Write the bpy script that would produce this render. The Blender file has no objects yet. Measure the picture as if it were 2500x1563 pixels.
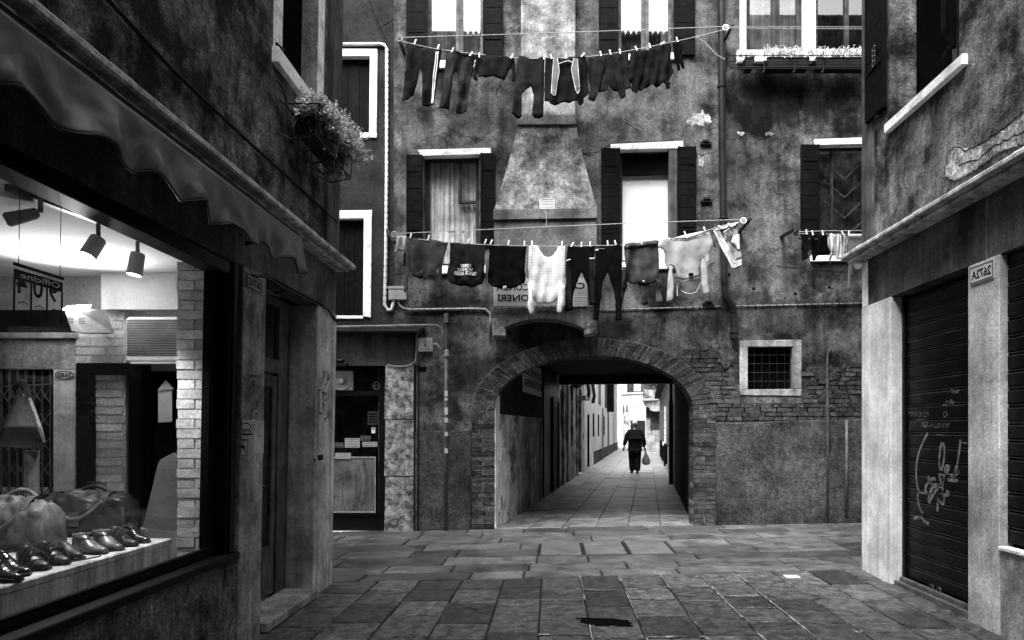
import bpy, bmesh, math, random
from mathutils import Vector, Matrix, noise as mnoise
from mathutils.geometry import delaunay_2d_cdt
random.seed(7)
S = bpy.context.scene
COL = S.collection
R = math.radians

# ---------------------------------------------------------------- camera, sky, sun, exposure
FPX, CX, CY, H = 1750.0, 1348.0, 1048.0, 1.521      # focal length in photo pixels, vanishing point, eye height
cam = bpy.data.objects.new('camera', bpy.data.cameras.new('camera'))
COL.objects.link(cam)
cam.location = (0, 0, H)
cam.rotation_euler = (R(90), 0, 0)
cam.data.sensor_width = 36
cam.data.lens = FPX / 2500 * 36
cam.data.shift_x = -(CX - 1250) / 2500
cam.data.shift_y = (CY - 781.5) / 2500
cam.data.clip_end = 500
S.camera = cam
SUN_EL, SUN_AZ = R(58), R(202)                      # azimuth: clockwise from +Y
w = bpy.data.worlds.new('World'); S.world = w; w.use_nodes = True
nt = w.node_tree; nt.nodes.clear()
sky = nt.nodes.new('ShaderNodeTexSky'); sky.sky_type = 'NISHITA'; sky.sun_disc = False
sky.sun_elevation = SUN_EL; sky.sun_rotation = SUN_AZ; sky.dust_density = 4; sky.air_density = 1.5
bw = nt.nodes.new('ShaderNodeRGBToBW'); bg = nt.nodes.new('ShaderNodeBackground'); bg.inputs[1].default_value = 0.15
wo = nt.nodes.new('ShaderNodeOutputWorld')
nt.links.new(sky.outputs[0], bw.inputs[0]); nt.links.new(bw.outputs[0], bg.inputs[0]); nt.links.new(bg.outputs[0], wo.inputs[0])
sun = bpy.data.objects.new('sun', bpy.data.lights.new('sun', 'SUN')); COL.objects.link(sun)
sun.data.energy = 1.5; sun.data.angle = R(32); sun.data.color = (1, 1, 1)
sd = Vector((math.sin(SUN_AZ) * math.cos(SUN_EL), math.cos(SUN_AZ) * math.cos(SUN_EL), math.sin(SUN_EL)))
sun.rotation_euler = sd.to_track_quat('Z', 'Y').to_euler()
sun.location = sd * 40
vs = S.view_settings
vs.view_transform = 'Standard'; vs.look = 'None'; vs.gamma = 1; vs.use_curve_mapping = False
vs.exposure = 2.2
S.cycles.max_bounces = 8; S.cycles.transparent_max_bounces = 12; S.cycles.diffuse_bounces = 4
S.cycles.sample_clamp_indirect = 6
S.cycles.use_denoising = True

# ---------------------------------------------------------------- pixel -> place helpers
def P(px, py, Y): return Vector(((px - CX) * Y / FPX, Y, H - (py - CY) * Y / FPX))
YF = 11.0
XL, KL, XR = -2.183, 0.018, 3.317                   # left wall leans a little, right wall is upright
def FA(a, d, z): return Vector((a, YF - d, z))      # front house: a = world x, d = out of the wall
def LE(s, d, z): return Vector((XL + KL * z + d, s, z))
def RI(s, d, z): return Vector((XR - d, s, z))
TH = math.atan(0.134); ES = Vector((math.sin(TH), math.cos(TH), 0)); EN = Vector((math.cos(TH), -math.sin(TH), 0))
A0 = Vector((-0.874, 11.0, 0)); AW = 3.049 * math.cos(TH)
def AL(s, d, z): return A0 + ES * s + EN * d + Vector((0, 0, z))          # left wall of the alley
def AR(s, d, z): return A0 + ES * s + EN * (AW - d) + Vector((0, 0, z))   # right wall of the alley
def WD(x, y, z): return Vector((x, y, z))
def fa(px, py, d=0.0):
    Y = YF - d
    return ((px - CX) * Y / FPX, H - (py - CY) * Y / FPX)
def le(px, py, d=0.0):
    u, v = (px - CX) / FPX, (CY - py) / FPX
    t = (XL + KL * H + d) / (u - KL * v)
    return (t, H + v * t)
def ri(px, py, d=0.0):
    u, v = (px - CX) / FPX, (CY - py) / FPX
    t = (XR - d) / u
    return (t, H + v * t)
def al(px, py, d=0.0, right=False):
    u, v = (px - CX) / FPX, (CY - py) / FPX
    o = A0 + EN * ((AW - d) if right else d)
    t = (o.x * EN.x + o.y * EN.y) / (u * EN.x + EN.y)
    p = Vector((u * t, t, H + v * t)) - A0
    return (p.dot(ES), H + v * t)
def al_r(px, py, d=0.0): return al(px, py, d, True)
def gz(x, y):                                       # the ground tilts up to the right towards the front house
    k = min(1, max(0, (y - 6.0) / 4.5)); k = k * k * (3 - 2 * k)
    if y > 11: k *= max(0, 1 - (y - 11) / 8)
    return 0.0186 * max(-6, min(8, x)) * k

# ---------------------------------------------------------------- materials: all grey, the photo is black and white
def mat(name, lo, hi=None, scale=3.0, rough=0.85, bump=0.0, bscale=70, streak=0.0, island=0.0, spec=0.08, con=(0.36, 0.64),
        grain=0.25, metal=0.0, stains=None, emit=0.0, speck=0.0, det=9, sstr=5.0, grit=0.0, patch=None, crack=0.0):
    m = bpy.data.materials.new(name); m.use_nodes = True
    t = m.node_tree; N = t.nodes; L = t.links; b = N['Principled BSDF']
    b.inputs['Roughness'].default_value = rough; b.inputs['Metallic'].default_value = metal
    b.inputs['Specular IOR Level'].default_value = spec
    hi = lo if hi is None else hi
    geo = N.new('ShaderNodeNewGeometry'); pos = geo.outputs['Position']
    rnd = None
    if island:
        rn = N.new('ShaderNodeMath'); rn.operation = 'MULTIPLY'; rn.inputs[1].default_value = 60.0; L.new(geo.outputs['Random Per Island'], rn.inputs[0]); rnd = rn.outputs[0]
    def noi(sc, det, vec=pos, ro=0.62):
        n = N.new('ShaderNodeTexNoise')
        if rnd is not None: n.noise_dimensions = '4D'; L.new(rnd, n.inputs['W'])
        n.inputs['Scale'].default_value = sc; n.inputs['Detail'].default_value = det
        n.inputs['Roughness'].default_value = ro; L.new(vec, n.inputs['Vector']); return n.outputs['Fac']
    def mr(v, a, bb, c, d, smooth=False):
        n = N.new('ShaderNodeMapRange'); n.clamp = True
        if smooth: n.interpolation_type = 'SMOOTHSTEP'
        L.new(v, n.inputs[0])
        for i, q in enumerate((a, bb, c, d)): n.inputs[i + 1].default_value = q
        return n.outputs[0]
    def mth(op, a, bb):
        n = N.new('ShaderNodeMath'); n.operation = op
        for i, q in enumerate((a, bb)):
            if isinstance(q, (int, float)): n.inputs[i].default_value = q
            else: L.new(q, n.inputs[i])
        return n.outputs[0]
    v = mr(noi(scale, det), con[0], con[1], lo, hi)
    if streak:
        mp = N.new('ShaderNodeMapping'); mp.inputs['Scale'].default_value = (sstr, sstr, 0.3); L.new(pos, mp.inputs[0])
        v = mth('MULTIPLY', v, mr(noi(1.6, 6, mp.outputs[0]), 0.35, 0.65, 1 - streak, 1 + streak * 0.6))
    if grain: v = mth('MULTIPLY', v, mr(noi(bscale, 4), 0.3, 0.7, 1 - grain, 1 + grain))
    if grit:
        v = mth('MULTIPLY', v, mr(noi(16, 8, ro=0.8), 0.36, 0.64, 1 - grit, 1 + grit))
        v = mth('MULTIPLY', v, mr(noi(45, 3, ro=0.8), 0.34, 0.66, 1 - grit * .9, 1 + grit * .9))
    if patch:
        for i, (sc, thr, fac) in enumerate(patch):
            o_ = N.new('ShaderNodeVectorMath'); o_.operation = 'ADD'; L.new(pos, o_.inputs[0]); o_.inputs[1].default_value = (7.3 * (i + 1), 3.1, 5.7 * i)
            v = mth('MULTIPLY', v, mr(noi(sc, 10, o_.outputs[0], .7), thr, thr + .015, 1.0, fac))
    if crack:
        ad = N.new('ShaderNodeVectorMath'); ad.operation = 'MULTIPLY_ADD'; nn_ = N.new('ShaderNodeTexNoise'); nn_.inputs['Scale'].default_value = 3; nn_.inputs['Detail'].default_value = 6; L.new(pos, nn_.inputs['Vector'])
        L.new(nn_.outputs['Color'], ad.inputs[0]); ad.inputs[1].default_value = (.5, .5, .5); L.new(pos, ad.inputs[2])
        vo2 = N.new('ShaderNodeTexVoronoi'); vo2.feature = 'DISTANCE_TO_EDGE'; vo2.inputs['Scale'].default_value = crack; L.new(ad.outputs[0], vo2.inputs['Vector'])
        ck = mr(vo2.outputs['Distance'], 0.004, 0.014, .35, 1.0); gate = mr(noi(.9, 3), .5, .56, 0, 1)
        v = mth('MULTIPLY', v, mth('ADD', mth('MULTIPLY', ck, gate), mth('SUBTRACT', 1.0, gate)))
    if speck:
        vo = N.new('ShaderNodeTexVoronoi'); vo.inputs['Scale'].default_value = speck; L.new(pos, vo.inputs['Vector'])
        v = mth('ADD', v, mr(vo.outputs['Distance'], 0.025, 0.045, 0.35, 0))
    if island: v = mth('MULTIPLY', v, mr(geo.outputs['Random Per Island'], 0, 1, 1 - island, 1 + island))
    if stains:
        wob = noi(2.2, 7)
        for (c, r, f) in stains:
            s1 = N.new('ShaderNodeVectorMath'); s1.operation = 'SUBTRACT'; L.new(pos, s1.inputs[0]); s1.inputs[1].default_value = c
            s2 = N.new('ShaderNodeVectorMath'); s2.operation = 'DIVIDE'; L.new(s1.outputs[0], s2.inputs[0]); s2.inputs[1].default_value = r
            s3 = N.new('ShaderNodeVectorMath'); s3.operation = 'LENGTH'; L.new(s2.outputs[0], s3.inputs[0])
            d = mth('ADD', s3.outputs['Value'], mr(wob, 0.3, 0.7, -0.45, 0.45))
            v = mth('MULTIPLY', v, mr(d, 0.45, 1.15, f, 1.0, True))
    L.new(v, b.inputs['Base Color'])
    if bump:
        bn = N.new('ShaderNodeBump'); bn.inputs['Strength'].default_value = bump; bn.inputs['Distance'].default_value = 0.02
        n1 = noi(bscale * 0.45, 6); L.new(n1, bn.inputs['Height']); L.new(bn.outputs[0], b.inputs['Normal'])
    if emit:
        b.inputs['Emission Color'].default_value = (1, 1, 1, 1); b.inputs['Emission Strength'].default_value = emit
    return m
def glass_mat(name, refl, tint=1.0, rough=0.02, top=0.9):
    m = bpy.data.materials.new(name); m.use_nodes = True
    t = m.node_tree; N = t.nodes; L = t.links; N.clear()
    tr = N.new('ShaderNodeBsdfTransparent'); tr.inputs[0].default_value = (tint, tint, tint, 1)
    gl = N.new('ShaderNodeBsdfGlossy'); gl.inputs['Roughness'].default_value = rough; gl.inputs[0].default_value = (1, 1, 1, 1)
    lw = N.new('ShaderNodeLayerWeight'); lw.inputs[0].default_value = 0.35
    mr = N.new('ShaderNodeMapRange'); L.new(lw.outputs['Fresnel'], mr.inputs[0])
    mr.inputs[3].default_value = refl; mr.inputs[4].default_value = top
    mx = N.new('ShaderNodeMixShader'); L.new(mr.outputs[0], mx.inputs[0]); L.new(tr.outputs[0], mx.inputs[1]); L.new(gl.outputs[0], mx.inputs[2])
    o = N.new('ShaderNodeOutputMaterial'); L.new(mx.outputs[0], o.inputs[0])
    return m

# ---------------------------------------------------------------- mesh and object helpers
def W(o):
    v = Vector((0, 0, 0))
    while o is not None: v += o.location; o = o.parent
    return v
def tag(o, label, cat, group=None, kind=None):
    o['label'] = label; o['category'] = cat
    if group: o['group'] = group
    if kind: o['kind'] = kind
    return o
def thing(name, label, cat, loc, group=None):
    o = bpy.data.objects.new(name, None); COL.objects.link(o); o.location = loc; o.empty_display_size = 0.1
    return tag(o, label, cat, group)
class MB:
    def __init__(s): s.v = []; s.f = []
    def add(s, vs, fs):
        n = len(s.v); s.v += [Vector(q) for q in vs]; s.f += [tuple(i + n for i in q) for q in fs]
    def box(s, fr, a0, a1, d0, d1, z0, z1):
        c = [fr(a, d, z) for a in (a0, a1) for d in (d0, d1) for z in (z0, z1)]
        s.add(c, [(0, 1, 3, 2), (4, 6, 7, 5), (0, 4, 5, 1), (2, 3, 7, 6), (0, 2, 6, 4), (1, 5, 7, 3)]); return s
    def pbox(s, fr, pj, p0, p1, d0, d1):            # box given by two photo corners on a wall plane
        a0, z0 = pj(p0[0], p0[1], d1); a1, z1 = pj(p1[0], p1[1], d1)
        return s.box(fr, min(a0, a1), max(a0, a1), d0, d1, min(z0, z1), max(z0, z1))
    def prism(s, fr, poly, d0, d1):                 # poly of (a, z), extruded from d0 to d1
        n = len(poly)
        s.add([fr(a, d0, z) for a, z in poly] + [fr(a, d1, z) for a, z in poly],
              [tuple(range(n)), tuple(range(2 * n - 1, n - 1, -1))] + [(i, (i + 1) % n, (i + 1) % n + n, i + n) for i in range(n)]); return s
    def pprism(s, fr, pj, pts, d0, d1): return s.prism(fr, [pj(x, y, d1) for x, y in pts], d0, d1)
    def quad(s, a, b, c, d): s.add([a, b, c, d], [(0, 1, 2, 3)]); return s
    def tube(s, pts, r, n=6, cap=True, radii=None):
        pts = [Vector(p) for p in pts]; rings = []
        for i, p in enumerate(pts):
            t = (pts[min(i + 1, len(pts) - 1)] - pts[max(i - 1, 0)]).normalized()
            u = t.cross(Vector((0, 0, 1)))
            if u.length < 0.05: u = t.cross(Vector((0, 1, 0)))
            u.normalize(); q = t.cross(u); rr = radii[i] if radii else r
            rings.append([p + (u * math.cos(k * 2 * math.pi / n) + q * math.sin(k * 2 * math.pi / n)) * rr for k in range(n)])
        fs = [(i * n + k, i * n + (k + 1) % n, (i + 1) * n + (k + 1) % n, (i + 1) * n + k) for i in range(len(pts) - 1) for k in range(n)]
        if cap: fs += [tuple(range(n)), tuple((len(pts) - 1) * n + k for k in range(n))]
        s.add([v for r_ in rings for v in r_], fs); return s
    def lathe(s, prof, c, ax=Vector((0, 0, 1)), n=16):  # prof of (r, h) along ax
        ax = Vector(ax).normalized(); u = ax.orthogonal().normalized(); q = ax.cross(u)
        s.add([Vector(c) + ax * h + (u * math.cos(k * 2 * math.pi / n) + q * math.sin(k * 2 * math.pi / n)) * r for r, h in prof for k in range(n)],
              [(i * n + k, i * n + (k + 1) % n, (i + 1) * n + (k + 1) % n, (i + 1) * n + k) for i in range(len(prof) - 1) for k in range(n)]
              + [tuple(range(n)), tuple((len(prof) - 1) * n + k for k in range(n))]); return s
    def ribbon(s, pts, wd, nrm):                    # flat painted stroke
        pts = [Vector(p) for p in pts]; vs = []
        for i, p in enumerate(pts):
            t = (pts[min(i + 1, len(pts) - 1)] - pts[max(i - 1, 0)]).normalized()
            u = t.cross(nrm).normalized() * wd / 2
            vs += [p + u, p - u]
        s.add(vs, [(2 * i, 2 * i + 1, 2 * i + 3, 2 * i + 2) for i in range(len(pts) - 1)]); return s
    def build(s, name, m, parent=None, smooth=False, bevel=0.0, label=None, cat=None, group=None, kind=None, recalc=True):
        me = bpy.data.meshes.new(name)
        if parent is not None: org = W(parent)
        else:
            xs = [v.x for v in s.v]; ys = [v.y for v in s.v]; zs = [v.z for v in s.v]
            org = Vector(((min(xs) + max(xs)) / 2, (min(ys) + max(ys)) / 2, min(zs)))
        me.from_pydata([v - org for v in s.v], [], s.f)
        if recalc:
            bm = bmesh.new(); bm.from_mesh(me); bmesh.ops.recalc_face_normals(bm, faces=bm.faces); bm.to_mesh(me); bm.free()
        me.materials.append(m)
        o = bpy.data.objects.new(name, me); COL.objects.link(o)
        if parent is not None: o.parent = parent
        else: o.location = org
        if smooth:
            for p in me.polygons: p.use_smooth = True
        if bevel:
            bv = o.modifiers.new('bevel', 'BEVEL'); bv.width = bevel; bv.segments = 1; bv.limit_method = 'ANGLE'
        if label:
            o['label'] = label
            if cat: o['category'] = cat
        if group: o['group'] = group
        if kind: o['kind'] = kind
        return o
def wall_cells(mb, fr, a0, a1, z0, z1, holes, depth=0.25):
    As = sorted({a0, a1} | {h[0] for h in holes} | {h[1] for h in holes}); Zs = sorted({z0, z1} | {h[2] for h in holes} | {h[3] for h in holes})
    As = [a for a in As if a0 <= a <= a1]; Zs = [z for z in Zs if z0 <= z <= z1]
    for i in range(len(As) - 1):
        for j in range(len(Zs) - 1):
            ca, cz = (As[i] + As[i + 1]) / 2, (Zs[j] + Zs[j + 1]) / 2
            if any(h[0] < ca < h[1] and h[2] < cz < h[3] for h in holes): continue
            mb.quad(fr(As[i], 0, Zs[j]), fr(As[i + 1], 0, Zs[j]), fr(As[i + 1], 0, Zs[j + 1]), fr(As[i], 0, Zs[j + 1]))
    for h in holes:
        dd = h[4] if len(h) > 4 else depth
        if dd <= 0: continue
        for (p, q) in (((h[0], h[2]), (h[0], h[3])), ((h[1], h[2]), (h[1], h[3])), ((h[0], h[2]), (h[1], h[2])), ((h[0], h[3]), (h[1], h[3]))):
            mb.quad(fr(p[0], 0, p[1]), fr(q[0], 0, q[1]), fr(q[0], -dd, q[1]), fr(p[0], -dd, p[1]))
TXT = {}
def text_mesh(s, bold=0.0):
    key = (s, bold); 
    if key not in TXT:
        cu = bpy.data.curves.new('lettering', 'FONT'); cu.body = s; cu.resolution_u = 3; cu.offset = bold
        o = bpy.data.objects.new('lettering', cu); COL.objects.link(o)
        dg = bpy.context.evaluated_depsgraph_get(); me = bpy.data.meshes.new_from_object(o.evaluated_get(dg))
        TXT[key] = ([v.co.copy() for v in me.vertices], [tuple(p.vertices) for p in me.polygons])
        bpy.data.objects.remove(o); bpy.data.curves.remove(cu); bpy.data.meshes.remove(me)
    return TXT[key]
def text(mb, s, mp, bold=0.0):                      # mp(u, v): u runs 0..1 along the line of text, v 0..1 up the capitals
    vs, fs = text_mesh(s, bold)
    x0 = min(v.x for v in vs); x1 = max(v.x for v in vs); y1 = max(v.y for v in vs)
    mb.add([mp((v.x - x0) / (x1 - x0), v.y / 0.72) for v in vs], fs)
def jig(v, a): return v + Vector((random.uniform(-a, a), random.uniform(-a, a), random.uniform(-a, a)))

# palette
M = {}
M['facade'] = mat('mottled_plaster', 0.026, 0.135, 2.2, bump=0.6, bscale=90, streak=0.42, grain=0.35, grit=.44, sstr=3.6, patch=[(1.1, .585, .6), (1.6, .61, 1.5)], crack=1.3, con=(0.38, 0.62), stains=[
    ((3.6, 11, 6.6), (1.3, 1, 0.75), 0.25), ((-0.9, 11, 6.55), (1.2, 1, 0.7), 0.55), ((3.3, 11, 3.2), (1.7, 1, 0.6), 0.5),
    ((0.4, 11, 2.95), (1.5, 1, 0.5), 0.45), ((-1.2, 11, 2.35), (0.8, 1, 0.5), 0.45), ((-1.6, 11, 3.2), (0.7, 1, 0.45), 0.6), ((2.6, 11, 4.0), (0.5, 1, 1.2), 0.8),
    ((1.9, 11, 6.0), (0.9, 1, 0.6), 1.35), ((3.0, 11, 4.6), (0.7, 1, 0.9), 1.35), ((-2.1, 11, 5.0), (0.35, 1, 1.4), 1.5), ((-1.55, 11, 3.6), (.55, 1, .35), .5), ((1.5, 11, 3.7), (.6, 1, .4), .55), ((4.4, 11, 3.8), (.5, 1, .5), .55), ((-1.0, 11, .6), (.35, 1, .7), .5), ((3.6, 11, .35), (1.2, 1, .3), .55), ((3.4, 11, 2.5), (1.0, 1, .5), .5)])
M['chimney'] = mat('pale_flaking_plaster', 0.055, 0.24, 4.0, bump=0.6, bscale=90, streak=0.3, grain=0.3, con=(0.36, 0.64), grit=.34, patch=[(2.2, .56, 1.35), (1.9, .57, .7)])
M['shaft'] = mat('pale_shaft_plaster', 0.10, 0.36, 4.5, bump=0.6, bscale=90, streak=0.3, grain=0.3, con=(0.36, 0.64), grit=.34)
M['leftplinth'] = mat('stained_plinth', 0.035, 0.22, 2.6, bump=.8, bscale=70, streak=.35, grain=.4, grit=.5, con=(.38, .62))
M['chimney2'] = mat('chimney_render', 0.055, 0.16, 2.4, bump=0.35, bscale=90, grain=0.3, grit=.28, streak=.3)
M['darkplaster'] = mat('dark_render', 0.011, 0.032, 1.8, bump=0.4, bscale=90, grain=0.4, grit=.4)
M['leftplaster'] = mat('blackened_plaster', 0.014, 0.20, 3.6, bump=1.0, bscale=130, streak=0.35, grain=0.6, grit=.6, sstr=3.5, patch=[(1.6, .57, .45), (2.0, .60, 1.6)], con=(0.40, 0.64))
M['rightplaster'] = mat('damp_plaster', 0.020, 0.23, 2.8, bump=0.9, bscale=120, streak=0.45, grain=0.5, grit=.45, sstr=4.0, patch=[(1.4, .58, .6)], crack=1.5, con=(0.38, 0.64))
M['quoin'] = mat('corner_render', 0.03, 0.10, 3, bump=0.4, streak=0.5, grain=0.35)
M['fascia'] = mat('fascia_render', 0.02, 0.065, 1.4, bump=0.3, grit=.3, grain=0.3, streak=0.3)
M['fascia_r'] = mat('shopfront_render', 0.03, 0.15, 1.5, grit=.25, bump=0.3, grain=0.35, streak=0.35)
M['stone'] = mat('istrian_stone', 0.13, 0.40, 3.2, grit=.28, bump=0.6, bscale=200, streak=0.4, grain=0.5)
M['palestone'] = mat('pale_stone', 0.50, 0.88, 2.6, grit=.14, bump=0.25, bscale=100, streak=0.22, grain=0.2)
M['pillar'] = mat('grey_stone', 0.15, 0.44, 2.2, grit=.28, bump=0.35, bscale=100, streak=0.25, grain=0.35)
M['white'] = mat('whitewashed_stone', 0.45, 0.88, 5, bump=0.4, bscale=60, grain=0.2, con=(0.32, 0.5), grit=.14)
M['ledge'] = mat('weathered_ledge', 0.16, 0.62, 9, bump=0.4, grain=0.4, con=(0.35, 0.65))
M['leftpillar'] = mat('left_pillar_stone', 0.24, 0.62, 2.4, bump=0.6, bscale=190, streak=0.45, grain=0.5, grit=.22)
M['leftfascia'] = mat('left_fascia_render', 0.045, 0.15, 1.6, bump=0.3, grit=.3, grain=0.3, streak=.3)
M['mottled'] = mat('lichen_stone', 0.08, 0.36, 10, bump=0.5, bscale=100, grain=0.3, con=(0.38, 0.60), grit=.4, streak=.3, patch=[(3.0, .60, .35)])
M['darkmortar'] = mat('dark_mortar', 0.022, 0.07, 6, bump=0.6, grain=0.4, grit=.4)
M['cement'] = mat('rough_cement', 0.018, 0.085, 1.4, bump=1.0, bscale=110, grain=0.6, grit=.6, streak=.2)
M['brick'] = mat('old_brick', 0.020, 0.078, 7, bump=0.8, bscale=90, island=0.45, grain=0.35, grit=.3)
M['mortar'] = mat('mortar', 0.075, 0.23, 5, bump=0.5, grain=0.3, grit=.2)
M['shutter'] = mat('dark_wood', 0.0022, 0.006, 9, rough=0.6, bump=0.3, streak=0.4, grain=0.4, spec=0.04)
M['wood'] = mat('frame_wood', 0.02, 0.06, 6, rough=0.5, bump=0.2, streak=0.5, grain=0.3, sstr=30)
M['palewood'] = mat('pale_frame_wood', 0.06, 0.16, 8, rough=0.55, streak=0.5, grain=0.3, sstr=30)
M['doorwood'] = mat('door_wood', 0.045, 0.11, 5, rough=0.5, streak=0.4, grain=0.25, sstr=25)
M['black'] = mat('black_paint', 0.003, 0.006, 5, rough=0.45, grain=0.2, spec=0.10)
M['void'] = mat('dark_room', 0.003, 0.005, rough=1, spec=0)
M['iron'] = mat('black_iron', 0.006, 0.014, 20, rough=0.5, grain=0.3, spec=0.2)
M['galv'] = mat('grey_metal', 0.04, 0.11, 10, rough=0.5, grain=0.3, spec=0.3)
M['pipe'] = mat('downpipe_metal', 0.007, 0.02, 6, rough=0.45, grain=0.25, spec=0.2, streak=0.4)
M['conduit'] = mat('white_conduit', 0.5, 0.75, 10, rough=0.5, grain=0.15)
M['greyconduit'] = mat('grey_conduit', 0.16, 0.3, 10, rough=0.5, grain=0.2)
M['cable'] = mat('black_cable', 0.006, 0.012, rough=0.6)
M['rope'] = mat('rope', 0.28, 0.45, 60, grain=0.3)
M['peg'] = mat('peg_plastic', 0.75, 0.9, 10, rough=0.5, grain=0.05)
M['glass'] = glass_mat('window_glass', 0.42, 0.8)
M['shopglass'] = glass_mat('shop_glass', 0.015, 0.98, top=0.30)
M['softglass'] = glass_mat('soft_window_glass', 0.12, 0.9)
M['blind'] = mat('white_blind', 0.82, 0.9, 3, grain=0.05)
M['brightcurtain'] = mat('bright_curtain', 0.3, 0.95, 4, streak=0.6, grain=0.3, sstr=20)
M['curtain'] = mat('lace_curtain', 0.30, 0.95, 3, streak=0.55, grain=0.2, sstr=16)
M['dkcurtain'] = mat('dark_curtain', 0.012, 0.06, 4, streak=0.7, grain=0.4, sstr=26)
M['sign'] = mat('sign_plaster', 0.26, 0.40, 2, bump=0.15, grain=0.2)
M['whiteplate'] = mat('white_plate', 0.55, 0.7, 3, grain=0.12)
M['ink'] = mat('black_lettering', 0.006, 0.012, 30, grain=0.2)
M['chalk'] = mat('pale_spray_paint', 0.06, 0.20, 14, grain=0.3)
M['plastic'] = mat('grey_plastic', 0.20, 0.32, 8, rough=0.5, grain=0.15)
M['whiteplastic'] = mat('white_plastic', 0.6, 0.72, 5, rough=0.45, grain=0.08)
# ---------------------------------------------------------------- ground and paving
M['ground'] = mat('joint_earth', 0.012, 0.03, 6, grain=0.3)
M['pave_a'] = mat('dark_trachyte', 0.018, 0.125, 11, rough=0.5, bump=1.0, bscale=150, island=0.60, grain=0.55, spec=0.35, con=(0.36, 0.66), speck=1.15, grit=.5)
M['pave_b'] = mat('worn_trachyte', 0.040, 0.145, 4.0, rough=0.30, bump=0.8, bscale=110, island=0.5, grain=0.45, spec=0.5, con=(0.36, 0.64), grit=.32)  # square stones toned paler: the sky's reflection is put into their colour
M['pave_d'] = mat('sunny_trachyte', 0.18, 0.34, 1.6, rough=0.5, bump=0.35, bscale=60, island=0.10, grain=0.25, spec=0.5)  # paler paving copy: the open alley's daylight is put into its colour
M['pave_c'] = mat('alley_trachyte', 0.06, 0.26, 3.2, grit=.35, patch=[(2.0, .56, .5)], rough=0.5, bump=0.35, bscale=60, island=0.16, grain=0.3, spec=0.5)
M['limejoint'] = mat('lime_joint', 0.09, 0.28, 12, grain=0.4, grit=.5, con=(0.42, 0.58))
g = MB()
xs = [-200, -60, -20, -10, -7, -5, -4, -3, -2, -1, 0, 1, 2, 3, 4, 5, 6, 8, 10, 20, 60, 200]
ys = [-200, -60, -20, -8, 0, 3, 5, 6, 6.5, 7, 7.5, 8, 8.5, 9, 9.5, 10, 10.5, 11, 12, 13, 15, 17, 19, 25, 40, 70, 200]
n = len(xs)
g.add([(x, y, gz(x, y) - 0.022) for y in ys for x in xs], [(j * n + i, j * n + i + 1, (j + 1) * n + i + 1, (j + 1) * n + i) for j in range(len(ys) - 1) for i in range(n - 1)])
g.build('ground', M['ground'], kind='structure')
def stone(mb, q, gap=0.006, h=0.02):
    c = sum((Vector(p) for p in q), Vector((0, 0))) / 4
    dz = random.uniform(-0.004, 0.004); tx, ty = random.uniform(-.003, .003), random.uniform(-.003, .003)
    def at(p, k, z): return Vector((p.x, p.y, gz(p.x, p.y) + z + dz + tx * (p.x - c.x) + ty * (p.y - c.y)))
    P1, P2 = [], []
    for p in q:
        p = Vector(p); d = (c - p); l = d.length; d = d / l
        e_ = random.uniform(.0, .009); P1.append(at(p + d * gap * 1.2, 0, -h)); P2.append(at(p + d * (gap * 1.2 + 0.007 + e_), 0, 0))
    mb.add(P1 + P2, [(4, 5, 6, 7)] + [(i, (i + 1) % 4, (i + 1) % 4 + 4, i + 4) for i in range(4)])
pa = MB(); lj = MB()
cols = [-2.3, -1.74, -1.33, -0.904, -0.487, -0.103, 0.289, 0.685, 1.12, 1.53, 1.92, 2.32, 2.72, 3.1, 3.45]
bnd = lambda x: 7.36 + 0.1 * x
for i in range(len(cols) - 1):
    x0, x1 = cols[i], cols[i + 1]; e0, e1 = bnd(x0), bnd(x1); sk = 0.0
    while e0 > -3:
        l = random.uniform(0.38, 0.66); n0, n1 = e0 - l, e1 - l - (0.1 * (x1 - x0) if l > 0 and sk < 1 else 0); 
        if sk < 1: n1 = n0 + random.uniform(-.01, .01)
        sk += 1
        stone(pa, [(x0, n0), (x1, n1), (x1, e1), (x0, e0)], 0.0065)
        if 0.2 < x1 < 1.95 and e0 > 4.3 and random.random() < 0.9:
            a = random.uniform(.006, .014)
            for (p, q) in (((x1, n1), (x1, e1)), ((x0, n0), (x1, n1))) if random.random() < 0.75 else (((x1, n1), (x1, e1)),):
                d = Vector((q[0] - p[0], q[1] - p[1])).normalized(); nn = Vector((-d.y, d.x)) * a
                pv = Vector(p[:2]); qv = Vector(q[:2]); NSEG = 9; prev = None
                for ii in range(NSEG + 1):
                    c_ = pv.lerp(qv, ii / NSEG); wv = (.25 + 1.1 * abs(mnoise.noise(Vector((c_.x * 7, c_.y * 7, 1))) * 2)); wo_ = nn * wv; c_ = c_ + nn * .6 * mnoise.noise(Vector((c_.x * 11, c_.y * 11, 5)))
                    cur = (c_ - wo_, c_ + wo_)
                    if prev and mnoise.noise(Vector((c_.x * 2.3, c_.y * 2.3, 9))) > -.16: lj.quad(*[Vector((u.x, u.y, gz(u.x, u.y) + 0.0085)) for u in (prev[0], cur[0], cur[1], prev[1])])
                    prev = cur
        e0, e1 = n0, n1
lane = pa.build('pavement', M['pave_a'], kind='structure')
lj.build('pavement_mortar', M['limejoint'], kind='structure')
pb = MB()
rows = [0, 0.36, 0.78, 1.26, 1.78, 2.30, 2.78, 3.25, 3.72]
def rowy(k, x):
    if k == 0: return bnd(x) + 0.008
    f = k / (len(rows) - 1); return 7.36 + rows[k] + (0.1 * x if abs(x) < 3.6 else 0.1 * math.copysign(3.6, x)) * (1 - f) * (1 if k < 3 else 0.5)
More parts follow.
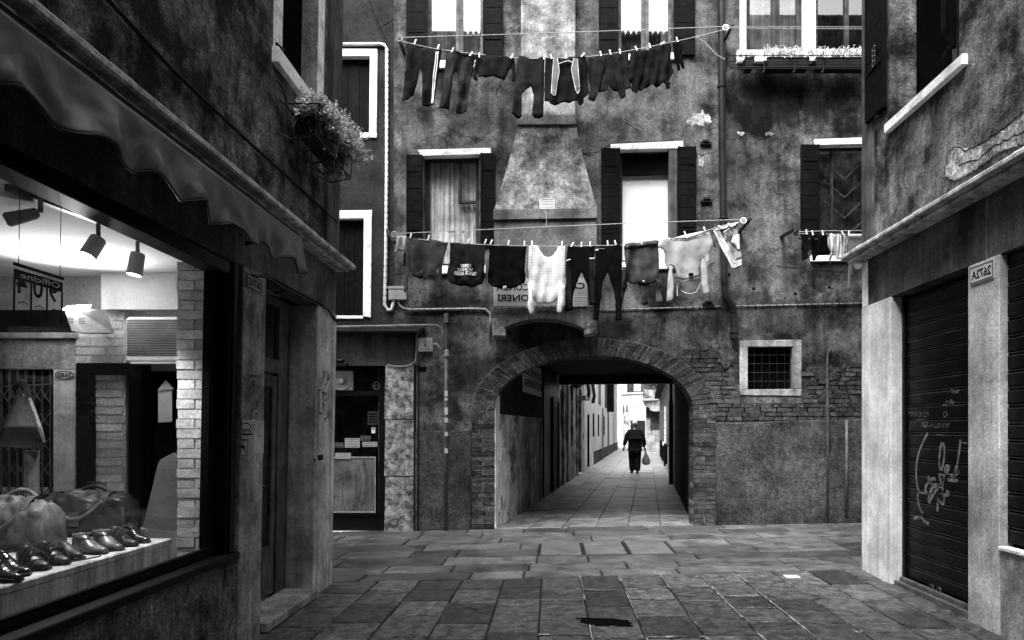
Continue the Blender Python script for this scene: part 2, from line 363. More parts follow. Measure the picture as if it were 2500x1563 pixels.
for k in range(len(rows) - 1):
    x = -8.0 + random.uniform(0, .6)
    while x < 8:
        l = random.uniform(0.55, 1.35); xe = x + l; s0, s1 = random.uniform(-.05, .05), 0
        q = [(x, rowy(k, x)), (xe, rowy(k, xe)), (xe, rowy(k + 1, xe)), (x, rowy(k + 1, x))]
        x = xe
        if k in (3, 4) and q[1][0] > -0.14 and q[0][0] < 1.46:
            if q[0][0] < -0.2: q[1] = (-0.17, q[1][1]); q[2] = (-0.17, q[2][1])
            elif q[1][0] > 1.54: q[0] = (1.51, q[0][1]); q[3] = (1.51, q[3][1])
            else: continue
        stone(pb, q, 0.008)
pb.build('square_paving', M['pave_b'], kind='structure')
M['cover'] = mat('cover_stone', 0.085, 0.14, 3, rough=0.45, bump=0.4, grain=0.25, grit=.25)
for i, (xa, xb) in enumerate(((-0.155, 0.375), (0.40, 0.925), (0.955, 1.49))):
    c = MB(); ya, yb = rowy(3, 0.6) + 0.03, rowy(5, 0.6) - 0.03
    halves = [(ya, yb)] if i != 1 else [(ya, (ya + yb) / 2 - 0.008), ((ya + yb) / 2 + 0.008, yb)]
    for (p, q) in halves: c.box(lambda a, d, z: Vector((a, d, z + gz(a, d))), xa + .015, xb - .015, p, q, -0.03, 0.006)
    c.build('drain_cover', M['cover'], bevel=0.006, label=['smooth pale stone drain cover, leftmost of three, set flush in the paving before the archway',
        'pale stone drain cover split in two slabs, between the other two in the paving', 'smooth pale stone drain cover with short slots at its right edge, rightmost of three'][i], cat='drain cover', group='stone drain covers in the paving')
pc = MB(); pd = MB(); nC = 6; cw = AW / nC
for i in range(nC):
    w0, w1 = i * cw, (i + 1) * cw
    s0 = (0.09 + w0 * math.sin(TH)) / math.cos(TH); s1 = (0.09 + w1 * math.sin(TH)) / math.cos(TH); first = True
    while s0 < 62:
        l = random.uniform(0.8, 1.7) * (1 if s0 < 25 else 2); n0 = s0 + l; n1 = n0
        def xy(s, wd): p = AL(s, wd, 0); return (p.x, p.y)
        stone(pc if s0 < 8.4 else pd, [xy(s0, w0), xy(s1, w1), xy(n1, w1), xy(n0, w0)], 0.006); s0, s1 = n0, n1
pc.build('passage_paving', M['pave_c'], kind='structure')
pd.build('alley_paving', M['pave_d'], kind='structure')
# asphalt patch and a dropped tile
pt = MB(); pts = []
for i in range(72):
    a = i / 72 * 2 * math.pi; r = 1 + 0.35 * mnoise.noise(Vector((math.cos(a) * 4, math.sin(a) * 4, 3)))
    pts.append((0.42 + 0.195 * r * math.copysign(abs(math.cos(a)) ** .5, math.cos(a)), 5.63 + 0.105 * r * math.copysign(abs(math.sin(a)) ** .6, math.sin(a)) - 0.05 * math.cos(a)))
pt.prism(lambda a, d, z: Vector((a, z, d)), pts, -0.01, 0.009)
pt.build('asphalt_patch', M['void'], kind='structure')
tl = MB(); tl.box(WD, 2.39, 2.53, 7.30, 7.42, 0.004, 0.012); tl.build('paper', M['whiteplate'], label='small white paper square lying on the paving before the right building', cat='paper')

# ---------------------------------------------------------------- front house over the archway
fh = thing('archway_house', 'weathered plaster house facing the square with a brick archway through it', 'house', (2.5, 11, 0))
x962 = fa(962, 0)[0]
GZ = -0.15
def rect(x0, y0, x1, y1, d=0.0):
    a0, z1 = fa(x0, y0, d); a1, z0 = fa(x1, y1, d); return (a0, a1, z0, z1)
holes = [rect(1042, -130, 1178, 163), rect(1034, 378, 1170, 650), rect(1511, -130, 1643, 140), rect(1513, 362, 1653, 640),
         rect(1822, -130, 1966, 122), rect(1992, -130, 2136, 122), rect(2000, 352, 2130, 625), rect(1825, 845, 1937, 952)]
ax0, axt = fa(1151, 820); ax1 = fa(1747, 0)[0]
arch_hole = (ax0, ax1, GZ, axt, 0)
shop_hole = (x962 - 1, fa(1012, 0)[0], GZ, fa(0, 800)[1], 0)
mb = MB(); wall_cells(mb, FA, x962, 8.0, GZ, 11.5, holes + [arch_hole, shop_hole])
def ell(t, a, b, cx=1449, cy=1000): return (cx - a * math.cos(t), cy - b * math.sin(t))
NA = 48
for i in range(NA):
    p, q = [fa(*ell(math.pi * (i + k) / NA, 298, 174)) for k in (0, 1)]
    mb.quad(FA(p[0], 0, p[1]), FA(q[0], 0, q[1]), FA(q[0], 0, axt), FA(p[0], 0, axt))
mb.build('wall', M['facade'], fh, recalc=False)
# body of the house: keeps daylight out of the passage
bd = MB(); bd.box(WD, -8, 9, 11.45, 18.9, 3.12, 11.5); bd.build('upper_storeys', M['darkplaster'], fh)
rf = MB(); rf.box(WD, -8.2, 9.2, 10.6, 19.2, 11.5, 11.7); rf.build('roof', M['darkplaster'], fh)
# arch ring of single bricks
br = MB(); mo = MB()
def ringpt(t, k): # k 0 inner, 1 outer
    a, b = 243 + 55 * k, 132 + 42 * k; return fa(*ell(t, a, b))
ts = [0.0]; nB = 54
acc = [0.0]; FN = 400
for i in range(FN):
    p, q = ringpt(math.pi * i / FN, .5), ringpt(math.pi * (i + 1) / FN, .5); acc.append(acc[-1] + math.dist(p, q))
def tat(f):
    L_ = f * acc[-1]; i = max(j for j in range(FN + 1) if acc[j] <= L_ + 1e-9); i = min(i, FN - 1)
    return math.pi * (i + (L_ - acc[i]) / max(1e-9, acc[i + 1] - acc[i])) / FN
for i in range(nB):
    t0, t1 = tat((i + 0.09) / nB), tat((i + 0.91) / nB)
    for (k0, k1) in random.choice([[(0, .97)], [(0, .48), (.52, .97)], [(0, .30), (.34, .97)], [(0, .62), (.66, .97)]]):
        pr = random.uniform(0.004, 0.022)
        br.prism(FA, [ringpt(t0, k0), ringpt(t0, k1), ringpt(t1, k1), ringpt(t1, k0)], -0.36, pr)
for i in range(NA):
    t0, t1 = math.pi * i / NA, math.pi * (i + 1) / NA
    mo.prism(FA, [ringpt(t0, .03), ringpt(t0, 1.0), ringpt(t1, 1.0), ringpt(t1, .03)], -0.35, 0.002)
for (xa, xb) in ((1151, 1207), (1692, 1747)):
    a0, a1 = fa(xa, 0)[0], fa(xb, 0)[0]; z = fa(0, 1000)[1]
    mo.box(FA, a0 + .005, a1 - .005, -0.35, 0.002, GZ, z)
    k = 0
    while z > -0.1:
        h = random.uniform(0.056, 0.068); z -= h + 0.007; k += 1
        cut = random.choice([None, .34, .5, .66]) if k % 2 else random.choice([None, .5])
        segs = [(0, 1)] if cut is None else [(0, cut - .01), (cut + .01, 1)]
        for (u, v) in segs:
            j = random.uniform(-.006, .006)
            br.box(FA, a0 + (a1 - a0) * u + random.uniform(0, .006), a0 + (a1 - a0) * v - random.uniform(0, .006), -0.36, 0.010 + j, z + random.uniform(-.004, .004), z + h + random.uniform(-.004, .004))
arch = br.build('brick_arch', M['brick'], fh)
mo.build('mortar_bed', M['mortar'], arch)
# exposed bricks beside the arch, ragged outline
ex = MB(); exm = MB(); z = fa(0, 865)[1]
def bare(x, z):
    px, py = CX + x * FPX / YF, CY - (z - H) * FPX / YF
    if not (1640 < px < 2110 and 850 < py < 1032): return False
    if 1790 < px < 1970 and 815 < py < 980: return False
    tt = ((px - 1449) / 298) ** 2 + ((min(py, 1000) - 1000) / 174) ** 2
    if tt < 1.0: return False
    edge = 856 if px < 1785 else (968 if px < 1968 else 900)
    return py > edge + 26 * mnoise.noise(Vector((x * 3, 0, z * 3))) + 18 * mnoise.noise(Vector((x * 9, 4, z * 9)))
row = 0
while z > fa(0, 1028)[1]:
    h = 0.06; x = fa(1640, 0)[0] - random.uniform(0, .2)
    while x < fa(2105, 0)[0]:
        l = random.choice([.115, .24, .24]); xc = x + l / 2
        if bare(xc, z + h / 2):
            ex.box(FA, x + .005, x + l - .005, -0.03, random.uniform(0.002, 0.024), z + random.uniform(.002, .008), z + h - random.uniform(.0, .006))
            exm.box(FA, x - .012, x + l + .012, -0.03, 0.003 + row % 2 * .001, z - .012, z + h + .012)
        x += l + .004
    z -= h + .008; row += 1
exb = ex.build('exposed_brick', M['brick'], fh); exm.build('mortar_bed', M['darkmortar'], exb)
# rough cement plinths
pl = MB(); pl2 = MB()
pl.prism(FA, [fa(1014, 1300), fa(1014, 1054), fa(1080, 1052), fa(1150, 1050), fa(1150, 1300)], -0.02, 0.028)
pl2.prism(FA, [fa(1748, 1300), fa(1748, 1034), fa(1830, 1032), fa(1990, 1026), fa(2105, 1024), (5.4, fa(0, 1024)[1]), (5.4, GZ)], -0.02, 0.028)
pl.build('plinth', M['cement'], fh, bevel=0.01); pl2.build('plinth', M['cement'], fh, bevel=0.01)
# chimney breast
ch = MB(); ch.pprism(FA, fa, [(1272, -160), (1405, -160), (1405, 282), (1272, 282)], -0.02, 0.22)
chim = ch.build('chimney_breast', M['shaft'], fh, bevel=0.012)
c2 = MB(); c2.pprism(FA, fa, [(1263, 281), (1407, 280), (1407, 304), (1263, 305)], -0.02, 0.26); c2.build('cornice', M['chimney2'], chim, bevel=0.008); c2 = MB(); c2.pprism(FA, fa, [(1204, 511), (1459, 507), (1459, 533), (1204, 537)], -0.02, 0.40)
c2.build('cornice', M['chimney2'], chim, bevel=0.008)
c3 = MB(); tp = [fa(1265, 304, .23), fa(1406, 303, .23)]; bt = [fa(1206, 512, .36), fa(1457, 508, .36)]
N3 = 10
for i in range(N3):
    f0, f1 = i / N3, (i + 1) / N3
    def hp(side, f):
        e = f ** 1.12; return (tp[side][0] + (bt[side][0] - tp[side][0]) * e, .23 + .13 * e, tp[side][1] + (bt[side][1] - tp[side][1]) * f)
    L0, L1, R0, R1 = hp(0, f0), hp(0, f1), hp(1, f0), hp(1, f1)
    c3.quad(FA(*L0), FA(*R0), FA(*R1), FA(*L1))
    c3.quad(FA(L0[0], -.02, L0[2]), FA(*L0), FA(*L1), FA(L1[0], -.02, L1[2])); c3.quad(FA(*R0), FA(R0[0], -.02, R0[2]), FA(R1[0], -.02, R1[2]), FA(*R1))
c3.build('hood', M['chimney'], chim)
c4 = MB(); poly = [fa(1206, 536, .36), fa(1457, 532, .36), fa(1457, 790, .36), fa(1430, 806, .36)]
for i in range(13):
    f = i / 12; poly.append(fa(1428 - 196 * f, 804 - 4 * f - 24 * math.sin(math.pi * f) ** .8, .36))
poly += [fa(1206, 786, .36)]
c4.prism(FA, poly, -0.02, 0.36); c4.build('breast', M['chimney2'], chim, bevel=0.006)
for pts in ([(1199, 777), (1222, 776), (1232, 796), (1235, 822), (1203, 822)], [(1426, 784), (1450, 781), (1458, 790), (1458, 816), (1427, 818)]):
    k = MB(); pz = [fa(x, y, .37) for x, y in pts]; k.prism(FA, pz, -.02, .372); k.build('corbel', M['chimney'], chim, bevel=0.02)
# windows of the front house
def shutter(fr, pj, p0, p1, d0, d1, nb, par, mname='shutter', lab=None, tilt=0.0):
    mb = MB(); a0, z1 = pj(p0[0], p0[1], d1); a1, z0 = pj(p1[0], p1[1], d1)
    if a0 > a1: a0, a1 = a1, a0
    h = (z1 - z0) / nb
    for i in range(nb): mb.box(fr, a0 + .022, a1 - .022, d0 + random.uniform(.006, .010), d1 + random.uniform(-.003, .003), z0 + i * h + .004, z0 + (i + 1) * h - .004)
    for (u, v) in ((a0, a0 + .02), (a1 - .02, a1)): mb.box(fr, u, v, d0, d1 + .006, z0, z1)
    mb.box(fr, a0 + .021, a1 - .021, d0, d0 + .005, z0, z1)
    for f in (.18, .82): mb.box(fr, a0 + .03, a1 - .03, d1 + .004, d1 + .010, z0 + (z1 - z0) * f - .012, z0 + (z1 - z0) * f + .012)
    return mb.build('shutter', M[mname], par, label=lab)
def window(hole, mull=(), fm='wood', fw=0.05, d=-.13, back='dkcurtain', bsplit=None, glass='glass', name='window', par=None, lab=None):
    a0, a1, z0, z1 = hole; mb = MB()
    for (u, v) in ((a0, a0 + fw), (a1 - fw, a1)): mb.box(FA, u, v, d - .05, d, z0, z1)
    mb.box(FA, a0 + fw, a1 - fw, d - .05, d - .002, z0, z0 + fw); mb.box(FA, a0 + fw, a1 - fw, d - .05, d - .002, z1 - fw, z1)
    for m in mull:
        u, v = fa(m[0], 0, d)[0], fa(m[1], 0, d)[0]; mb.box(FA, u, v, d - .05, d + .012, z0 + fw, z1 - fw)
        mb.box(FA, (u + v) / 2 - .008, (u + v) / 2 + .008, d + .012, d + .022, z0 + fw, z1 - fw)
    o = mb.build(name, M[fm], par or fh, bevel=0.004, label=lab)
    if glass:
        gq = MB(); gq.quad(*[FA(a, d - .03, z) for a, z in ((a0 + fw, z0 + fw), (a1 - fw, z0 + fw), (a1 - fw, z1 - fw), (a0 + fw, z1 - fw))]); gq.build('pane', M[glass], o)
    cb = MB()
    nx = 60
    vs = []; dd = d - .09
    for i in range(nx + 1):
        u = a0 + (a1 - a0) * i / nx; fo = dd + (.012 * math.sin(i * 1.1) + .008 * math.sin(i * 2.3 + 1) if back != 'blind' else 0)
        vs += [FA(u, fo, z0), FA(u, fo, z1)]
    cb.add(vs, [(2 * i, 2 * i + 2, 2 * i + 3, 2 * i + 1) for i in range(nx)])
    cb.build('curtain' if back != 'void' else 'dark_interior', M[back], o, smooth=True)
    return o
def bar(par, name, m, pts, d0, d1, bev=0.004):
    k = MB(); k.pprism(FA, fa, pts, d0, d1); return k.build(name, M[m], par, bevel=bev)
wA1 = window(holes[0], [(1113, 1131)], 'palewood', back='brightcurtain')
shutter(FA, fa, (992, -100), (1040, 116), .02, .05, 5, wA1); shutter(FA, fa, (1179, -100), (1227, 137), .02, .05, 6, wA1)
bar(wA1, 'sill', 'white', [(1030, 148), (1190, 146), (1190, 164), (1030, 166)], -.12, .05)
wA2 = window(holes[1], [], 'wood', back='curtain', fw=.07, glass='softglass')
k = MB(); k.box(FA, fa(1116, 0)[0], fa(1124, 0)[0], -.18, -.12, fa(0, 490)[1], holes[1][3]); k.box(FA, fa(1122, 0)[0], fa(1160, 0)[0], -.18, -.12, fa(0, 490)[1], fa(0, 484)[1]); k.build('glazing_bar', M['wood'], wA2)
shutter(FA, fa, (992, 377), (1031, 600), .02, .05, 8, wA2); shutter(FA, fa, (1173, 373), (1209, 598), .02, .05, 8, wA2)
bar(wA2, 'lintel', 'white', [(1019, 366), (1197, 361), (1199, 373), (1190, 376), (1023, 381), (1026, 374)], -.12, .03)
bar(wA2, 'sill', 'white', [(1020, 650), (1185, 647), (1185, 666), (1020, 669)], -.12, .05)
wB1 = window(holes[2], [(1566, 1584)], 'palewood', back='dkcurtain')
shutter(FA, fa, (1462, -100), (1510, 138), .02, .05, 6, wB1); shutter(FA, fa, (1645, -100), (1697, 134), .02, .05, 6, wB1)
bar(wB1, 'sill', 'white', [(1500, 132), (1655, 128), (1655, 144), (1500, 148)], -.12, .05)
k = MB(); k.box(FA, fa(1618, 0)[0], fa(1632, 0)[0], -.20, -.19, holes[2][2], holes[2][3]); k.build('blind_edge', M['blind'], wB1)
wB2 = window(holes[3], [], 'wood', back='blind', fw=.05, glass=False, d=-.10)
k = MB(); k.prism(FA, [(holes[3][0], fa(0, 423)[1]), (holes[3][1], fa(0, 419)[1]), (holes[3][1], holes[3][3]), (holes[3][0], holes[3][3])], -.15, -.12); k.build('blind_box', M['shutter'], wB2)
shutter(FA, fa, (1468, 361), (1514, 600), .02, .05, 8, wB2); shutter(FA, fa, (1655, 357), (1700, 596), .02, .05, 8, wB2)
k = MB(); k.box(FA, fa(1633, 0)[0], fa(1652, 0)[0], -.1, .02, fa(0, 600)[1], fa(0, 365)[1]); k.build('jamb', M['doorwood'], wB2)
bar(wB2, 'lintel', 'white', [(1491, 352), (1668, 344), (1668, 356), (1675, 362), (1491, 366)], -.12, .03)
bar(wB2, 'sill', 'white', [(1500, 640), (1665, 636), (1665, 655), (1500, 659)], -.12, .05)
wC1 = window(holes[4], [(1884, 1903)], 'wood', fw=.09, back='curtain', glass='softglass'); wC1b = window(holes[5], [(2062, 2072)], 'wood', fw=.08, back='dkcurtain', glass='softglass')
bar(wC1, 'jamb', 'white', [(1807, -160), (1822, -160), (1822, 122), (1807, 126)], -.15, .03); bar(wC1, 'jamb', 'white', [(1966, -160), (1992, -160), (1992, 122), (1966, 122)], -.15, .03)
bar(wC1, 'sill', 'white', [(1800, 122), (2130, 120), (2130, 150), (1800, 152)], -.15, .06)
wC2 = window(holes[6], [(2030, 2033)], 'wood', fw=.04, back='dkcurtain')
shutter(FA, fa, (1956, 352), (2001, 572), .02, .05, 7, wC2)
bar(wC2, 'lintel', 'white', [(1988, 340), (2130, 335), (2130, 351), (1990, 354)], -.12, .03)
bar(wC2, 'sill', 'white', [(1980, 624), (2130, 622), (2130, 636), (1980, 638)], -.12, .05)
k = MB(); aa = lambda x, y: FA(fa(x, y, -.155)[0], -.155, fa(x, y, -.155)[1])
for y in (395, 440, 490, 540): k.ribbon([aa(2012, y), aa(2062, y + 42), aa(2105, y)], .03, Vector((0, 1, 0)))
k.build('curtain_pattern', M['dkcurtain'], wC2)
wG = window(holes[7], [], 'iron', fw=.01, back='void', glass=False, lab='small square window with iron grille')
k = MB(); a0, a1, z0, z1 = holes[7]
for i in range(1, 6): u = a0 + (a1 - a0) * i / 6; k.tube([FA(u, -.05, z0), FA(u, -.05, z1)], .005)
for i in range(1, 5): u = z0 + (z1 - z0) * i / 5; k.tube([FA(a0, -.045, u), FA(a1, -.045, u)], .005)
k.build('grille', M['iron'], wG)
for pts in ([(1806, 832), (1957, 829), (1957, 846), (1806, 847)], [(1806, 951), (1957, 950), (1956, 967), (1808, 965)], [(1806, 847), (1826, 847), (1826, 951), (1806, 951)], [(1936, 846), (1957, 846), (1957, 950), (1936, 950)]):
    bar(wG, 'surround', 'stone', pts, -.10, .02, .006)
# passage under the house
L0 = 8.1
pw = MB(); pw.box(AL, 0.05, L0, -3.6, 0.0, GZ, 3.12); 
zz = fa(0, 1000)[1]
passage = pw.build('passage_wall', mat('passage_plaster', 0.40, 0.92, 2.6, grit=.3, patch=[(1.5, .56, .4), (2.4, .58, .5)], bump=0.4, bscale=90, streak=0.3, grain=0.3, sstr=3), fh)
pw2 = MB(); q_ = [AR(-.15, 0, 0), AR(L0 + .4, 0, 0), AR(L0 + .4, -4.5, 0)]; pw2.prism(lambda a, d, z: Vector((a, z, d)), [(2.181, 11.03), (q_[1].x, q_[1].y), (q_[2].x, q_[2].y), (8.2, 11.35), (2.45, 11.35), (2.45, 11.03)], GZ, 3.10); pw2.build('passage_wall', mat('passage_brick_wall', 0.015, 0.05, 3, bump=0.7, bscale=60, streak=0.5, grain=0.5), fh)
pcg = MB(); 
c0 = [(-2.2, 11.02), (4.5, 11.02), (6.0, 19.1), (-1.5, 19.1)]
pcg.prism(lambda a, d, z: Vector((a, z, d)), c0, 2.95, 3.11)
ceil = pcg.build('passage_ceiling', mat('ceiling_board', 0.05, 0.12, 5, grain=0.3, streak=0.4), fh)
bm_ = MB()
for s in (2.6,): bm_.box(AL, s, s + .16, -.3, AW + .3, 2.84, 2.949)
bm_.build('beam', M['wood'], ceil); bm_ = MB(); bm_.box(AL, L0 - .12, L0 + .05, -.5, AW + .5, 2.70, 2.948); bm_.build('beam', M['wood'], ceil)
# upper dark render and lower pale render on the left passage wall; door recess
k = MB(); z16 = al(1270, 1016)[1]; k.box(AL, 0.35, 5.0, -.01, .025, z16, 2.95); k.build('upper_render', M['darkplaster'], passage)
k = MB(); k.box(AL, 5.0, L0 - .9, -.01, .035, -.1, 2.94); k.build('dark_boarding', M['black'], passage)  # black layer over the deeper stretch of the left wall
k = MB(); k.box(AL, 6.3, 7.3, .034, .06, .02, 2.1); dr = k.build('door', M['shutter'], fh, bevel=.01)
k = MB(); k.box(AL, 6.2, 6.3, .035, .09, .02, 2.2); k.box(AL, 7.3, 7.4, .035, .09, .02, 2.2); k.box(AL, 6.2, 7.4, .035, .088, 2.2, 2.3); k.build('door_frame', M['wood'], dr)
for x in (1290, 1317):
    s, z = al(x, 1040); k = MB(); k.box(AL, s, s + .05, .0, .03, -.05, z16 - .05); k.build('wooden_post', M['pillar'], passage)

# ---------------------------------------------------------------- dark house to the left of it, with the dark shop
dh = thing('dark_house', 'dark rendered house in the corner with white window surrounds and a black shop door', 'house', (-4, 11, 0))
h1, h2 = rect(760, 137, 903, 323), rect(760, 534, 888, 771)
zs = fa(0, 800)[1]
mb = MB(); wall_cells(mb, FA, -9, x962, zs, 11.5, [h1, h2], depth=.12); mb.build('wall', M['darkplaster'], dh, recalc=False)
for hh, tp_, rt, bt_ in ((h1, [(760, 119), (921, 119), (921, 137), (760, 137)], [(903, 137), (921, 137), (919, 324), (901, 324)], [(760, 323), (920, 324), (919, 336), (760, 336)]),
                 (h2, [(760, 515), (908, 513), (907, 533), (760, 534)], [(888, 533), (907, 533), (905, 775), (886, 772)], [(760, 770), (886, 771), (886, 778), (760, 778)])):
    k = MB(); a0, a1, z0, z1 = hh; nb = 5
    for i in range(nb): k.box(FA, a0 + (a1 - a0) * i / nb + .003, a0 + (a1 - a0) * (i + 1) / nb - .003, -.12, -.08, z0, z1)
    o = k.build('window', M['shutter'], dh)
    k = MB()
    for p in (tp_, rt, bt_): k.pprism(FA, fa, p, -.11, .025)
    k.build('surround', M['white'], o, bevel=.004)
k = MB(); k.pprism(FA, fa, [(760, 797), (1030, 794), (1033, 799), (1020, 808), (760, 808)], -.02, .22); k.build('ledge', M['galv'], dh, bevel=.006)
k = MB(); k.pprism(FA, fa, [(760, 808), (1010, 808), (1010, 893), (760, 893)], -.2, .02); k.build('fascia', M['fascia'], dh)
k = MB(); 
for (y0, y1) in ((893, 1024), (1026, 1163), (1165, 1305)): k.pprism(FA, fa, [(941, y0), (1010, y0), (1009, y1), (938, y1)], -.2, .035)
k.build('pillar', M['mottled'], dh, bevel=.004)
k = MB(); k.pbox(FA, fa, (1009, 893), (1016, 1305), -.1, .005); k.build('joint_strip', M['iron'], dh)
k = MB(); k.pbox(FA, fa, (740, 880), (945, 1310), -.35, -.30); k.build('dark_interior', M['void'], dh)
k = MB()
for p0, p1 in (((925, 893), (940, 1305)), ((770, 954), (925, 966)), ((770, 1252), (925, 1258)), ((770, 893), (925, 900))): k.pbox(FA, fa, p0, p1, -.16, -.09)
for y in (1000, 1060, 1120, 1180): 
    for x in (929, 935): k.pbox(FA, fa, (x, y), (x + 2, y + 2), -.091, -.085)
door = k.build('door', M['black'], dh)
k = MB(); k.pbox(FA, fa, (770, 1258), (925, 1299), -.15, -.12); k.build('kick_panel', M['black'], door)
k = MB(); k.pbox(FA, fa, (770, 1297.5), (925, 1300), -.12, -.07); k.build('threshold', M['white'], door)
k = MB(); k.quad(*[FA(*(lambda q: (q[0], -.13, q[1]))(fa(x, y, -.13))) for x, y in ((770, 900), (925, 900), (925, 1252), (770, 1252))]); k.build('pane', glass_mat('dark_shop_glass', .02, .6), door)
k = MB(); k.pbox(FA, fa, (808, 906), (861, 953), -.12, -.07); fn = k.build('extractor_fan', M['plastic'], door, bevel=.006)
k = MB(); c = FA(fa(834, 930, -.06)[0], -.06, fa(834, 930, -.06)[1])
for r in (.135,): k.tube([c + Vector((r * math.cos(i * math.pi / 16), 0, r * math.sin(i * math.pi / 16))) for i in range(33)], .008, 6, False)
for i in range(-8, 9):
    zq = i * .015; hw = math.sqrt(max(0, .13 ** 2 - zq ** 2)); k.box(WD, c.x - hw, c.x + hw, c.y - .004, c.y + .004, c.z + zq - .003, c.z + zq + .003)
k.lathe([(.045, 0), (.04, .02), (0.005, .022)], c + Vector((0, -.004, 0)), (0, -1, 0)); k.build('fan_grille', M['plastic'], fn)
k = MB(); c = FA(fa(919, 942, -.08)[0], -.08, fa(919, 942, -.08)[1]); k.tube([c + Vector((.06 * math.cos(i * math.pi / 12), 0, .06 * math.sin(i * math.pi / 12))) for i in range(25)], .004)
k.tube([c + Vector((-.06, 0, 0)), c + Vector((.06, 0, 0))], .003); k.tube([c + Vector((.028 * math.cos(i * math.pi / 12), 0, .06 * math.sin(i * math.pi / 12))) for i in range(25)], .003); k.build('globe_emblem', M['galv'], door)

# ---------------------------------------------------------------- left house with the lit shop window
lh = thing('left_shop_house', 'dark blotchy corner house on the left with a lit leather shop on its ground floor', 'house', (-2.3, 4, 0))
SE = 7.06                                            # corner of the house
ZSILL, ZTOP, ZL = 0.66, 2.65, 3.08
win = (le(681, 80)[0], le(769, 200)[0], 4.40, 6.6)
mb = MB(); wall_cells(mb, LE, -6, SE, ZL, 10, [win + (.14,)]); mb.quad(LE(SE, 0, 0), LE(SE, -4.5, 0), LE(SE, -4.5, 10), LE(SE, 0, 10))
mb.quad(LE(SE, 0, 10), LE(SE, -4.5, 10), LE(-6, -4.5, 10), LE(-6, 0, 10)); mb.quad(LE(-6, 0, 0), LE(-6, -4.5, 0), LE(-6, -4.5, 10), LE(-6, 0, 10))
mb.quad(LE(SE, -4.5, 0), LE(-6, -4.5, 0), LE(-6, -4.5, 10), LE(SE, -4.5, 10))
mb.build('wall', M['leftplaster'], lh, recalc=False)
k = MB(); k.box(LE, 6.66, SE + .02, -.1, .025, ZL + .08, 9.9); k.box(LE, SE - .02, SE + .02, -.4, -.1, ZL + .08, 9.9); k.build('quoin', M['quoin'], lh, bevel=.02)
s0, s1, z0, z1 = win
k = MB()
k.box(LE, s0 - .11, s0, -.13, .03, z0, z1); k.box(LE, s1, s1 + .15, -.13, .03, z0, z1); k.box(LE, s0 - .13, s1 + .17, -.13, .05, z0 - .12, z0)
wl = k.build('window', M['white'], lh, bevel=.004)
k = MB(); k.box(LE, s0, s1, -.14, -.12, z0, z1); k.build('dark_interior', M['void'], wl)
k = MB(); k.box(LE, s1 - .012, s1 - .002, -.12, .02, z0, z1); k.build('jamb', M['pillar'], wl)
k = MB(); k.tube([LE(s0 - .12, .03, 4.42), LE(s0 - .03, .05, 4.42)], .012); k.build('shutter_hook', M['iron'], wl)
# ledge with tile chips
k = MB(); k.box(LE, -4, SE + .05, -.05, .18, 3.10, 3.15); k.box(LE, -4, SE + .02, -.05, .12, 3.07, 3.10)
led = k.build('ledge', M['ledge'], lh, bevel=.012)
k = MB()
for s in (3.25, 3.42, 5.05, 5.2, 6.15, 6.3, 6.78): k.box(LE, s, s + random.uniform(.12, .2), .02, .13, 3.15, 3.15 + random.uniform(.025, .045))
k.build('roof_tile_chips', M['pillar'], led, bevel=.012)
# fascia beam, pillars, plinth, end wall
SP0, SP1, SD1 = 4.94, 5.33, 6.5
k = MB(); k.box(LE, 1.0, SE, -.17, 0.0, ZTOP, 3.07); k.build('fascia', M['leftfascia'], lh)
k = MB(); k.box(LE, SP0, SP1, -.25, .012, -.02, ZTOP); p1 = k.build('pillar', M['stone'], lh, bevel=.008)
k = MB(); z0_ = le(600, 1100)[1]; k.box(LE, SP0 + .004, SP1 - .004, .011, .015, le(600, 1108)[1], le(600, 1025)[1]); k.build('lime_patch', M['leftpillar'], p1)
k = MB(); k.box(LE, SD1, SE + .01, -.25, .012, -.02, ZTOP); k.box(LE, SE - .25, SE + .008, -.6, -.25, -.02, ZTOP); k.build('pillar', M['leftpillar'], lh, bevel=.008)
k = MB(); k.box(LE, -4, SP0, -.3, -.004, -.05, ZSILL - .03); k.build('plinth', M['leftplinth'], lh)
# shop window: sill, frame, roller box, glass
k = MB(); k.box(LE, -4, SP0, -.16, .02, ZSILL - .03, ZSILL + .02); k.box(LE, -4, SP0 - .1, -.16, -.09, ZSILL + .02, ZSILL + .07); k.box(LE, -4, SP0 - .1, -.10, -.085, ZSILL + .07, ZSILL + .085)
k.box(LE, SP0 - .14, SP0, -.18, -.02, ZSILL + .02, ZTOP); k.box(LE, SP0 - .22, SP0 - .14, -.16, -.10, ZSILL + .07, 2.56); k.box(LE, SP0 - .11, SP0 - .04, -.02, -.005, ZSILL + .02, ZTOP)
k.box(LE, -4, SP0 - .14, -.16, -.02, 2.56, ZTOP)
sw = k.build('shop_window', M['black'], lh, bevel=.006)
k = MB(); k.quad(LE(-4, -.13, ZSILL + .07), LE(SP0 - .2, -.13, ZSILL + .07), LE(SP0 - .2, -.13, 2.56), LE(-4, -.13, 2.56)); k.build('pane', M['shopglass'], sw)
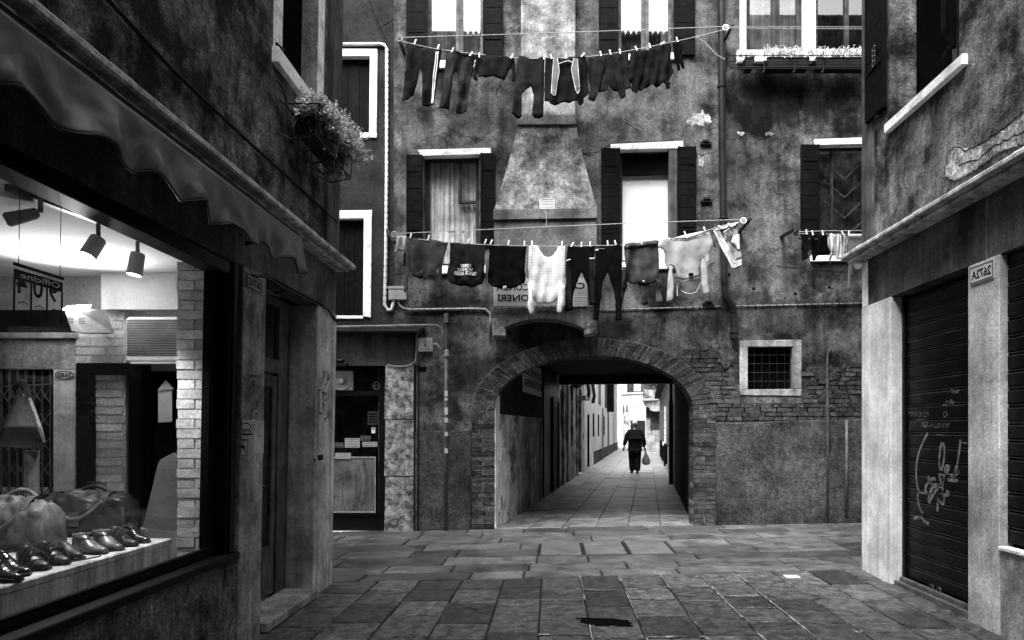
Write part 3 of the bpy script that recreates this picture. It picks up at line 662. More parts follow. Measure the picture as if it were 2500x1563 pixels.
# door in its recess
k = MB(); k.box(LE, SP1, SD1, -.32, -.24, -.02, ZTOP); 
dd0 = -.235
k = MB()
def dpx(x, y): return le(x, y, dd0)
k.box(LE, SP1 - .05, SP1 + .02, -.3, dd0, 0.08, ZTOP); k.box(LE, SD1 - .24, SD1 + .02, -.3, dd0, 0.08, ZTOP)
zt0 = 2.0
k.box(LE, SP1, SD1 - .2, -.3, dd0 + .005, zt0, zt0 + .12); k.box(LE, SP1, SD1 - .2, -.3, dd0, ZTOP - .07, ZTOP)
sm = 5.86
for (a, b) in ((SP1 + .02, sm - .03), (sm + .03, SD1 - .26)):
    st = .085
    k.box(LE, a, a + st, -.28, dd0 - .012, .1, zt0 - .02); k.box(LE, b - st, b, -.28, dd0 - .012, .1, zt0 - .02); k.box(LE, a, b, -.28, dd0 - .014, zt0 - .12, zt0 - .02)
    k.box(LE, a, b, -.28, dd0 - .014, .1, .52); k.box(LE, a + st, b - st, -.28, dd0 - .004, .18, .44)
k.box(LE, sm - .035, sm + .035, -.28, dd0 + .01, .1, zt0)
dor = k.build('door', M['doorwood'], lh, bevel=.006)
k = MB(); k.quad(LE(SP1, dd0 - .03, .5), LE(SD1, dd0 - .03, .5), LE(SD1, dd0 - .03, ZTOP), LE(SP1, dd0 - .03, ZTOP)); k.build('pane', M['dkglass'] if 'dkglass' in M else glass_mat('door_glass', .05, .5), dor)
k = MB(); k.quad(LE(SP1, dd0 - .3, .0), LE(SD1, dd0 - .3, .0), LE(SD1, dd0 - .3, ZTOP), LE(SP1, dd0 - .3, ZTOP)); k.build('dark_interior', M['void'], dor)
k = MB(); k.tube([LE(sm - .04, dd0 + .02, 1.06), LE(sm - .04, dd0 + .06, 1.06), LE(sm - .16, dd0 + .06, 1.065)], .009); k.box(LE, sm - .055, sm - .025, dd0, dd0 + .012, .97, 1.12); k.build('handle', M['galv'], dor)
k = MB(); k.box(LE, SP1, SD1 - .02, -.25, .07, 0.0, .085); k.build('doorstep', M['pillar'], lh, bevel=.015)
k = MB(); k.tube([LE(5.02, .01, 2.60), LE(5.2, .06, 2.625), LE(5.42, .12, 2.57), LE(5.44, .03, 2.55)], .012); k.build('lamp_bracket', M['iron'], lh)
# room behind the glass
M['roomwhite'] = mat('room_paint', 0.48, 0.62, 1.2, grain=0.1)
M['roomgrey'] = mat('room_wall', 0.22, 0.42, 1.5, grain=0.25)
M['paintbrick'] = mat('painted_brick', 0.38, 0.7, 3, bump=0.4, bscale=60, grain=0.3, island=0.12)
YE = 5.62
k = MB()
k.quad((-6, -1, 2.72), (-2.28, -1, 2.72), (-2.28, YE + .9, 2.72), (-6, YE + .9, 2.72)); cl = k.build('shop_ceiling', M['roomwhite'], lh, recalc=False)
k = MB(); k.quad((-6, -1, 0.02), (-2.4, -1, 0.02), (-2.4, YE + 1, 0.02), (-6, YE + 1, 0.02)); k.build('shop_floor', M['roomgrey'], lh, recalc=False)
k = MB(); k.quad((-6, -1, 0), (-6, YE + 1, 0), (-6, YE + 1, 2.72), (-6, -1, 2.72)); k.quad((-6, -1, 0), (-2.4, -1, 0), (-2.4, -1, 2.72), (-6, -1, 2.72)); k.build('shop_side_wall', M['roomgrey'], lh, recalc=False)
def XE(a, d, z): return Vector((a, YE - d, z))       # end wall of the shop, facing the camera
def xe(px, py, d=0.0): Y = YE - d; return ((px - CX) * Y / FPX, H - (py - CY) * Y / FPX)
k = MB(); k.pprism(XE, xe, [(-300, 560), (520, 560), (520, 905), (345, 905), (345, 1240), (520, 1240), (520, 1560), (-300, 1560)], -.1, 0.0); ew = k.build('shop_end_wall', M['roomgrey'], lh)
def bricks(name, par, x0, x1, y0, y1, d, rough_edge=True):
    mb = MB(); a0, z1 = xe(x0, y0, d); a1, z0 = xe(x1, y1, d); z = z0; r = 0
    while z < z1:
        x = a0 - (.12 if r % 2 else 0)
        while x < a1:
            u, v = max(x, a0 + (random.uniform(-.006, .006) if rough_edge else 0)), min(x + .24, a1 + random.uniform(-.004, .004))
            if v - u > .03: mb.box(XE, u, v - .006, d - .2, d + random.uniform(-.004, .005), z, min(z1, z + .058 + random.uniform(-.003, .003)))
            x += .245
        z += .066; r += 1
    mb.box(XE, a0, a1, d - .25, d - .01, z0, z1)
    return mb.build(name, M['paintbrick'], par)
bricks('brick_wall', lh, 185, 305, 760, 1240, .06)
bricks('brick_pier', lh, 432, 512, 640, 1360, YE - 4.78, True)
k = MB(); k.pbox(XE, xe, (246, 644), (445, 756), .10, .13); k.build('white_panel', M['roomwhite'], lh, bevel=.003)
k = MB(); k.pbox(XE, xe, (-60, 812), (184, 826), .0, .10); k.pbox(XE, xe, (-60, 830), (184, 902), .0, .05); k.build('stone_lintel', M['pillar'], lh, bevel=.005)
k = MB(); k.pbox(XE, xe, (129, 903), (183, 1240), .0, .06); k.build('stone_post', M['palestone'], lh, bevel=.005)
k = MB(); k.pbox(XE, xe, (-60, 757), (182, 812), .005, .04); k.build('dark_shelf', M['black'], lh)  # black band painted for the shutters reflected in the glass
k = MB(); k.pbox(XE, xe, (-60, 903), (129, 1240), .0, .01); dk = k.build('dark_opening', M['void'], lh)
k = MB()
for i in range(8):
    xa = -20 + i * 20; a0, zt = xe(xa, 905, .03); zb = xe(xa, 1240, .03)[1]; k.box(XE, a0, a0 + .012, .02, .03, zb, zt)
for i in range(7):
    for j in range(5):
        xa = -20 + i * 20; a, z = xe(xa, 950 + j * 60, .035); b = xe(xa + 20, 0, .035)[0]
        k.tube([XE(a, .035, z), XE(b, .035, z - .10)], .004, 4); k.tube([XE(a, .035, z - .10), XE(b, .035, z)], .004, 4)
k.build('folding_gate', M['galv'], lh)
k = MB(); k.pbox(XE, xe, (-40, 1190), (126, 1207), .012, .02); k.build('light_strip', M['palestone'], dk)
k = MB()
for p0, p1 in (((184, 886), (218, 1250)), ((218, 886), (345, 915)), ((312, 915), (345, 1250))): k.pbox(XE, xe, p0, p1, .0, .14)
dm = k.build('inner_door', M['black'], lh, bevel=.006)
k = MB(); k.pbox(XE, xe, (349, 905), (355, 1185), .0, .05); k.build('white_jamb', M['white'], dm)
k = MB(); k.box(WD, -3.4, -2.5, YE + .8, YE + .9, 0, 2.72); k.box(WD, -3.45, -3.4, YE + .1, YE + .9, 0, 2.72); k.build('back_room', M['void'], lh)
k = MB(); k.tube([XE(*(lambda q: (q[0], .16, q[1]))(xe(213, 1180, .16))), XE(*(lambda q: (q[0], .19, q[1]))(xe(245, 1178, .19)))], .01); k.build('handle', M['galv'], dm)

# ---------------------------------------------------------------- right house with the roller shutters
rh = thing('right_shop_house', 'corner house on the right with damp grey plaster and closed roller shutters', 'house', (3.6, 4, 0))
RE = 7.65; ZR = 2.82
wr = (5.84, 7.04, 4.52, 7.4)
mb = MB(); wall_cells(mb, RI, -6, RE, 3.3, 10, [wr + (.3,)]); mb.quad(RI(RE, 0, 0), RI(RE, -4.5, 0), RI(RE, -4.5, 10), RI(RE, 0, 10))
mb.quad(RI(RE, 0, 10), RI(RE, -4.5, 10), RI(-6, -4.5, 10), RI(-6, 0, 10)); mb.quad(RI(-6, 0, 0), RI(-6, -4.5, 0), RI(-6, -4.5, 10), RI(-6, 0, 10)); mb.quad(RI(RE, -4.5, 0), RI(-6, -4.5, 0), RI(-6, -4.5, 10), RI(RE, -4.5, 10))
mb.build('wall', M['rightplaster'], rh, recalc=False)
k = MB(); k.box(RI, RE - .28, RE + .015, -.1, .02, 3.38, 9.9); k.build('quoin', M['quoin'], rh, bevel=.03)
k = MB(); k.box(RI, wr[0], wr[1], -.31, -.26, wr[2], wr[3]); wn = k.build('window', M['void'], rh)
k = MB(); k.box(RI, wr[0], wr[0] + .1, -.26, -.18, wr[2], wr[3]); k.box(RI, wr[0] + .38, wr[0] + .46, -.26, -.2, wr[2], wr[3]); k.build('frame', M['wood'], wn)
k = MB(); k.box(RI, wr[0] - .12, wr[1] + .02, -.28, .05, 4.43, 4.52); k.build('sill', M['white'], wn, bevel=.006)
shutter(RI, lambda x, y, d: (x, y), (7.07, 7.4), (7.47, 4.70), .02, .055, 9, wn)
def RS(a, d, z):                                     # near leaf, standing half open
    return RI(5.82 - a * math.cos(R(60)), .03 + d + a * math.sin(R(60)) * 0.55, z)
shutter(RS, lambda x, y, d: (x, y), (0.0, 7.4), (.45, 4.62), .0, .035, 9, wn)
for s, d0 in ((7.2, .06), (5.9, .06)): k = MB(); k.tube([RI(s, 0, 4.66), RI(s, .06, 4.66), RI(s + .05, .07, 4.60)], .012); k.build('shutter_stop', M['iron'], wn)
k = MB()
for j in range(4): k.tube([RI(7.25 + .03 * math.cos(a) , .065, 5.22 + .05 * j + .03 * math.sin(a)) for a in [x * .6 for x in range(11)]], .006)
k.build('shutter_latch', M['galv'], wn)
k = MB(); k.box(RI, -4, RE + .10, -.05, .205, 3.34, 3.39); k.box(RI, -4, RE + .06, -.05, .15, 3.30, 3.34); led = k.build('ledge', M['ledge'], rh, bevel=.012)
k = MB()
for s, l in ((7.35, .22), (6.15, .22), (4.75, .25)): k.prism(lambda a, d, z: RI(a, d, z), [(s, 3.39), (s + l, 3.39), (s + l - .05, 3.43), (s + .05, 3.43)], .0, .14)
k.build('roof_tile_chips', M['palestone'], led, bevel=.008)
k = MB(); k.box(RI, .5, RE, -.3, 0, ZR, 3.3); fr_ = k.build('fascia', M['fascia_r'], rh)
k = MB(); k.box(RI, 5.46, 5.475, .0, .004, ZR, 3.3); k.build('render_joint', M['stone'], fr_)
RP0, RP1, RP2, RP3 = 7.0, 7.65, 5.70, 5.30
k = MB(); k.box(RI, RP0, RP1 + .008, -.25, .012, -.02, ZR - .004); k.box(RI, RP1 - .3, RP1 + .006, -.8, -.25, -.02, ZR); pl1 = k.build('pillar', M['palestone'], rh, bevel=.008)
k = MB(); k.box(RI, RP1 - .13, RP1 + .004, .0, .006, ZR, 3.29); k.build('lime_streak', M['white'], pl1)
k = MB(); k.box(RI, RP3, RP2, -.25, .012, -.02, ZR - .004); k.build('pillar', mat('worn_pillar_stone', 0.26, 0.66, 1.8, grit=.2, bump=.3, bscale=100, grain=.3, streak=.3), rh, bevel=.008)
k = MB(); k.box(RI, -2, RP3 - .01, -.05, .01, -.05, .63); lw = k.build('low_wall', M['pillar'], rh, bevel=.006)
k = MB(); k.box(RI, -2, RP3 - .01, -.05, .03, .63, .66); k.build('coping', M['white'], lw, bevel=.006)
M['ribmetal'] = mat('worn_rib_metal', .010, .06, 4, rough=.4, grain=.4, grit=.4, spec=.3, streak=.3)  # lighter metal on the slat ridges paints in their highlights
def roller(s0, s1, z0, z1, d, nm='roller_shutter'):
    mb = MB(); hs = .128; z = z0
    while z < z1:
        prof = [(d, z), (d + .012, z + .008), (d + .012, z + hs - .028), (d, z + hs - .02), (d + .006, z + hs - .014), (d, z + hs - .006)]
        for i in range(len(prof)):
            p = prof[i]; q = prof[i + 1] if i + 1 < len(prof) else (d, z + hs)
            mb.quad(RI(s0, p[0], p[1]), RI(s1, p[0], p[1]), RI(s1, q[0], q[1]), RI(s0, q[0], q[1]))
        z += hs
    o = mb.build(nm, M['rollermetal'], rh, recalc=False); k = MB(); z = z0
    while z < z1: k.box(RI, s0, s1, d - .004, d + .0125, z + hs - .034, z + hs - .028); k.box(RI, s0, s1, d - .004, d + .0115, z + hs - .010, z + hs - .005); z += hs
    k.build('slat_rib', M['ribmetal'], o); return o
M['rollermetal'] = mat('black_shutter_metal', 0.002, 0.006, 3, rough=0.38, grain=0.3, spec=0.10, streak=0.4)
r1 = roller(RP2, RP0, .09, ZR - .05, -.14)
k = MB(); k.box(RI, RP2, RP0, -.16, -.02, -.02, .05); k.box(RI, RP2 + .05, RP0 - .03, -.10, -.06, .05, .09); k.build('threshold', M['galv'], r1, bevel=.006)
k = MB(); k.box(RI, RP2, RP2 + .045, -.2, -.10, .05, ZR); k.box(RI, RP0 - .045, RP0, -.2, -.10, .05, ZR); k.build('guide_rail', M['black'], r1)
k = MB(); k.box(RI, RP2, RP0, -.3, -.19, 0, ZR); k.build('dark_interior', M['void'], r1)
k = MB()
for s in (6.3, 6.42): k.tube([RI(s + .03 * math.cos(a), -.08, .10 + .03 * math.sin(a)) for a in [x * .55 for x in range(7)]], .006)
k.build('padlock_ring', M['galv'], r1)
r2 = roller(1.5, RP3 - .002, .68, ZR - .05, -.062)
k = MB(); k.box(RI, 1.5, RP3 - .01, -.35, -.09, .5, ZR); k.build('dark_interior', M['void'], r2)
# flaked band of plaster above the right ledge
fk = MB(); rng = random.Random(3)
def flake(pts, d, m, par, nm):
    k = MB(); k.prism(RI, [ri(x, y) for x, y in pts], -.01, d); return k.build(nm, m, par, bevel=.006)
M['bareplaster'] = mat('bare_lime', 0.12, 0.44, 5, bump=1, bscale=40, grain=.3, con=(.4, .6), grit=.5, patch=[(4, .55, .4)])
def ragged(pts, step=6, amp=3):
    out = []
    for i in range(len(pts)):
        a, b = Vector(pts[i]), Vector(pts[(i + 1) % len(pts)]); n_ = max(1, int((b - a).length / step))
        for j in range(n_): p = a.lerp(b, j / n_); out.append((p.x + rng.uniform(-amp, amp), p.y + rng.uniform(-amp, amp)))
    return out
flake(ragged([(2308, 432), (2322, 372), (2340, 362), (2392, 358), (2448, 322), (2520, 270), (2520, 345), (2440, 372), (2390, 410), (2340, 440)]), .012, M['bareplaster'], rh, 'flaked_plaster')
k = MB(); z3 = Vector((1, 0, 0))
for pl_ in ([(2306, 440), (2320, 370), (2338, 358), (2360, 368), (2400, 350), (2450, 318), (2520, 264)], [(2345, 404), (2395, 388), (2430, 358), (2520, 312)]):
    pr = ragged(pl_ + pl_[::-1][1:-1], 7, 3)[:max(2, int(len(ragged(pl_, 7, 0)) * .5))]
    q = [pl_[0]]
    for a, b in zip(pl_[:-1], pl_[1:]):
        n_ = max(1, int(math.dist(a, b) / 7))
        q += [(a[0] + (b[0] - a[0]) * j / n_ + rng.uniform(-2.5, 2.5), a[1] + (b[1] - a[1]) * j / n_ + rng.uniform(-2.5, 2.5)) for j in range(1, n_ + 1)]
    k.ribbon([RI(*(lambda w_: (w_[0], .0145, w_[1]))(ri(x, y))) for x, y in q], .009, z3)
k.build('plaster_crack', M['void'], rh)
# ---------------------------------------------------------------- house behind the camera: what the upper panes reflect
bh = thing('rear_house', 'tall plain house closing the square behind the viewpoint', 'house', (0, -4.5, 0))
k = MB(); k.box(WD, -9, 9, -10, -4.5, -.05, 16.3); k.build('wall', M['rightplaster'], bh)
k = MB()
for i in range(90): k.lathe([(.09, 0), (.09, .9)], (-9 + i * .2, -4.9, 16.32), (0, 1, -.28), 8)
k.build('roof', M['brick'], bh)

# marks on the front house: old lime, cement repairs, holes and cracks, each with its own shape
M['repair'] = mat('cement_repair', 0.035, 0.06, 5, grain=.3, grit=.3, bump=.4)
def fpatch(pts, m, nm, d=.006, step=5, amp=2.2):
    k = MB(); q = []
    for (x, y) in ragged(pts, step, amp): q.append(fa(x, y))
    k.prism(FA, q, -.01, d); return k.build(nm, m, fh)
for p in ([(1672, 272), (1682, 278), (1710, 276), (1716, 268), (1719, 308), (1700, 304), (1680, 310), (1674, 296)], [(1718, 280), (1732, 276), (1737, 300), (1726, 306), (1719, 296)], [(1706, 380), (1718, 384), (1716, 408), (1704, 404)], [(1800, 322), (1818, 324), (1814, 334), (1802, 332)], [(1868, 322), (1890, 326), (1884, 332), (1866, 330)]): fpatch(p, M['bareplaster'], 'lime_patch')
for p in ([(1892, 318), (1905, 304), (1920, 308), (1921, 326), (1908, 340), (1893, 334)], [(1951, 272), (1962, 270), (1965, 292), (1956, 297), (1950, 286)], [(1772, 312), (1795, 316), (1806, 330), (1795, 342), (1772, 340)], [(1700, 445), (1712, 438), (1716, 448), (1704, 456)], [(1775, 378), (1790, 380), (1786, 392), (1774, 390)], [(1100, 280), (1116, 284), (1112, 296), (1100, 292)], [(1003, 268), (1012, 266), (1010, 276), (1002, 276)], [(1712, 628), (1722, 622), (1724, 634), (1714, 638)]): fpatch(p, M['repair'], 'cement_repair', .004)
def fcrack(pts, w=.012):
    rg = random.Random(int(pts[0][0])); q = []
    for a, b in zip(pts[:-1], pts[1:]):
        n_ = max(1, int(math.dist(a, b) / 5)); q += [(a[0] + (b[0] - a[0]) * j / n_ + rg.uniform(-1.6, 1.6), a[1] + (b[1] - a[1]) * j / n_ + rg.uniform(-1.6, 1.6)) for j in range(n_)]
    k = MB(); k.ribbon([FA(fa(x, y)[0], .0075, fa(x, y)[1]) for x, y in q + [pts[-1]]], w, Vector((0, 1, 0))); k.build('crack', M['void'], fh)
for p in ([(1420, 376), (1460, 372), (1490, 352), (1600, 346), (1660, 340), (1690, 366)], [(1400, 362), (1440, 380)], [(1885, 325), (1870, 336), (1850, 345)], [(1900, 300), (1910, 330)], [(1640, 880), (1690, 855), (1700, 862), (1740, 850)], [(1690, 755), (1692, 812)], [(1560, 322), (1530, 300)], [(1900, 650), (1960, 655)], [(1980, 660), (2060, 664)]): fcrack(p, .008)
for x, y, r in ((1840, 705, .02), (1845, 752, .015), (1942, 718, .022), (2025, 702, .02), (1985, 697, .012), (1780, 670, .02), (1160, 820, .012), (1262, 332, .012)):
    k = MB(); c = fa(x, y); k.prism(FA, [(c[0] + r * math.cos(t) * 1.2, c[1] + r * math.sin(t)) for t in [i * .7 for i in range(9)]], -.01, .005); k.build('hole', M['void'], fh)
# ragged skins of plaster still clinging to the bare brick
for p in ([(1745, 868), (1785, 860), (1790, 890), (1765, 900)], [(1980, 900), (2030, 892), (2050, 925), (2000, 935)]):
    k = MB(); k.prism(FA, [fa(x, y) for x, y in ragged(p, 6, 4)], .0, .028); k.build('plaster_skin', M['facade'], fh)
# ---------------------------------------------------------------- houses along the alley
M['alley1'] = mat('peeling_alley_plaster', 0.10, 0.5, 2.6, bump=.5, bscale=60, streak=.6, grain=.4, con=(.4, .6))
M['alley2'] = mat('light_alley_plaster', 0.42, 0.66, 1.4, bump=.25, streak=.3, grain=.2)
M['alleyr'] = mat('bare_alley_brick', 0.06, 0.32, 7, bump=.7, bscale=50, streak=.3, grain=.5, con=(.42, .58))
def ahouse(nm, label, fr, s0, s1, h, m, holes=(), deep=4):
    t = thing(nm, label, 'house', fr(s0, 0, 0))
    k = MB(); k.box(fr, s0, s1, -deep, 0, -.1, h); k.build('wall', m, t)
    k = MB(); k.box(fr, s0 - .05, s1 + .05, -deep, .3, h, h + .12); k.build('roof', M['darkplaster'], t)
    return t
def slab(par, nm, m, fr, s0, s1, d0, d1, z0, z1, bev=0.0):
    k = MB(); k.box(fr, s0, s1, d0, d1, z0, z1); return k.build(nm, M[m], par, bevel=bev)
a1 = ahouse('alley_house', 'low house with peeling streaked plaster on the left just beyond the passage', AL, 8.12, 15.5, 3.6, M['alley1'])
for s in (8.6, 9.7, 10.9, 12.4, 13.6): slab(a1, 'pilaster', 'alley1' if s != 9.7 else 'pillar', AL, s, s + .22, -.02, .06, -.05, 3.0)
slab(a1, 'recess', 'void', AL, 8.3, 8.5, .0, .006, 1.5, 2.6); slab(a1, 'doorway', 'void', AL, 9.0, 9.5, .0, .006, 1.2, 3.2)
slab(a1, 'plinth', 'pillar', AL, 9.95, 10.85, -.02, .05, -.05, 1.0); slab(a1, 'doorway', 'void', AL, 12.7, 13.5, .0, .008, 0.05, 2.3); slab(a1, 'canopy', 'wood', AL, 12.6, 13.7, -.02, .30, 2.5, 2.62)
slab(a1, 'door_sill', 'white', AL, 12.7, 13.5, 0, .12, -.02, .06)
a1.children[0].data.materials[0] = M['alley1']
rf_ = MB(); 
for i in range(14): rf_.box(AL, 10.3 + i * .18, 10.44 + i * .18, .0, .32, 2.75 + .02 * i, 2.79 + .02 * i)
rf_.build('broken_eave', M['wood'], a1)
a2 = ahouse('alley_house', 'pale plaster house with a dark brick base midway along the left of the alley', AL, 15.5, 44, 6.2, M['alley2'])
for s in (15.9, 18.6): 
    k = MB(); k.tube([AL(s, .08, 6), AL(s, .08, 3.3), AL(s + .2, .12, 2.9), AL(s + .25, .06, 2.6)], .07); k.build('downpipe', M['pipe'], a2, smooth=True)
for s, z in ((19.5, 1.2), (22.6, 1.2), (27, 1.2)): slab(a2, 'window', 'void', AL, s, s + .8, 0, .01, z, z + 1.0)
for s in (23, 28, 33): slab(a2, 'window', 'wood', AL, s, s + 1.6, 0, .02, 2.7, 4.6)
slab(a2, 'doorway', 'void', AL, 16.8, 17.7, 0, .01, .05, 2.1); slab(a2, 'doorway', 'wood', AL, 31, 32, 0, .02, .05, 2.2)
slab(a2, 'brick_base', 'cement', AL, 20, 44, -.02, .03, -.05, .55); slab(a2, 'shutter', 'shutter', AL, 30, 30.1, 0, .4, 2.5, 4.6)
for s in (25.5, 30.5):
    k = MB(); k.tube([AL(s, .05, 0), AL(s, .05, 2.6)], .035); k.build('pipe', M['galv'], a2)
r1_ = ahouse('alley_house', 'bare brick house with crumbling plaster on the right side of the alley', AR, 8.5, 34, 3.4, M['alleyr'])
slab(r1_, 'window', 'void', AR, 17.5, 19, 0, .01, 1.0, 2.3); slab(r1_, 'window_surround', 'white', AR, 17.3, 17.5, -.01, .08, .9, 2.4); slab(r1_, 'sill', 'white', AR, 17.3, 19.2, -.01, .12, .88, 1.0)
k = MB(); k.tube([AR(9.3, .07, 0), AR(9.3, .07, 2.3)], .06); k.tube([AR(9.3, .07, 2.3), AR(9.3, .07, 3.4)], .045); k.build('downpipe', M['pipe'], r1_)
for s in (14.5, 17, 22, 26): slab(r1_, 'shutter', 'shutter', AR, s, s + .5, .0, .10, .1 if s != 14.5 else .3, .95)
slab(r1_, 'pale_plinth', 'alley2', AR, 12.4, 20, -.02, .03, 0.0, .9)
# protruding house at the right end with a corbelled upper storey
ph = thing('corbelled_house', 'grey house jutting out at the far right of the alley on curved corbels', 'house', P(1595, 1104, 47))
def PH(a, d, z): return Vector((a - d * .18, 47.0 - d, z))
def phx(px, py, d=0.0): Y = 47.0 - d; return ((px - CX) * Y / FPX, H - (py - CY) * Y / FPX)
k = MB(); k.pprism(PH, phx, [(1577, 970), (1650, 970), (1650, 1106), (1577, 1106)], -5, 0); k.build('wall', M['brick'], ph)
k = MB(); k.pprism(PH, phx, [(1577, 1022), (1588, 1022), (1588, 1106), (1577, 1106)], -.1, .05); k.pprism(PH, phx, [(1588, 1052), (1612, 1050), (1616, 1020), (1650, 1020), (1650, 1106), (1588, 1106)], -.1, .04); k.build('lower_render', M['pillar'], ph)
k = MB(); k.pprism(PH, phx, [(1575, 760), (1650, 760), (1650, 973), (1575, 973)], -4, .8); up = k.build('upper_wall', M['alley1'], ph)
k = MB(); k.pprism(PH, phx, [(1573, 973), (1614, 971), (1614, 977), (1573, 979)], .0, .9); k.build('gutter', M['plastic'], up)
k = MB(); k.pprism(PH, phx, [(1575, 978), (1650, 978), (1650, 1004), (1600, 1004), (1591, 1001), (1590, 995), (1581, 993), (1576, 987)], -.1, .7); k.build('corbel', M['pillar'], up)
k = MB(); k.pprism(PH, phx, [(1576, 915), (1592, 915), (1592, 938), (1576, 938)], .8, .84); k.pprism(PH, phx, [(1576, 938), (1612, 938), (1612, 948), (1576, 948)], .8, .86); k.build('brick_band', M['brick'], up)
iv = MB(); rr = random.Random(5)
for i in range(260):
    c = P(1603 + rr.gauss(0, 6), 928 + rr.gauss(0, 9), 45.9); a = Vector((rr.uniform(-1, 1), rr.uniform(-1, 1), rr.uniform(-1, 1))).normalized() * .09; b = a.cross(Vector((rr.uniform(-1, 1), rr.uniform(-1, 1), 1))).normalized() * .06
    iv.quad(c - a, c - b, c + a, c + b)
iv.build('ivy', mat('ivy_leaf', .04, .16, 8), label='clump of ivy hanging over the upper wall of the corbelled house', cat='plant')
# white house closing the alley
eh = thing('end_house', 'bright white house closing the far end of the alley with a dark garage shutter', 'house', P(1540, 1090, 60))
def EH(a, d, z): return Vector((a, 60.0 - d, z))
def ehx(px, py, d=0.0): Y = 60.0 - d; return ((px - CX) * Y / FPX, H - (py - CY) * Y / FPX)
k = MB(); k.pprism(EH, ehx, [(1440, 600), (1700, 600), (1700, 1110), (1440, 1110)], -5, 0); k.build('wall', mat('sunlit_render', .36, .5, 1, grain=.15, streak=.25), eh)  # white render is the end house's own colour
k = MB(); k.pprism(EH, ehx, [(1517, 960), (1576, 957), (1576, 960), (1517, 963)], 0, .12); k.build('string_course', M['palestone'], eh)
k = MB(); k.pprism(EH, ehx, [(1549, 880), (1564, 880), (1564, 956), (1549, 956)], 0, .03); w0 = k.build('window', M['blind'], eh)
k = MB(); k.pprism(EH, ehx, [(1531, 880), (1547, 880), (1547, 960), (1531, 960)], 0, .08); k.build('shutter', M['wood'], w0)
k = MB(); k.pprism(EH, ehx, [(1565, 880), (1575, 880), (1575, 957), (1565, 957)], 0, .08); k.build('shutter', M['wood'], w0)
k = MB(); k.pprism(EH, ehx, [(1547, 955), (1566, 955), (1566, 958), (1547, 958)], 0, .1); k.build('frame', M['shutter'], w0)
k = MB()
for i in range(14): k.pprism(EH, ehx, [(1540, 1027 + i * 5), (1575, 1027 + i * 5), (1575, 1031 + i * 5), (1540, 1031 + i * 5)], 0, .04)
k.pprism(EH, ehx, [(1540, 1027), (1575, 1027), (1575, 1100), (1540, 1100)], -.01, .02); k.build('garage_shutter', M['iron'], eh)
k = MB(); k.pprism(EH, ehx, [(1540, 979), (1574, 979), (1574, 991), (1540, 991)], 0, .03); st = k.build('street_sign', M['whiteplate'], label='small white street sign painted high on the far end house', cat='street sign')
k = MB()
for x0, x1, y in ((1544, 1556, 983), (1563, 1571, 983), (1543, 1560, 988), (1564, 1572, 988)):
    for i in range(int((x1 - x0) / 2)): k.pprism(EH, ehx, [(x0 + i * 2, y - 1.3), (x0 + i * 2 + 1.1, y - 1.3), (x0 + i * 2 + 1.1, y + 1), (x0 + i * 2, y + 1)], .03, .036)
k.build('lettering', M['galv'], st)
k = MB(); k.pprism(EH, ehx, [(1524, 1008), (1534, 1007), (1534, 1060), (1524, 1060)], 0, .5); k.build('porch', M['alley1'], eh)
for x in (1521, 1530):
    k = MB(); k.pprism(EH, ehx, [(x, 990), (x + 2, 990), (x + 2, 1006), (x, 1006)], 0, .3); k.build('post', M['wood'], eh)

# ---------------------------------------------------------------- pipes, cables, boxes on the front house
def pts_fa(l, d): return [FA(fa(x, y, d)[0], d, fa(x, y, d)[1]) for x, y in l]
def smoothp(p, n=6):
    out = []
    for i in range(len(p) - 1):
        p0, p1, p2, p3 = p[max(i - 1, 0)], p[i], p[i + 1], p[min(i + 2, len(p) - 1)]
        for j in range(n):
            t = j / n; out.append(0.5 * ((2 * p1) + (p2 - p0) * t + (2 * p0 - 5 * p1 + 4 * p2 - p3) * t * t + (3 * p1 - p0 - 3 * p2 + p3) * t ** 3))
    return out + [p[-1]]
def line(nm, m, pts, d, r, label=None, cat=None, par=None, sm=False, n=6, group=None):
    p = pts_fa(pts, d); k = MB(); k.tube(smoothp(p) if sm else p, r, n); return k.build(nm, M[m], par, smooth=True, label=label, cat=cat, group=group)
dp = line('downpipe', 'pipe', [(1761, -120), (1762, 100), (1763, 300), (1766, 500), (1768, 660), (1769, 700), (1773, 724), (1784, 741), (1791, 756), (1792, 780), (1792, 830)], .10, .056, 'thick black rain downpipe running down the front house and kinking above the brick', 'downpipe', sm=True, n=12)
k = MB()
for x, y in ((1762, 212), (1766, 534), (1792, 812)): c = FA(fa(x, y, .1)[0], .1, fa(x, y, .1)[1]); k.lathe([(.058, -.02), (.072, -.01), (.072, .012), (.058, .02)], c, n=14)
k.build('pipe_collar', M['pipe'], dp)
# white conduits with dark clips
def clips(nm, par, pts, d, step, w, h, m='iron'):
    k = MB(); acc_ = step * .5
    for a, b in zip(pts[:-1], pts[1:]):
        l = math.dist(a, b); v = acc_
        while v < l:
            x, y = a[0] + (b[0] - a[0]) * v / l, a[1] + (b[1] - a[1]) * v / l; c = fa(x, y, d)
            vert = abs(b[1] - a[1]) > abs(b[0] - a[0]); hw, hh = (h, w) if vert else (w, h)
            k.box(FA, c[0] - hw, c[0] + hw, d - .03, d + .016, c[1] - hh, c[1] + hh); v += step
        acc_ = v - l
    return k.build(nm, M[m], par)
vpts = [(780, 109), (928, 108), (938, 110), (944, 120), (944, 400), (942, 620), (939, 745), (946, 757), (956, 757), (960, 742), (962, 733)]
for i, off in enumerate((0,)):
    c1 = line('conduit', 'conduit', vpts, .03, .027, 'white clipped conduit running down the edge of the dark house', 'conduit', n=8)
clips('clip', c1, vpts[3:7], .035, 14.5, .007, .032)
vp2 = [(972, 733), (975, 745), (985, 753), (1000, 756), (1150, 754), (1184, 755), (1195, 764), (1197, 778), (1196, 826)]
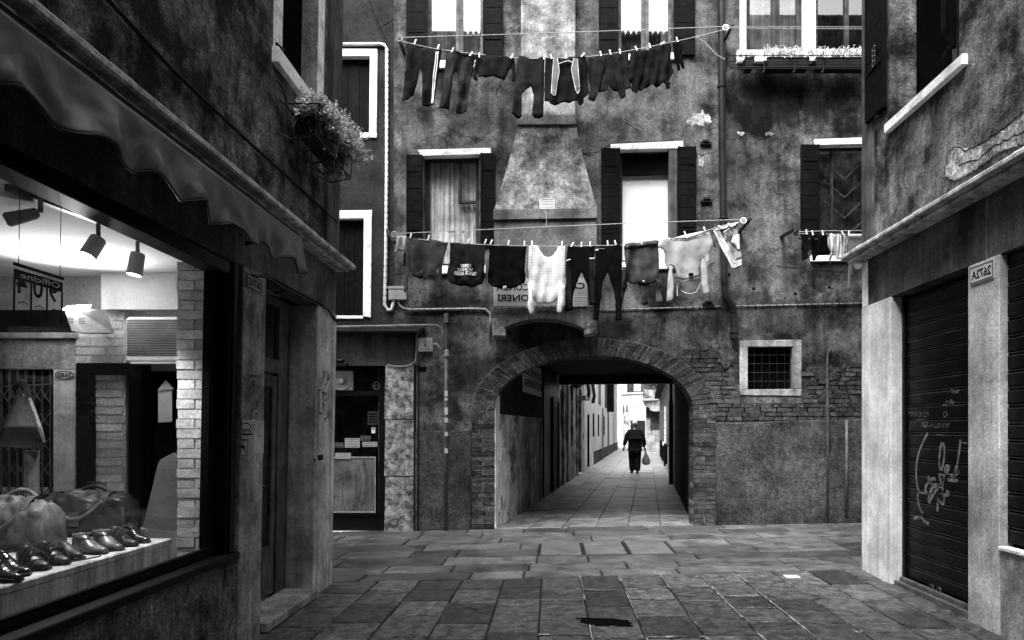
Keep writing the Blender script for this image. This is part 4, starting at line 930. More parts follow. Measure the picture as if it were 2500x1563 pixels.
c2_ = line('conduit', 'greyconduit', vp2, .03, .018, 'grey clipped conduit from the junction box across to the chimney corbel', 'conduit', n=8); clips('clip', c2_, vp2[3:6], .03, 15, .005, .022)
hp1 = [(1200, 752), (1448, 748)]; c3_ = line('cable', 'greyconduit', hp1, .385, .010, 'thin clipped cable under the street name on the chimney breast', 'cable'); clips('clip', c3_, hp1, .385, 17, .005, .018)
hp2 = [(1462, 757), (1600, 753), (1760, 748)]; c4_ = line('cable', 'greyconduit', hp2, .02, .010, 'thin clipped cable between the chimney breast and the downpipe', 'cable'); clips('clip', c4_, hp2, .02, 17, .005, .018)
hp3 = [(1785, 748), (1950, 744), (2115, 740)]; c5_ = line('cable', 'greyconduit', hp3, .02, .010, 'thin clipped cable to the right of the downpipe', 'cable'); clips('clip', c5_, hp3, .02, 17, .005, .018)
k = MB(); k.pbox(FA, fa, (948, 701), (992, 732), .0, .08); jb = k.build('junction_box', M['plastic'], bevel=.01, label='light grey junction box on the corner beside the white conduit', cat='junction box')
k = MB(); k.pbox(FA, fa, (946, 699), (994, 705), .078, .088); k.build('lid', M['plastic'], jb, bevel=.003)
k = MB(); k.pbox(FA, fa, (1021, 825), (1057, 859), .0, .07); ab = k.build('alarm_box', M['plastic'], bevel=.008, label='small white alarm box with a round knob beside the shop canopy', cat='alarm box')
k = MB(); k.pprism(FA, fa, [(1029, 827), (1049, 830), (1044, 852), (1026, 850)], .069, .074); k.build('panel', M['sign'], ab)
k = MB(); c = FA(fa(1038, 842, .076)[0], .076, fa(1038, 842, .076)[1]); k.lathe([(.02, 0), (.016, .012)], c, (0, -1, 0)); k.pbox(FA, fa, (1034, 833), (1041, 836), .074, .078); k.build('knob', M['galv'], ab)
line('conduit', 'greyconduit', [(790, 798), (1050, 793), (1066, 794), (1078, 800), (1081, 815), (1081, 845), (1077, 852), (1071, 846), (1067, 840), (1057, 840)], .24, .011, 'thin pale conduit along the shop canopy bending down to the alarm box', 'conduit')
line('cable', 'greyconduit', [(1019, 812), (1016, 860), (1012, 884), (990, 894), (960, 894), (945, 890)], .05, .010, 'pale cable looping down under the shop canopy corner', 'cable', sm=True)
line('cable', 'cable', [(1040, 860), (1036, 870), (1023, 882), (1019, 900), (1022, 930), (1021, 1100), (1020, 1298)], .03, .012, 'dark cable dropping from the alarm box along the shop pillar', 'cable', sm=True)
pp = line('vent_pipe', 'galv', [(1090, 862), (1089, 1000), (1087, 1298)], .06, .030, 'slim grey vertical pipe with torn stickers against the rough plinth', 'pipe', n=10)
k = MB()
for y, h in ((954, 14), (972, 6), (995, 18), (1020, 12), (1055, 10), (1095, 12)): k.pbox(FA, fa, (1085, y), (1093, y + h), .05, .094)
k.build('sticker', M['sign'], pp); k = MB(); c = FA(fa(1090, 866, .06)[0], .06, fa(1090, 866, .06)[1]); k.lathe([(.045, -.03), (.045, 0), (.034, .01), (.034, .06), (.02, .075)], c); k.build('cap', M['plastic'], pp, smooth=False)
k = MB(); k.tube(pts_fa([(1090, 862), (1090, 790)], .05), .008); k.pbox(FA, fa, (1084, 765), (1094, 787), .02, .08); k.build('cable_head', M['galv'], pp)
line('vent_pipe', 'galv', [(2030, 850), (2026, 852), (2021, 862), (2020, 880), (2021, 1050), (2020, 1278)], .05, .018, 'thin metal pipe with a bent top left of the right corner house', 'pipe')
line('vent_pipe', 'galv', [(2067, 1027), (2067, 1150), (2066, 1258)], .05, .025, 'short stub pipe standing against the plinth beside the right corner house', 'pipe')
for i, (x, y, lb) in enumerate(((1724, 349, 'small black wall bracket level with the lower window lintel left of the downpipe'), (1726, 490, 'small black wall bracket halfway down left of the downpipe'), (1730, 742, 'small dark wall bracket just above the clipped cable left of the downpipe'))):
    k = MB(); k.pbox(FA, fa, (x - 14, y - 4), (x + 14, y + 4), .0, .05); k.pbox(FA, fa, (x - 8, y - 9), (x + 8, y - 3), .02, .07); k.build('wall_bracket', M['iron'], bevel=.006, label=lb, cat='bracket', group='black brackets on the front house')
k = MB(); k.pbox(FA, fa, (1022, 896), (1041, 908), .0, .006); k.build('letter_slot', M['void'], label='small black slot in the wall right of the dark shop', cat='slot')
# vent grilles
for (p0, p1, d, lb) in (((1317, 485), (1354, 511), .375, 'white slatted vent grille set low on the chimney hood'), ((1399, 724), (1433, 747), .372, 'white slatted vent grille at the right end of the street name')):
    k = MB(); k.pbox(FA, fa, p0, p1, d - .06, d - .012); gr = k.build('vent_grille', M['galv'], label=lb, cat='vent grille', group='white vent grilles')
    k = MB(); n_ = 7
    for i in range(n_): y = p0[1] + (p1[1] - p0[1]) * (i + .15) / n_; k.pbox(FA, fa, (p0[0] + 1, y), (p1[0] - 1, y + (p1[1] - p0[1]) / n_ * .55), d - .014, d)
    k.build('slat', M['whiteplastic'], gr)
    k = MB()
    for q0, q1 in (((p0[0], p0[1]), (p0[0] + 1.4, p1[1])), ((p1[0] - 1.4, p0[1]), (p1[0], p1[1])), ((p0[0] + 1.4, p0[1]), (p1[0] - 1.4, p0[1] + 1.4)), ((p0[0] + 1.4, p1[1] - 1.4), (p1[0] - 1.4, p1[1]))): k.pbox(FA, fa, q0, q1, d - .013, d + .004)
    k.build('rim', M['whiteplastic'], gr)
k = MB(); k.tube(smoothp([FA(fa(x, y, .40)[0], .40, fa(x, y, .40)[1]) for x, y in ((1332, 505), (1331, 515), (1334, 525), (1334, 553))]), .004); k.build('loose_wire', M['rope'], label='short loose wire hanging from the hood vent', cat='wire')
# street name on the chimney breast (mirrored, as the photograph is)
k = MB(); k.pprism(FA, fa, [(1205, 680), (1434, 678), (1434, 746), (1205, 748)], .355, .366); sg = k.build('street_sign', M['sign'], label='pale street name panel on the chimney breast half hidden by the washing', cat='street sign')
def tx(mb, s, x0, x1, yb, yt, d, slope=0.0, bold=.02):        # mirrored line: starts at photo x1 and runs left to x0
    def mp(u, v): x = x1 + (x0 - x1) * u; a, z = fa(x, yb + (yt - yb) * v + slope * (x - x0), d); return FA(a, d, z)
    text(mb, s, mp, bold)
def serif(mb, s, x0, x1, yb, yt, d):
    tx(mb, s, x0, x1, yb, yt, d)
k = MB(); serif(k, 'CONDA', 1212, 1290, 709, 693, .369); k.build('lettering', M['ink'], sg); k = MB(); serif(k, 'CA', 1391, 1428, 705, 690, .369); k.build('lettering', M['ink'], sg); k = MB(); serif(k, 'ONERI', 1216, 1292, 735, 719, .369)
for x0, x1, y in ((1215, 1222, 735), (1215, 1222, 719.8), (1226, 1231, 735), (1239, 1243, 735), (1268, 1272, 719.8), (1258, 1262, 735)): k.pbox(FA, fa, (x0, y - .9), (x1, y + .9), .368, .3695)
k.build('lettering', M['ink'], sg)
# street name inside the passage, mirrored, on the left wall
k = MB(); p = [al(1268, 925), al(1318, 905), al(1318, 964), al(1268, 956)]
sa, sb, zt, zb = al(1273, 950)[0], al(1318, 950)[0], al(1318, 905, .04)[1], al(1318, 965, .04)[1]; zb2 = (al(1273, 958, .04)[1] + zb) / 2
k.box(AL, sa, sb, .02, .034, zb2, 2.82); s2 = k.build('street_sign', M['peg'], label='white street name panel high on the left wall inside the passage', cat='street sign')
k = MB(); hh = (2.82 - zb2)
text(k, 'SOTOPORTEGO', lambda u, v: AL(sb - .08 + (sa - sb + .16) * u, .037, 2.82 - hh * (.42 - .22 * v)), .02)
text(k, 'DEL TAGIAPIERA', lambda u, v: AL(sb - .06 + (sa - sb + .12) * u, .037, 2.82 - hh * (.80 - .24 * v)), .02); k.build('lettering', M['ink'], s2)
# notices on the dark shop door
def notice(nm, lb, x0, y0, x1, y1, m, lines, d=-.095, cat='notice', group='notices on the dark shop door', words=()):
    k = MB(); k.pbox(FA, fa, (x0, y0), (x1, y1), d - .006, d); o = k.build(nm, M[m], label=lb, cat=cat, group=group)
    if lines or words:
        k = MB()
        for i in range(lines):
            y = y0 + (y1 - y0) * (i + .5) / lines; q = x0 + 2
            while q < x1 - 3: ww = random.uniform(1.5, 4.5); k.pbox(FA, fa, (q, y - .7), (min(q + ww, x1 - 2), y + .7), d, d + .0015); q += ww + 1.2
        for (s, xa, xb, yb, yt) in words: tx(k, s, xa, xb, yb, yt, d + .002)
        k.build('lettering', M['ink'] if m != 'black' else M['galv'], o)
    return o
notice('notice', 'pale square paper notice in the middle of the dark shop door', 842, 1070, 878, 1093, 'sign', 4)
notice('notice', 'wide pale notice strip at the right of the shop door glass', 885, 1079, 921, 1091, 'sign', 2)
notice('notice', 'dark grey notice strip above the wide pale strip on the shop door', 880, 1064, 905, 1076, 'galv', 2)
notice('notice', 'dark grey notice strip at the left of the square paper on the shop door', 812, 1081, 838, 1093, 'galv', 2)
notice('notice', 'pale notice overlapping the top edge of the boat drawing', 819, 1106, 856, 1121, 'sign', 3, d=-.08)
pb_ = notice('notice', 'black framed placard with pale lettering high on the shop door', 898, 1005, 921, 1037, 'black', 5)
k = MB()
for q0, q1 in (((898, 1005), (921, 1006)), ((898, 1036), (921, 1037)), ((898, 1005.5), (899, 1036.5)), ((920, 1005.5), (921, 1036.5))): k.pbox(FA, fa, q0, q1, -.096, -.091)
k.build('border', M['galv'], pb_)
tg = notice('hanging_tag', 'tiny white tag with a black loop under the black placard', 907, 1044, 916, 1058, 'whiteplate', 0, cat='tag')
k = MB(); k.pbox(FA, fa, (909, 1046), (914, 1049), -.095, -.092); k.build('loop', M['ink'], tg)
M['poster'] = mat('yellowed_drawing', 0.05, 0.15, 2.2, grain=.2, con=(.38, .62))
po = notice('boat_drawing', 'large technical drawing of a boat hull in a light frame on the dark shop door', 812, 1117, 916, 1250, 'poster', 0, cat='drawing')
k = MB()
for q0, q1 in (((810, 1115), (917, 1118)), ((810, 1249), (917, 1252)), ((914.5, 1118), (917, 1249)), ((810, 1118), (812, 1249))): k.pbox(FA, fa, q0, q1, -.1, -.088)
k.build('frame', M['plastic'], po)
k = MB(); PT = lambda x, y: FA(fa(x, y, -.0935)[0], -.0935, fa(x, y, -.0935)[1]); ny = Vector((0, 1, 0))
def stroke(l, wd=.006): k.ribbon([PT(x, y) for x, y in l], wd, ny)
for sg_ in (-1, 1): stroke([(875 + sg_ * 7 * math.sin(math.pi * i / 14), 1135 + i * 6.6) for i in range(15)]); stroke([(875 + sg_ * 3.5 * math.sin(math.pi * i / 14), 1145 + i * 5.2) for i in range(15)], .004)
for o_ in (0, 5): stroke([(884 + o_ + 8 * math.sin(math.pi * i / 14), 1122 + i * 8) for i in range(15)])
for i in range(28): q = 884 + 8 * math.sin(math.pi * i / 28); stroke([(q, 1122 + i * 4), (q + 5, 1122 + i * 4)], .003)
for x in (836, 848, 855, 868): stroke([(x, 1128), (x + random.uniform(-1, 1), 1240)], .003)
for x, y in ((822, 1192), (822, 1216)): stroke([(x + 5 * math.cos(a), y + 5 * math.sin(a)) for a in [i * .4 for i in range(17)]], .004)
for x in (840, 862, 911): 
    for i in range(7): stroke([(x, 1236 + i * 1.8), (x + 2.5, 1236 + i * 1.8)], .005)
for x in (898, 906): stroke([(x, 1150 + 0), (x + 3, 1200), (x, 1240)], .003)
for y in (1122, 1244): stroke([(816, y), (912, y)], .003)
for x in (816, 912): stroke([(x, 1122), (x, 1244)], .003)
stroke([(818, 1236), (826, 1240), (836, 1234), (838, 1180)], .004)
k.build('line_work', M['ink'], po)
k = MB(); c = fa(834, 893); k.box(FA, c[0] - .11, c[0] + .11, .0, .10, c[1] - .02, c[1] + .05); k.box(FA, c[0] - .06, c[0] + .06, .02, .12, c[1] + .05, c[1] + .09); k.build('door_lamp', M['iron'], bevel=.015, label='black lamp housing over the dark shop door', cat='lamp')
# house numbers (mirrored)
def number(fr, pj, lb, p0, p1, s, d, x_first, x_last, oval=False, m='whiteplate', par=None):
    a0, z1 = pj(*p0, d); a1, z0 = pj(*p1, d)
    if a0 > a1: a0, a1 = a1, a0
    k = MB()
    if oval: k.prism(fr, [((a0 + a1) / 2 + (a1 - a0) / 2 * math.cos(t), (z0 + z1) / 2 + (z1 - z0) / 2 * math.sin(t)) for t in [i * math.pi / 16 for i in range(32)]], d - .02, d)
    else: k.box(fr, a0, a1, d - .02, d, z0, z1)
    o = k.build('house_number', M[m], label=lb, cat='house number', group='house number plates')
    af, al_ = (a1, a0) if x_first == 'hi' else (a0, a1); hh = z1 - z0; pad = .14 if oval else .09
    k = MB(); text(k, s, lambda u, v: fr(af + (al_ - af) * (pad + (1 - 2 * pad) * u), d + .002, z0 + hh * (.26 + .48 * v)), .025)
    if not oval:
        e = .006
        for (u0, u1, w0, w1) in ((a0 + e, a1 - e, z0 + e, z0 + 2 * e), (a0 + e, a1 - e, z1 - 2 * e, z1 - e), (a0 + e, a0 + 2 * e, z0 + 2 * e, z1 - 2 * e), (a1 - 2 * e, a1 - e, z0 + 2 * e, z1 - 2 * e)): k.box(fr, u0, u1, d, d + .002, w0, w1)
    else: k.ribbon([fr((a0 + a1) / 2 + (a1 - a0) * .46 * math.cos(t), d + .002, (z0 + z1) / 2 + (z1 - z0) * .44 * math.sin(t)) for t in [i * math.pi / 16 for i in range(33)]], .006, fr(0, 1, 0) - fr(0, 0, 0))
    k.build('digits', M['ink'], o); return o
zp = le(620, 680)[1]
number(LE, lambda x, y, d: le(x, y, d), 'grey stone plate reading 2671C on the left pillar beside the shop door', (603, 664), (640, 720), '2671C', .022, 'hi', None, m='sign')
number(RI, lambda x, y, d: ri(x, y, d), 'white rectangular plate reading 2672A on the right pillar by the roller shutter', (2367, 655), (2425, 677), '2672A', .025, 'lo', None)
number(XE, xe, 'white oval plate reading 2680 on the post inside the shop', (133, 905), (182, 927), '2680', .07, 'hi', None, oval=True)
# ---------------------------------------------------------------- washing
YW = 10.30
def cloth(name, v, hi=None, **k): return mat(name, v, hi or v * 1.7, k.pop('scale', 5), grain=k.pop('grain', .25), bscale=k.pop('bscale', 160), rough=.95, spec=.02, **k)
C = dict(black=cloth('black_cotton', .0022, .005), dark=cloth('charcoal_jersey', .005, .013), jeans=cloth('grey_denim', .012, .034, streak=.4, sstr=14), mid=cloth('grey_cotton', .024, .05),
         tee=cloth('dark_grey_cotton', .008, .018), steel=cloth('steel_cotton', .06, .10), light=cloth('pale_fleece', .20, .32), towel=cloth('grey_towel', .10, .15), panel=cloth('grey_panel', .11, .15),
         white=cloth('white_piping', .55, .7), print=cloth('printed_linen', .05, .24, scale=9, con=(.45, .55)), pale=cloth('pale_linen', .5, .6))
def checked(name, a, b, per, only_x=False):
    m = mat(name, a, a * 1.1, 4, rough=.95, spec=.1, grain=.2, bscale=160); t = m.node_tree; b_ = t.nodes['Principled BSDF']; src = b_.inputs['Base Color'].links[0].from_socket
    geo = t.nodes.new('ShaderNodeNewGeometry'); sp = t.nodes.new('ShaderNodeSeparateXYZ'); t.links.new(geo.outputs['Position'], sp.inputs[0]); v = src
    for ax in ((0,) if only_x else (0, 2)):
        mu = t.nodes.new('ShaderNodeMath'); mu.operation = 'SINE'; m2 = t.nodes.new('ShaderNodeMath'); m2.operation = 'MULTIPLY'; m2.inputs[1].default_value = 2 * math.pi / per
        t.links.new(sp.outputs[ax], m2.inputs[0]); t.links.new(m2.outputs[0], mu.inputs[0])
        mr = t.nodes.new('ShaderNodeMapRange'); t.links.new(mu.outputs[0], mr.inputs[0]); mr.inputs[1].default_value = -.3; mr.inputs[2].default_value = .3; mr.inputs[3].default_value = b; mr.inputs[4].default_value = 1
        mm = t.nodes.new('ShaderNodeMath'); mm.operation = 'MULTIPLY'; t.links.new(v, mm.inputs[0]); t.links.new(mr.outputs[0], mm.inputs[1]); v = mm.outputs[0]
    t.links.new(v, b_.inputs['Base Color']); return m
C['gingham'] = checked('white_gingham', .56, .86, .040); C['striped'] = checked('striped_shirting', .55, .35, .034, True)
class Fold:
    def __init__(s, seed, amp, k=14, skew=.3):
        r = random.Random(seed); s.amp = amp; s.sd = seed * 1.7; s.cat = 0.0; s.xc = 0.0; s.w = [(r.uniform(.5, 1.0), k * r.uniform(.7, 3.2), r.uniform(0, 6.3), r.uniform(-skew, skew)) for _ in range(5)]; s.zt = None; s.h = 1
    def __call__(s, x, z):
        t = min(1, max(0, (s.zt - z) / s.h)); v = sum(a * math.sin(k * (x + q * z) + p) for a, k, p, q in s.w) / 2.0; return 1.9 * s.amp * (.25 + .75 * t) * (math.copysign(abs(v) ** .8, v)) + s.amp * (.5 + .5 * t) * (1.3 * mnoise.noise(Vector((x * 8, s.sd, z * 5))) + .5 * mnoise.noise(Vector((x * 17, s.sd + 3, z * 13)))) + s.cat * math.sin(27 * (z - 2.4 * (x - s.xc) ** 2) + 2.5 * mnoise.noise(Vector((x * 5, s.sd, z * 4)))) * (.3 + t)
def panel(mb, poly, fold, off, th, ch=6.0, wob=1.0, seed=1, Y=None):
    Y = Y or YW; r = random.Random(seed); pts = []
    n = len(poly)
    for i in range(n):
        a, b = Vector(poly[i]), Vector(poly[(i + 1) % n]); m_ = max(1, int((b - a).length / ch))
        for j in range(m_):
            p = a.lerp(b, j / m_); 
            if j: p += Vector((r.uniform(-wob, wob), r.uniform(-wob, wob))) * .5
            pts.append(p)
    nb = len(pts); xs = [p.x for p in pts]; ys = [p.y for p in pts]
    def inside(x, y):
        c = False; j = nb - 1
        for i in range(nb):
            if (pts[i].y > y) != (pts[j].y > y) and x < (pts[j].x - pts[i].x) * (y - pts[i].y) / (pts[j].y - pts[i].y) + pts[i].x: c = not c
            j = i
        return c
    def edged(x, y):
        p = Vector((x, y)); best = 1e9
        for i in range(nb):
            a, b = pts[i], pts[(i + 1) % nb]; ab = b - a; t = max(0, min(1, (p - a).dot(ab) / max(1e-9, ab.dot(ab)))); best = min(best, (p - a - ab * t).length)
        return best
    allp = list(pts); dist = [0.0] * nb
    y = min(ys) + ch / 2
    while y < max(ys):
        x = min(xs) + ch / 2
        while x < max(xs):
            if inside(x, y):
                d = edged(x, y)
                if d > ch * .45: allp.append(Vector((x + r.uniform(-1, 1), y + r.uniform(-1, 1)))); dist.append(d)
            x += ch
        y += ch
    res = delaunay_2d_cdt([Vector((p.x, p.y)) for p in allp], [(i, (i + 1) % nb) for i in range(nb)], [], 1, 1e-4)
    vs, fs, ov = res[0], res[2], res[3]
    dd = [max([dist[q] for q in o_] or [0.0]) for o_ in ov]
    zs_ = [H - (v.y - CY) * Y / FPX for v in vs]; 
    if fold.zt is None: fold.zt = max(zs_); fold.h = max(.2, max(zs_) - min(zs_))
    F_, B_ = [], []
    for v, d, z in zip(vs, dd, zs_):
        x = (v.x - CX) * Y / FPX; bul = min(1, d / 7) ** .7 * th * .7; y0 = Y + fold(x, z) + off
        F_.append(Vector((x, y0 - bul - .0015, z))); B_.append(Vector((x, y0 + bul + .0015, z)))
    nV = len(F_); used = [i for f in fs for i in f]
    faces = [tuple(f) for f in fs] + [tuple(i + nV for i in f[::-1]) for f in fs]
    from collections import Counter
    ec = Counter(); 
    for f in fs:
        for i in range(len(f)): ec[tuple(sorted((f[i], f[(i + 1) % len(f)])))] += 1
    faces += [(a, b, b + nV, a + nV) for (a, b), c_ in ec.items() if c_ == 1]
    mb.add(F_ + B_, faces); return mb
def garment(name, label, cat, polys, mname, amp=.022, k=14, th=.012, seed=1, ch=5.0, group='washing on the lines', Y=None, wob=1.0, offs=None, cat_=0.0, xc=0.0):
    fold = Fold(seed, amp, k); fold.cat = cat_; fold.xc = (xc - CX) * YW / FPX; mb = MB()
    for i, p in enumerate(polys): panel(mb, p, fold, (offs[i] if offs else -.012 * (i % 2)), th, ch, wob, seed + i, Y)
    o = mb.build(name, C[mname], smooth=True, label=label, cat=cat, group=group); o['fold'] = 0; del o['fold']
    return o, fold
def deco(o, fold, name, mname, poly, off=-.03, ch=5.0, Y=None, th=.002):
    mb = MB(); panel(mb, poly, fold, off, th, ch, .4, 3, Y); return mb.build(name, C[mname], o, smooth=True)
def piping(o, fold, pts, mname='white', r=.006, off=-.03, name='piping', Y=None):
    Y = Y or YW; q = []
    for a, b in zip(pts[:-1], pts[1:]):
        n_ = max(1, int(math.dist(a, b) / 5)); q += [(a[0] + (b[0] - a[0]) * j / n_, a[1] + (b[1] - a[1]) * j / n_) for j in range(n_)]
    q.append(pts[-1]); k = MB(); w_ = []
    for x, y in q:
        p = P(x, y, Y); p.y += fold(p.x, p.z) + off; w_.append(p)
    k.tube(w_, r, 5); return k.build(name, C[mname], o)
def zc(x0, y0, s): return lambda l: [(x0 + a * s, y0 + b * s) for a, b in l]      # zoom-crop coordinates -> photo pixels
U1 = zc(800, 0, .28937); U2 = zc(1000, 80, .14549); U3 = zc(1240, 90, .13889); U4 = zc(1430, 60, .13889)
V1 = zc(900, 400, .26455); V2 = zc(1080, 580, .09259); V3 = zc(1190, 640, .13889); V4 = zc(1360, 560, .15209); V5 = zc(1580, 500, .17199); V6 = zc(1880, 540, .13228)
# --- upper line
o, f = garment('track_pants', 'dark track pants with two white side stripes at the left end of the upper line', 'trousers',
    [U1([(690, 385), (760, 395), (830, 410), (968, 424), (955, 480), (925, 640), (900, 890), (880, 905), (860, 893), (800, 900), (800, 740), (795, 600), (783, 575), (755, 690), (720, 800), (690, 858), (655, 860), (622, 850), (640, 720), (665, 560), (672, 430)])], 'dark', .030, 11, .02, 11)
deco(o, f, 'stripe', 'white', U2([(444, 335), (462, 335), (412, 800), (388, 1222), (370, 1220), (398, 780)]), -.028); deco(o, f, 'stripe', 'white', U2([(474, 335), (494, 335), (440, 800), (406, 1225), (393, 1223), (425, 790)]), -.028)
o, f = garment('jeans', 'faded grey jeans hanging by the waistband beside the striped track pants', 'jeans',
    [U2([(612, 300), (650, 275), (715, 330), (840, 345), (1020, 365), (1065, 352), (1110, 380), (1075, 560), (1020, 800), (985, 1100), (955, 1345), (870, 1340), (785, 1360), (785, 1200), (815, 960), (800, 620), (760, 670), (735, 730), (715, 900), (680, 1130), (655, 1275), (560, 1285), (475, 1275), (540, 1000), (580, 650), (600, 450)])], 'jeans', .028, 12, .02, 23)
deco(o, f, 'waistband', 'dark', U2([(720, 335), (1018, 362), (1010, 402), (860, 395), (760, 365)]), -.03)
o, f = garment('sweatshirt', 'short black sweatshirt folded over the upper line between jeans and black trousers', 'sweatshirt',
    [U2([(1165, 372), (1400, 385), (1740, 410), (1720, 560), (1660, 660), (1590, 795), (1500, 770), (1420, 748), (1330, 742), (1230, 745), (1160, 752), (1125, 650), (1140, 500)]), U2([(1110, 372), (1175, 375), (1160, 560), (1130, 650), (1145, 790), (1105, 802), (1050, 740), (1075, 600), (1105, 480)]), U2([(1715, 408), (1755, 410), (1770, 600), (1778, 800), (1740, 845), (1715, 830), (1722, 700), (1705, 600), (1700, 480)])], 'dark', .022, 16, .015, 31)
o, f = garment('trousers', 'black wide-leg trousers in the middle of the upper line before the chimney', 'trousers',
    [U3([(185, 350), (230, 340), (400, 375), (560, 370), (600, 352), (645, 380), (640, 700), (635, 1000), (622, 1390), (560, 1420), (470, 1415), (418, 1355), (440, 1150), (455, 1000), (400, 860), (330, 930), (250, 1020), (245, 1200), (240, 1400), (200, 1418), (130, 1395), (68, 1355), (100, 1000), (140, 700), (165, 450)])], 'tee', .030, 12, .022, 41)
deco(o, f, 'leg_opening', 'black', U3([(75, 1345), (130, 1330), (240, 1385), (235, 1412), (160, 1408)]), -.034); deco(o, f, 'leg_opening', 'black', U3([(425, 1345), (520, 1325), (618, 1345), (590, 1410), (500, 1415)]), -.034)
o, f = garment('jacket', 'dark sports jacket with pale piped sleeve panels hung by its hem', 'jacket',
    [U3([(660, 375), (900, 375), (1340, 340), (1375, 350), (1400, 520), (1415, 900), (1425, 1000), (1350, 1050), (1220, 1140), (1000, 1160), (850, 1185), (760, 1180), (640, 1130), (640, 800)]), U3([(740, 480), (900, 440), (900, 700), (870, 950), (860, 1150), (820, 1215), (740, 1210), (715, 1150), (700, 900), (720, 650)]), U3([(1130, 450), (1290, 430), (1310, 700), (1335, 1000), (1335, 1140), (1290, 1195), (1245, 1195), (1225, 1120), (1160, 850), (1110, 620)])], 'dark', .018, 13, .014, 51, offs=[0, -.02, -.02])
for pl_ in ([(803, 415), (870, 415), (905, 640), (870, 820), (835, 1040), (800, 1050), (765, 1015), (780, 700)], [(1155, 415), (1220, 415), (1235, 640), (1258, 960), (1222, 1045), (1190, 980), (1112, 610)]): deco(o, f, 'sleeve_panel', 'panel', U3(pl_), -.048); piping(o, f, U3(pl_[1:] + pl_[:1]), off=-.05, r=.0045)
deco(o, f, 'yoke', 'tee', U3([(870, 420), (1155, 415), (1125, 490), (1050, 458), (980, 462), (900, 515)]), -.05); piping(o, f, U3([(895, 517), (950, 485), (1010, 460), (1060, 458), (1125, 495)]), off=-.055, r=.005)
o, f = garment('sweater', 'dark grey sweater with both sleeves hanging down right of the piped jacket', 'sweater',
    [U4([(35, 580), (180, 560), (420, 520), (600, 495), (730, 470), (755, 490), (760, 700), (790, 1060), (800, 1140), (690, 1155), (560, 1170), (470, 1165), (400, 1085), (380, 1160), (330, 1190), (230, 1190), (100, 1140), (50, 1000), (20, 700)]), U4([(135, 600), (350, 600), (345, 760), (300, 900), (240, 1150), (165, 1340), (140, 1358), (40, 1310), (80, 1100), (110, 850)]), U4([(545, 560), (630, 550), (660, 900), (690, 1150), (705, 1280), (620, 1315), (590, 1260), (500, 930), (480, 850)])], 'tee', .024, 15, .014, 61, offs=[0, -.022, -.022])
o, f = garment('cardigan', 'long dark cardigan with gathered folds at the right end of the upper line', 'cardigan',
    [U4([(780, 500), (870, 475), (1140, 440), (1360, 360), (1490, 305), (1505, 420), (1500, 620), (1548, 850), (1500, 920), (1465, 960), (1440, 1040), (1300, 1070), (1200, 1090), (1160, 1065), (1080, 1110), (960, 1155), (850, 1140), (800, 1050), (750, 980), (770, 700)]), U4([(870, 520), (1000, 520), (1015, 900), (980, 990), (930, 1080), (920, 1170), (895, 1230), (795, 1185), (810, 950), (840, 700)]), U4([(1390, 560), (1430, 560), (1450, 900), (1490, 1060), (1470, 1125), (1410, 1125), (1390, 1070), (1395, 850)])], 'dark', .034, 16, .014, 71, offs=[0, -.022, -.022])
o, f = garment('socks', 'pair of black socks pegged alone at the right end of the upper line', 'socks',
    [U4([(1520, 325), (1605, 320), (1625, 560), (1665, 740), (1665, 790), (1635, 808), (1612, 780), (1600, 700), (1555, 660), (1545, 480)]), U4([(1600, 320), (1680, 325), (1685, 520), (1720, 680), (1732, 770), (1715, 800), (1690, 780), (1650, 680), (1620, 560)])], 'black', .01, 14, .012, 81, ch=4)
# --- lower line
o, f = garment('underwear', 'small crumpled pale underwear at the left end of the lower line', 'underwear', [V1([(248, 672), (300, 660), (352, 672), (348, 740), (355, 825), (300, 800), (262, 800), (235, 825), (232, 795), (250, 740)])], 'light', .03, 26, .01, 101, ch=4)
o, f = garment('strap', 'narrow black strap hanging beside the crumpled underwear on the lower line', 'strap', [V1([(325, 820), (350, 810), (352, 880), (345, 945), (318, 942), (318, 870)])], 'black', .012, 14, .006, 102, ch=4)
o, f = garment('grey_shirt', 'plain grey long-sleeved shirt hanging upside down on the left of the lower line', 'shirt',
    [V1([(350, 680), (480, 698), (600, 706), (735, 722), (715, 800), (690, 870), (680, 940), (640, 960), (632, 1090), (600, 1050), (560, 1045), (520, 1075), (495, 1040), (470, 1060), (420, 1050), (400, 1000), (375, 1010), (365, 800)]), V1([(345, 700), (375, 720), (385, 1000), (370, 1100), (372, 1165), (335, 1195), (322, 1170), (335, 1050), (345, 900)]), V1([(640, 930), (680, 930), (672, 1080), (685, 1200), (692, 1222), (655, 1250), (638, 1230), (650, 1190), (640, 1080)]), V1([(425, 1030), (500, 955), (495, 1040), (440, 1055)])], 'mid', .022, 13, .012, 111)
o, f = garment('printed_tee', 'dark grey T-shirt with white printed words hanging upside down', 'T-shirt',
    [V1([(750, 722), (920, 740), (1082, 755), (1070, 900), (1065, 1000), (1050, 1110), (1000, 1125), (930, 1140), (870, 1130), (800, 1118), (760, 1110), (745, 1000), (748, 850)]), V1([(750, 900), (760, 1000), (765, 1105), (740, 1090), (722, 1030), (735, 960)]), V1([(1060, 950), (1068, 985), (1062, 1060), (1048, 1112), (1030, 1110), (1040, 1010)])], 'tee', .020, 15, .012, 121, cat_=.004, xc=1140)
k = MB()
def teetext(s, x0, x1, yb, yt):                     # turned upside down on the shirt: starts at photo x1, top of the letters lowest
    def mp(u, v):
        p = P(x1 + (x0 - x1) * u, yb + (yt - yb) * v, YW); p.y += f(p.x, p.z) - .028; return p
    text(k, s, mp, .03)
q = V2([(325, 905), (895, 1005), (405, 815), (812, 895), (475, 715), (762, 795)])
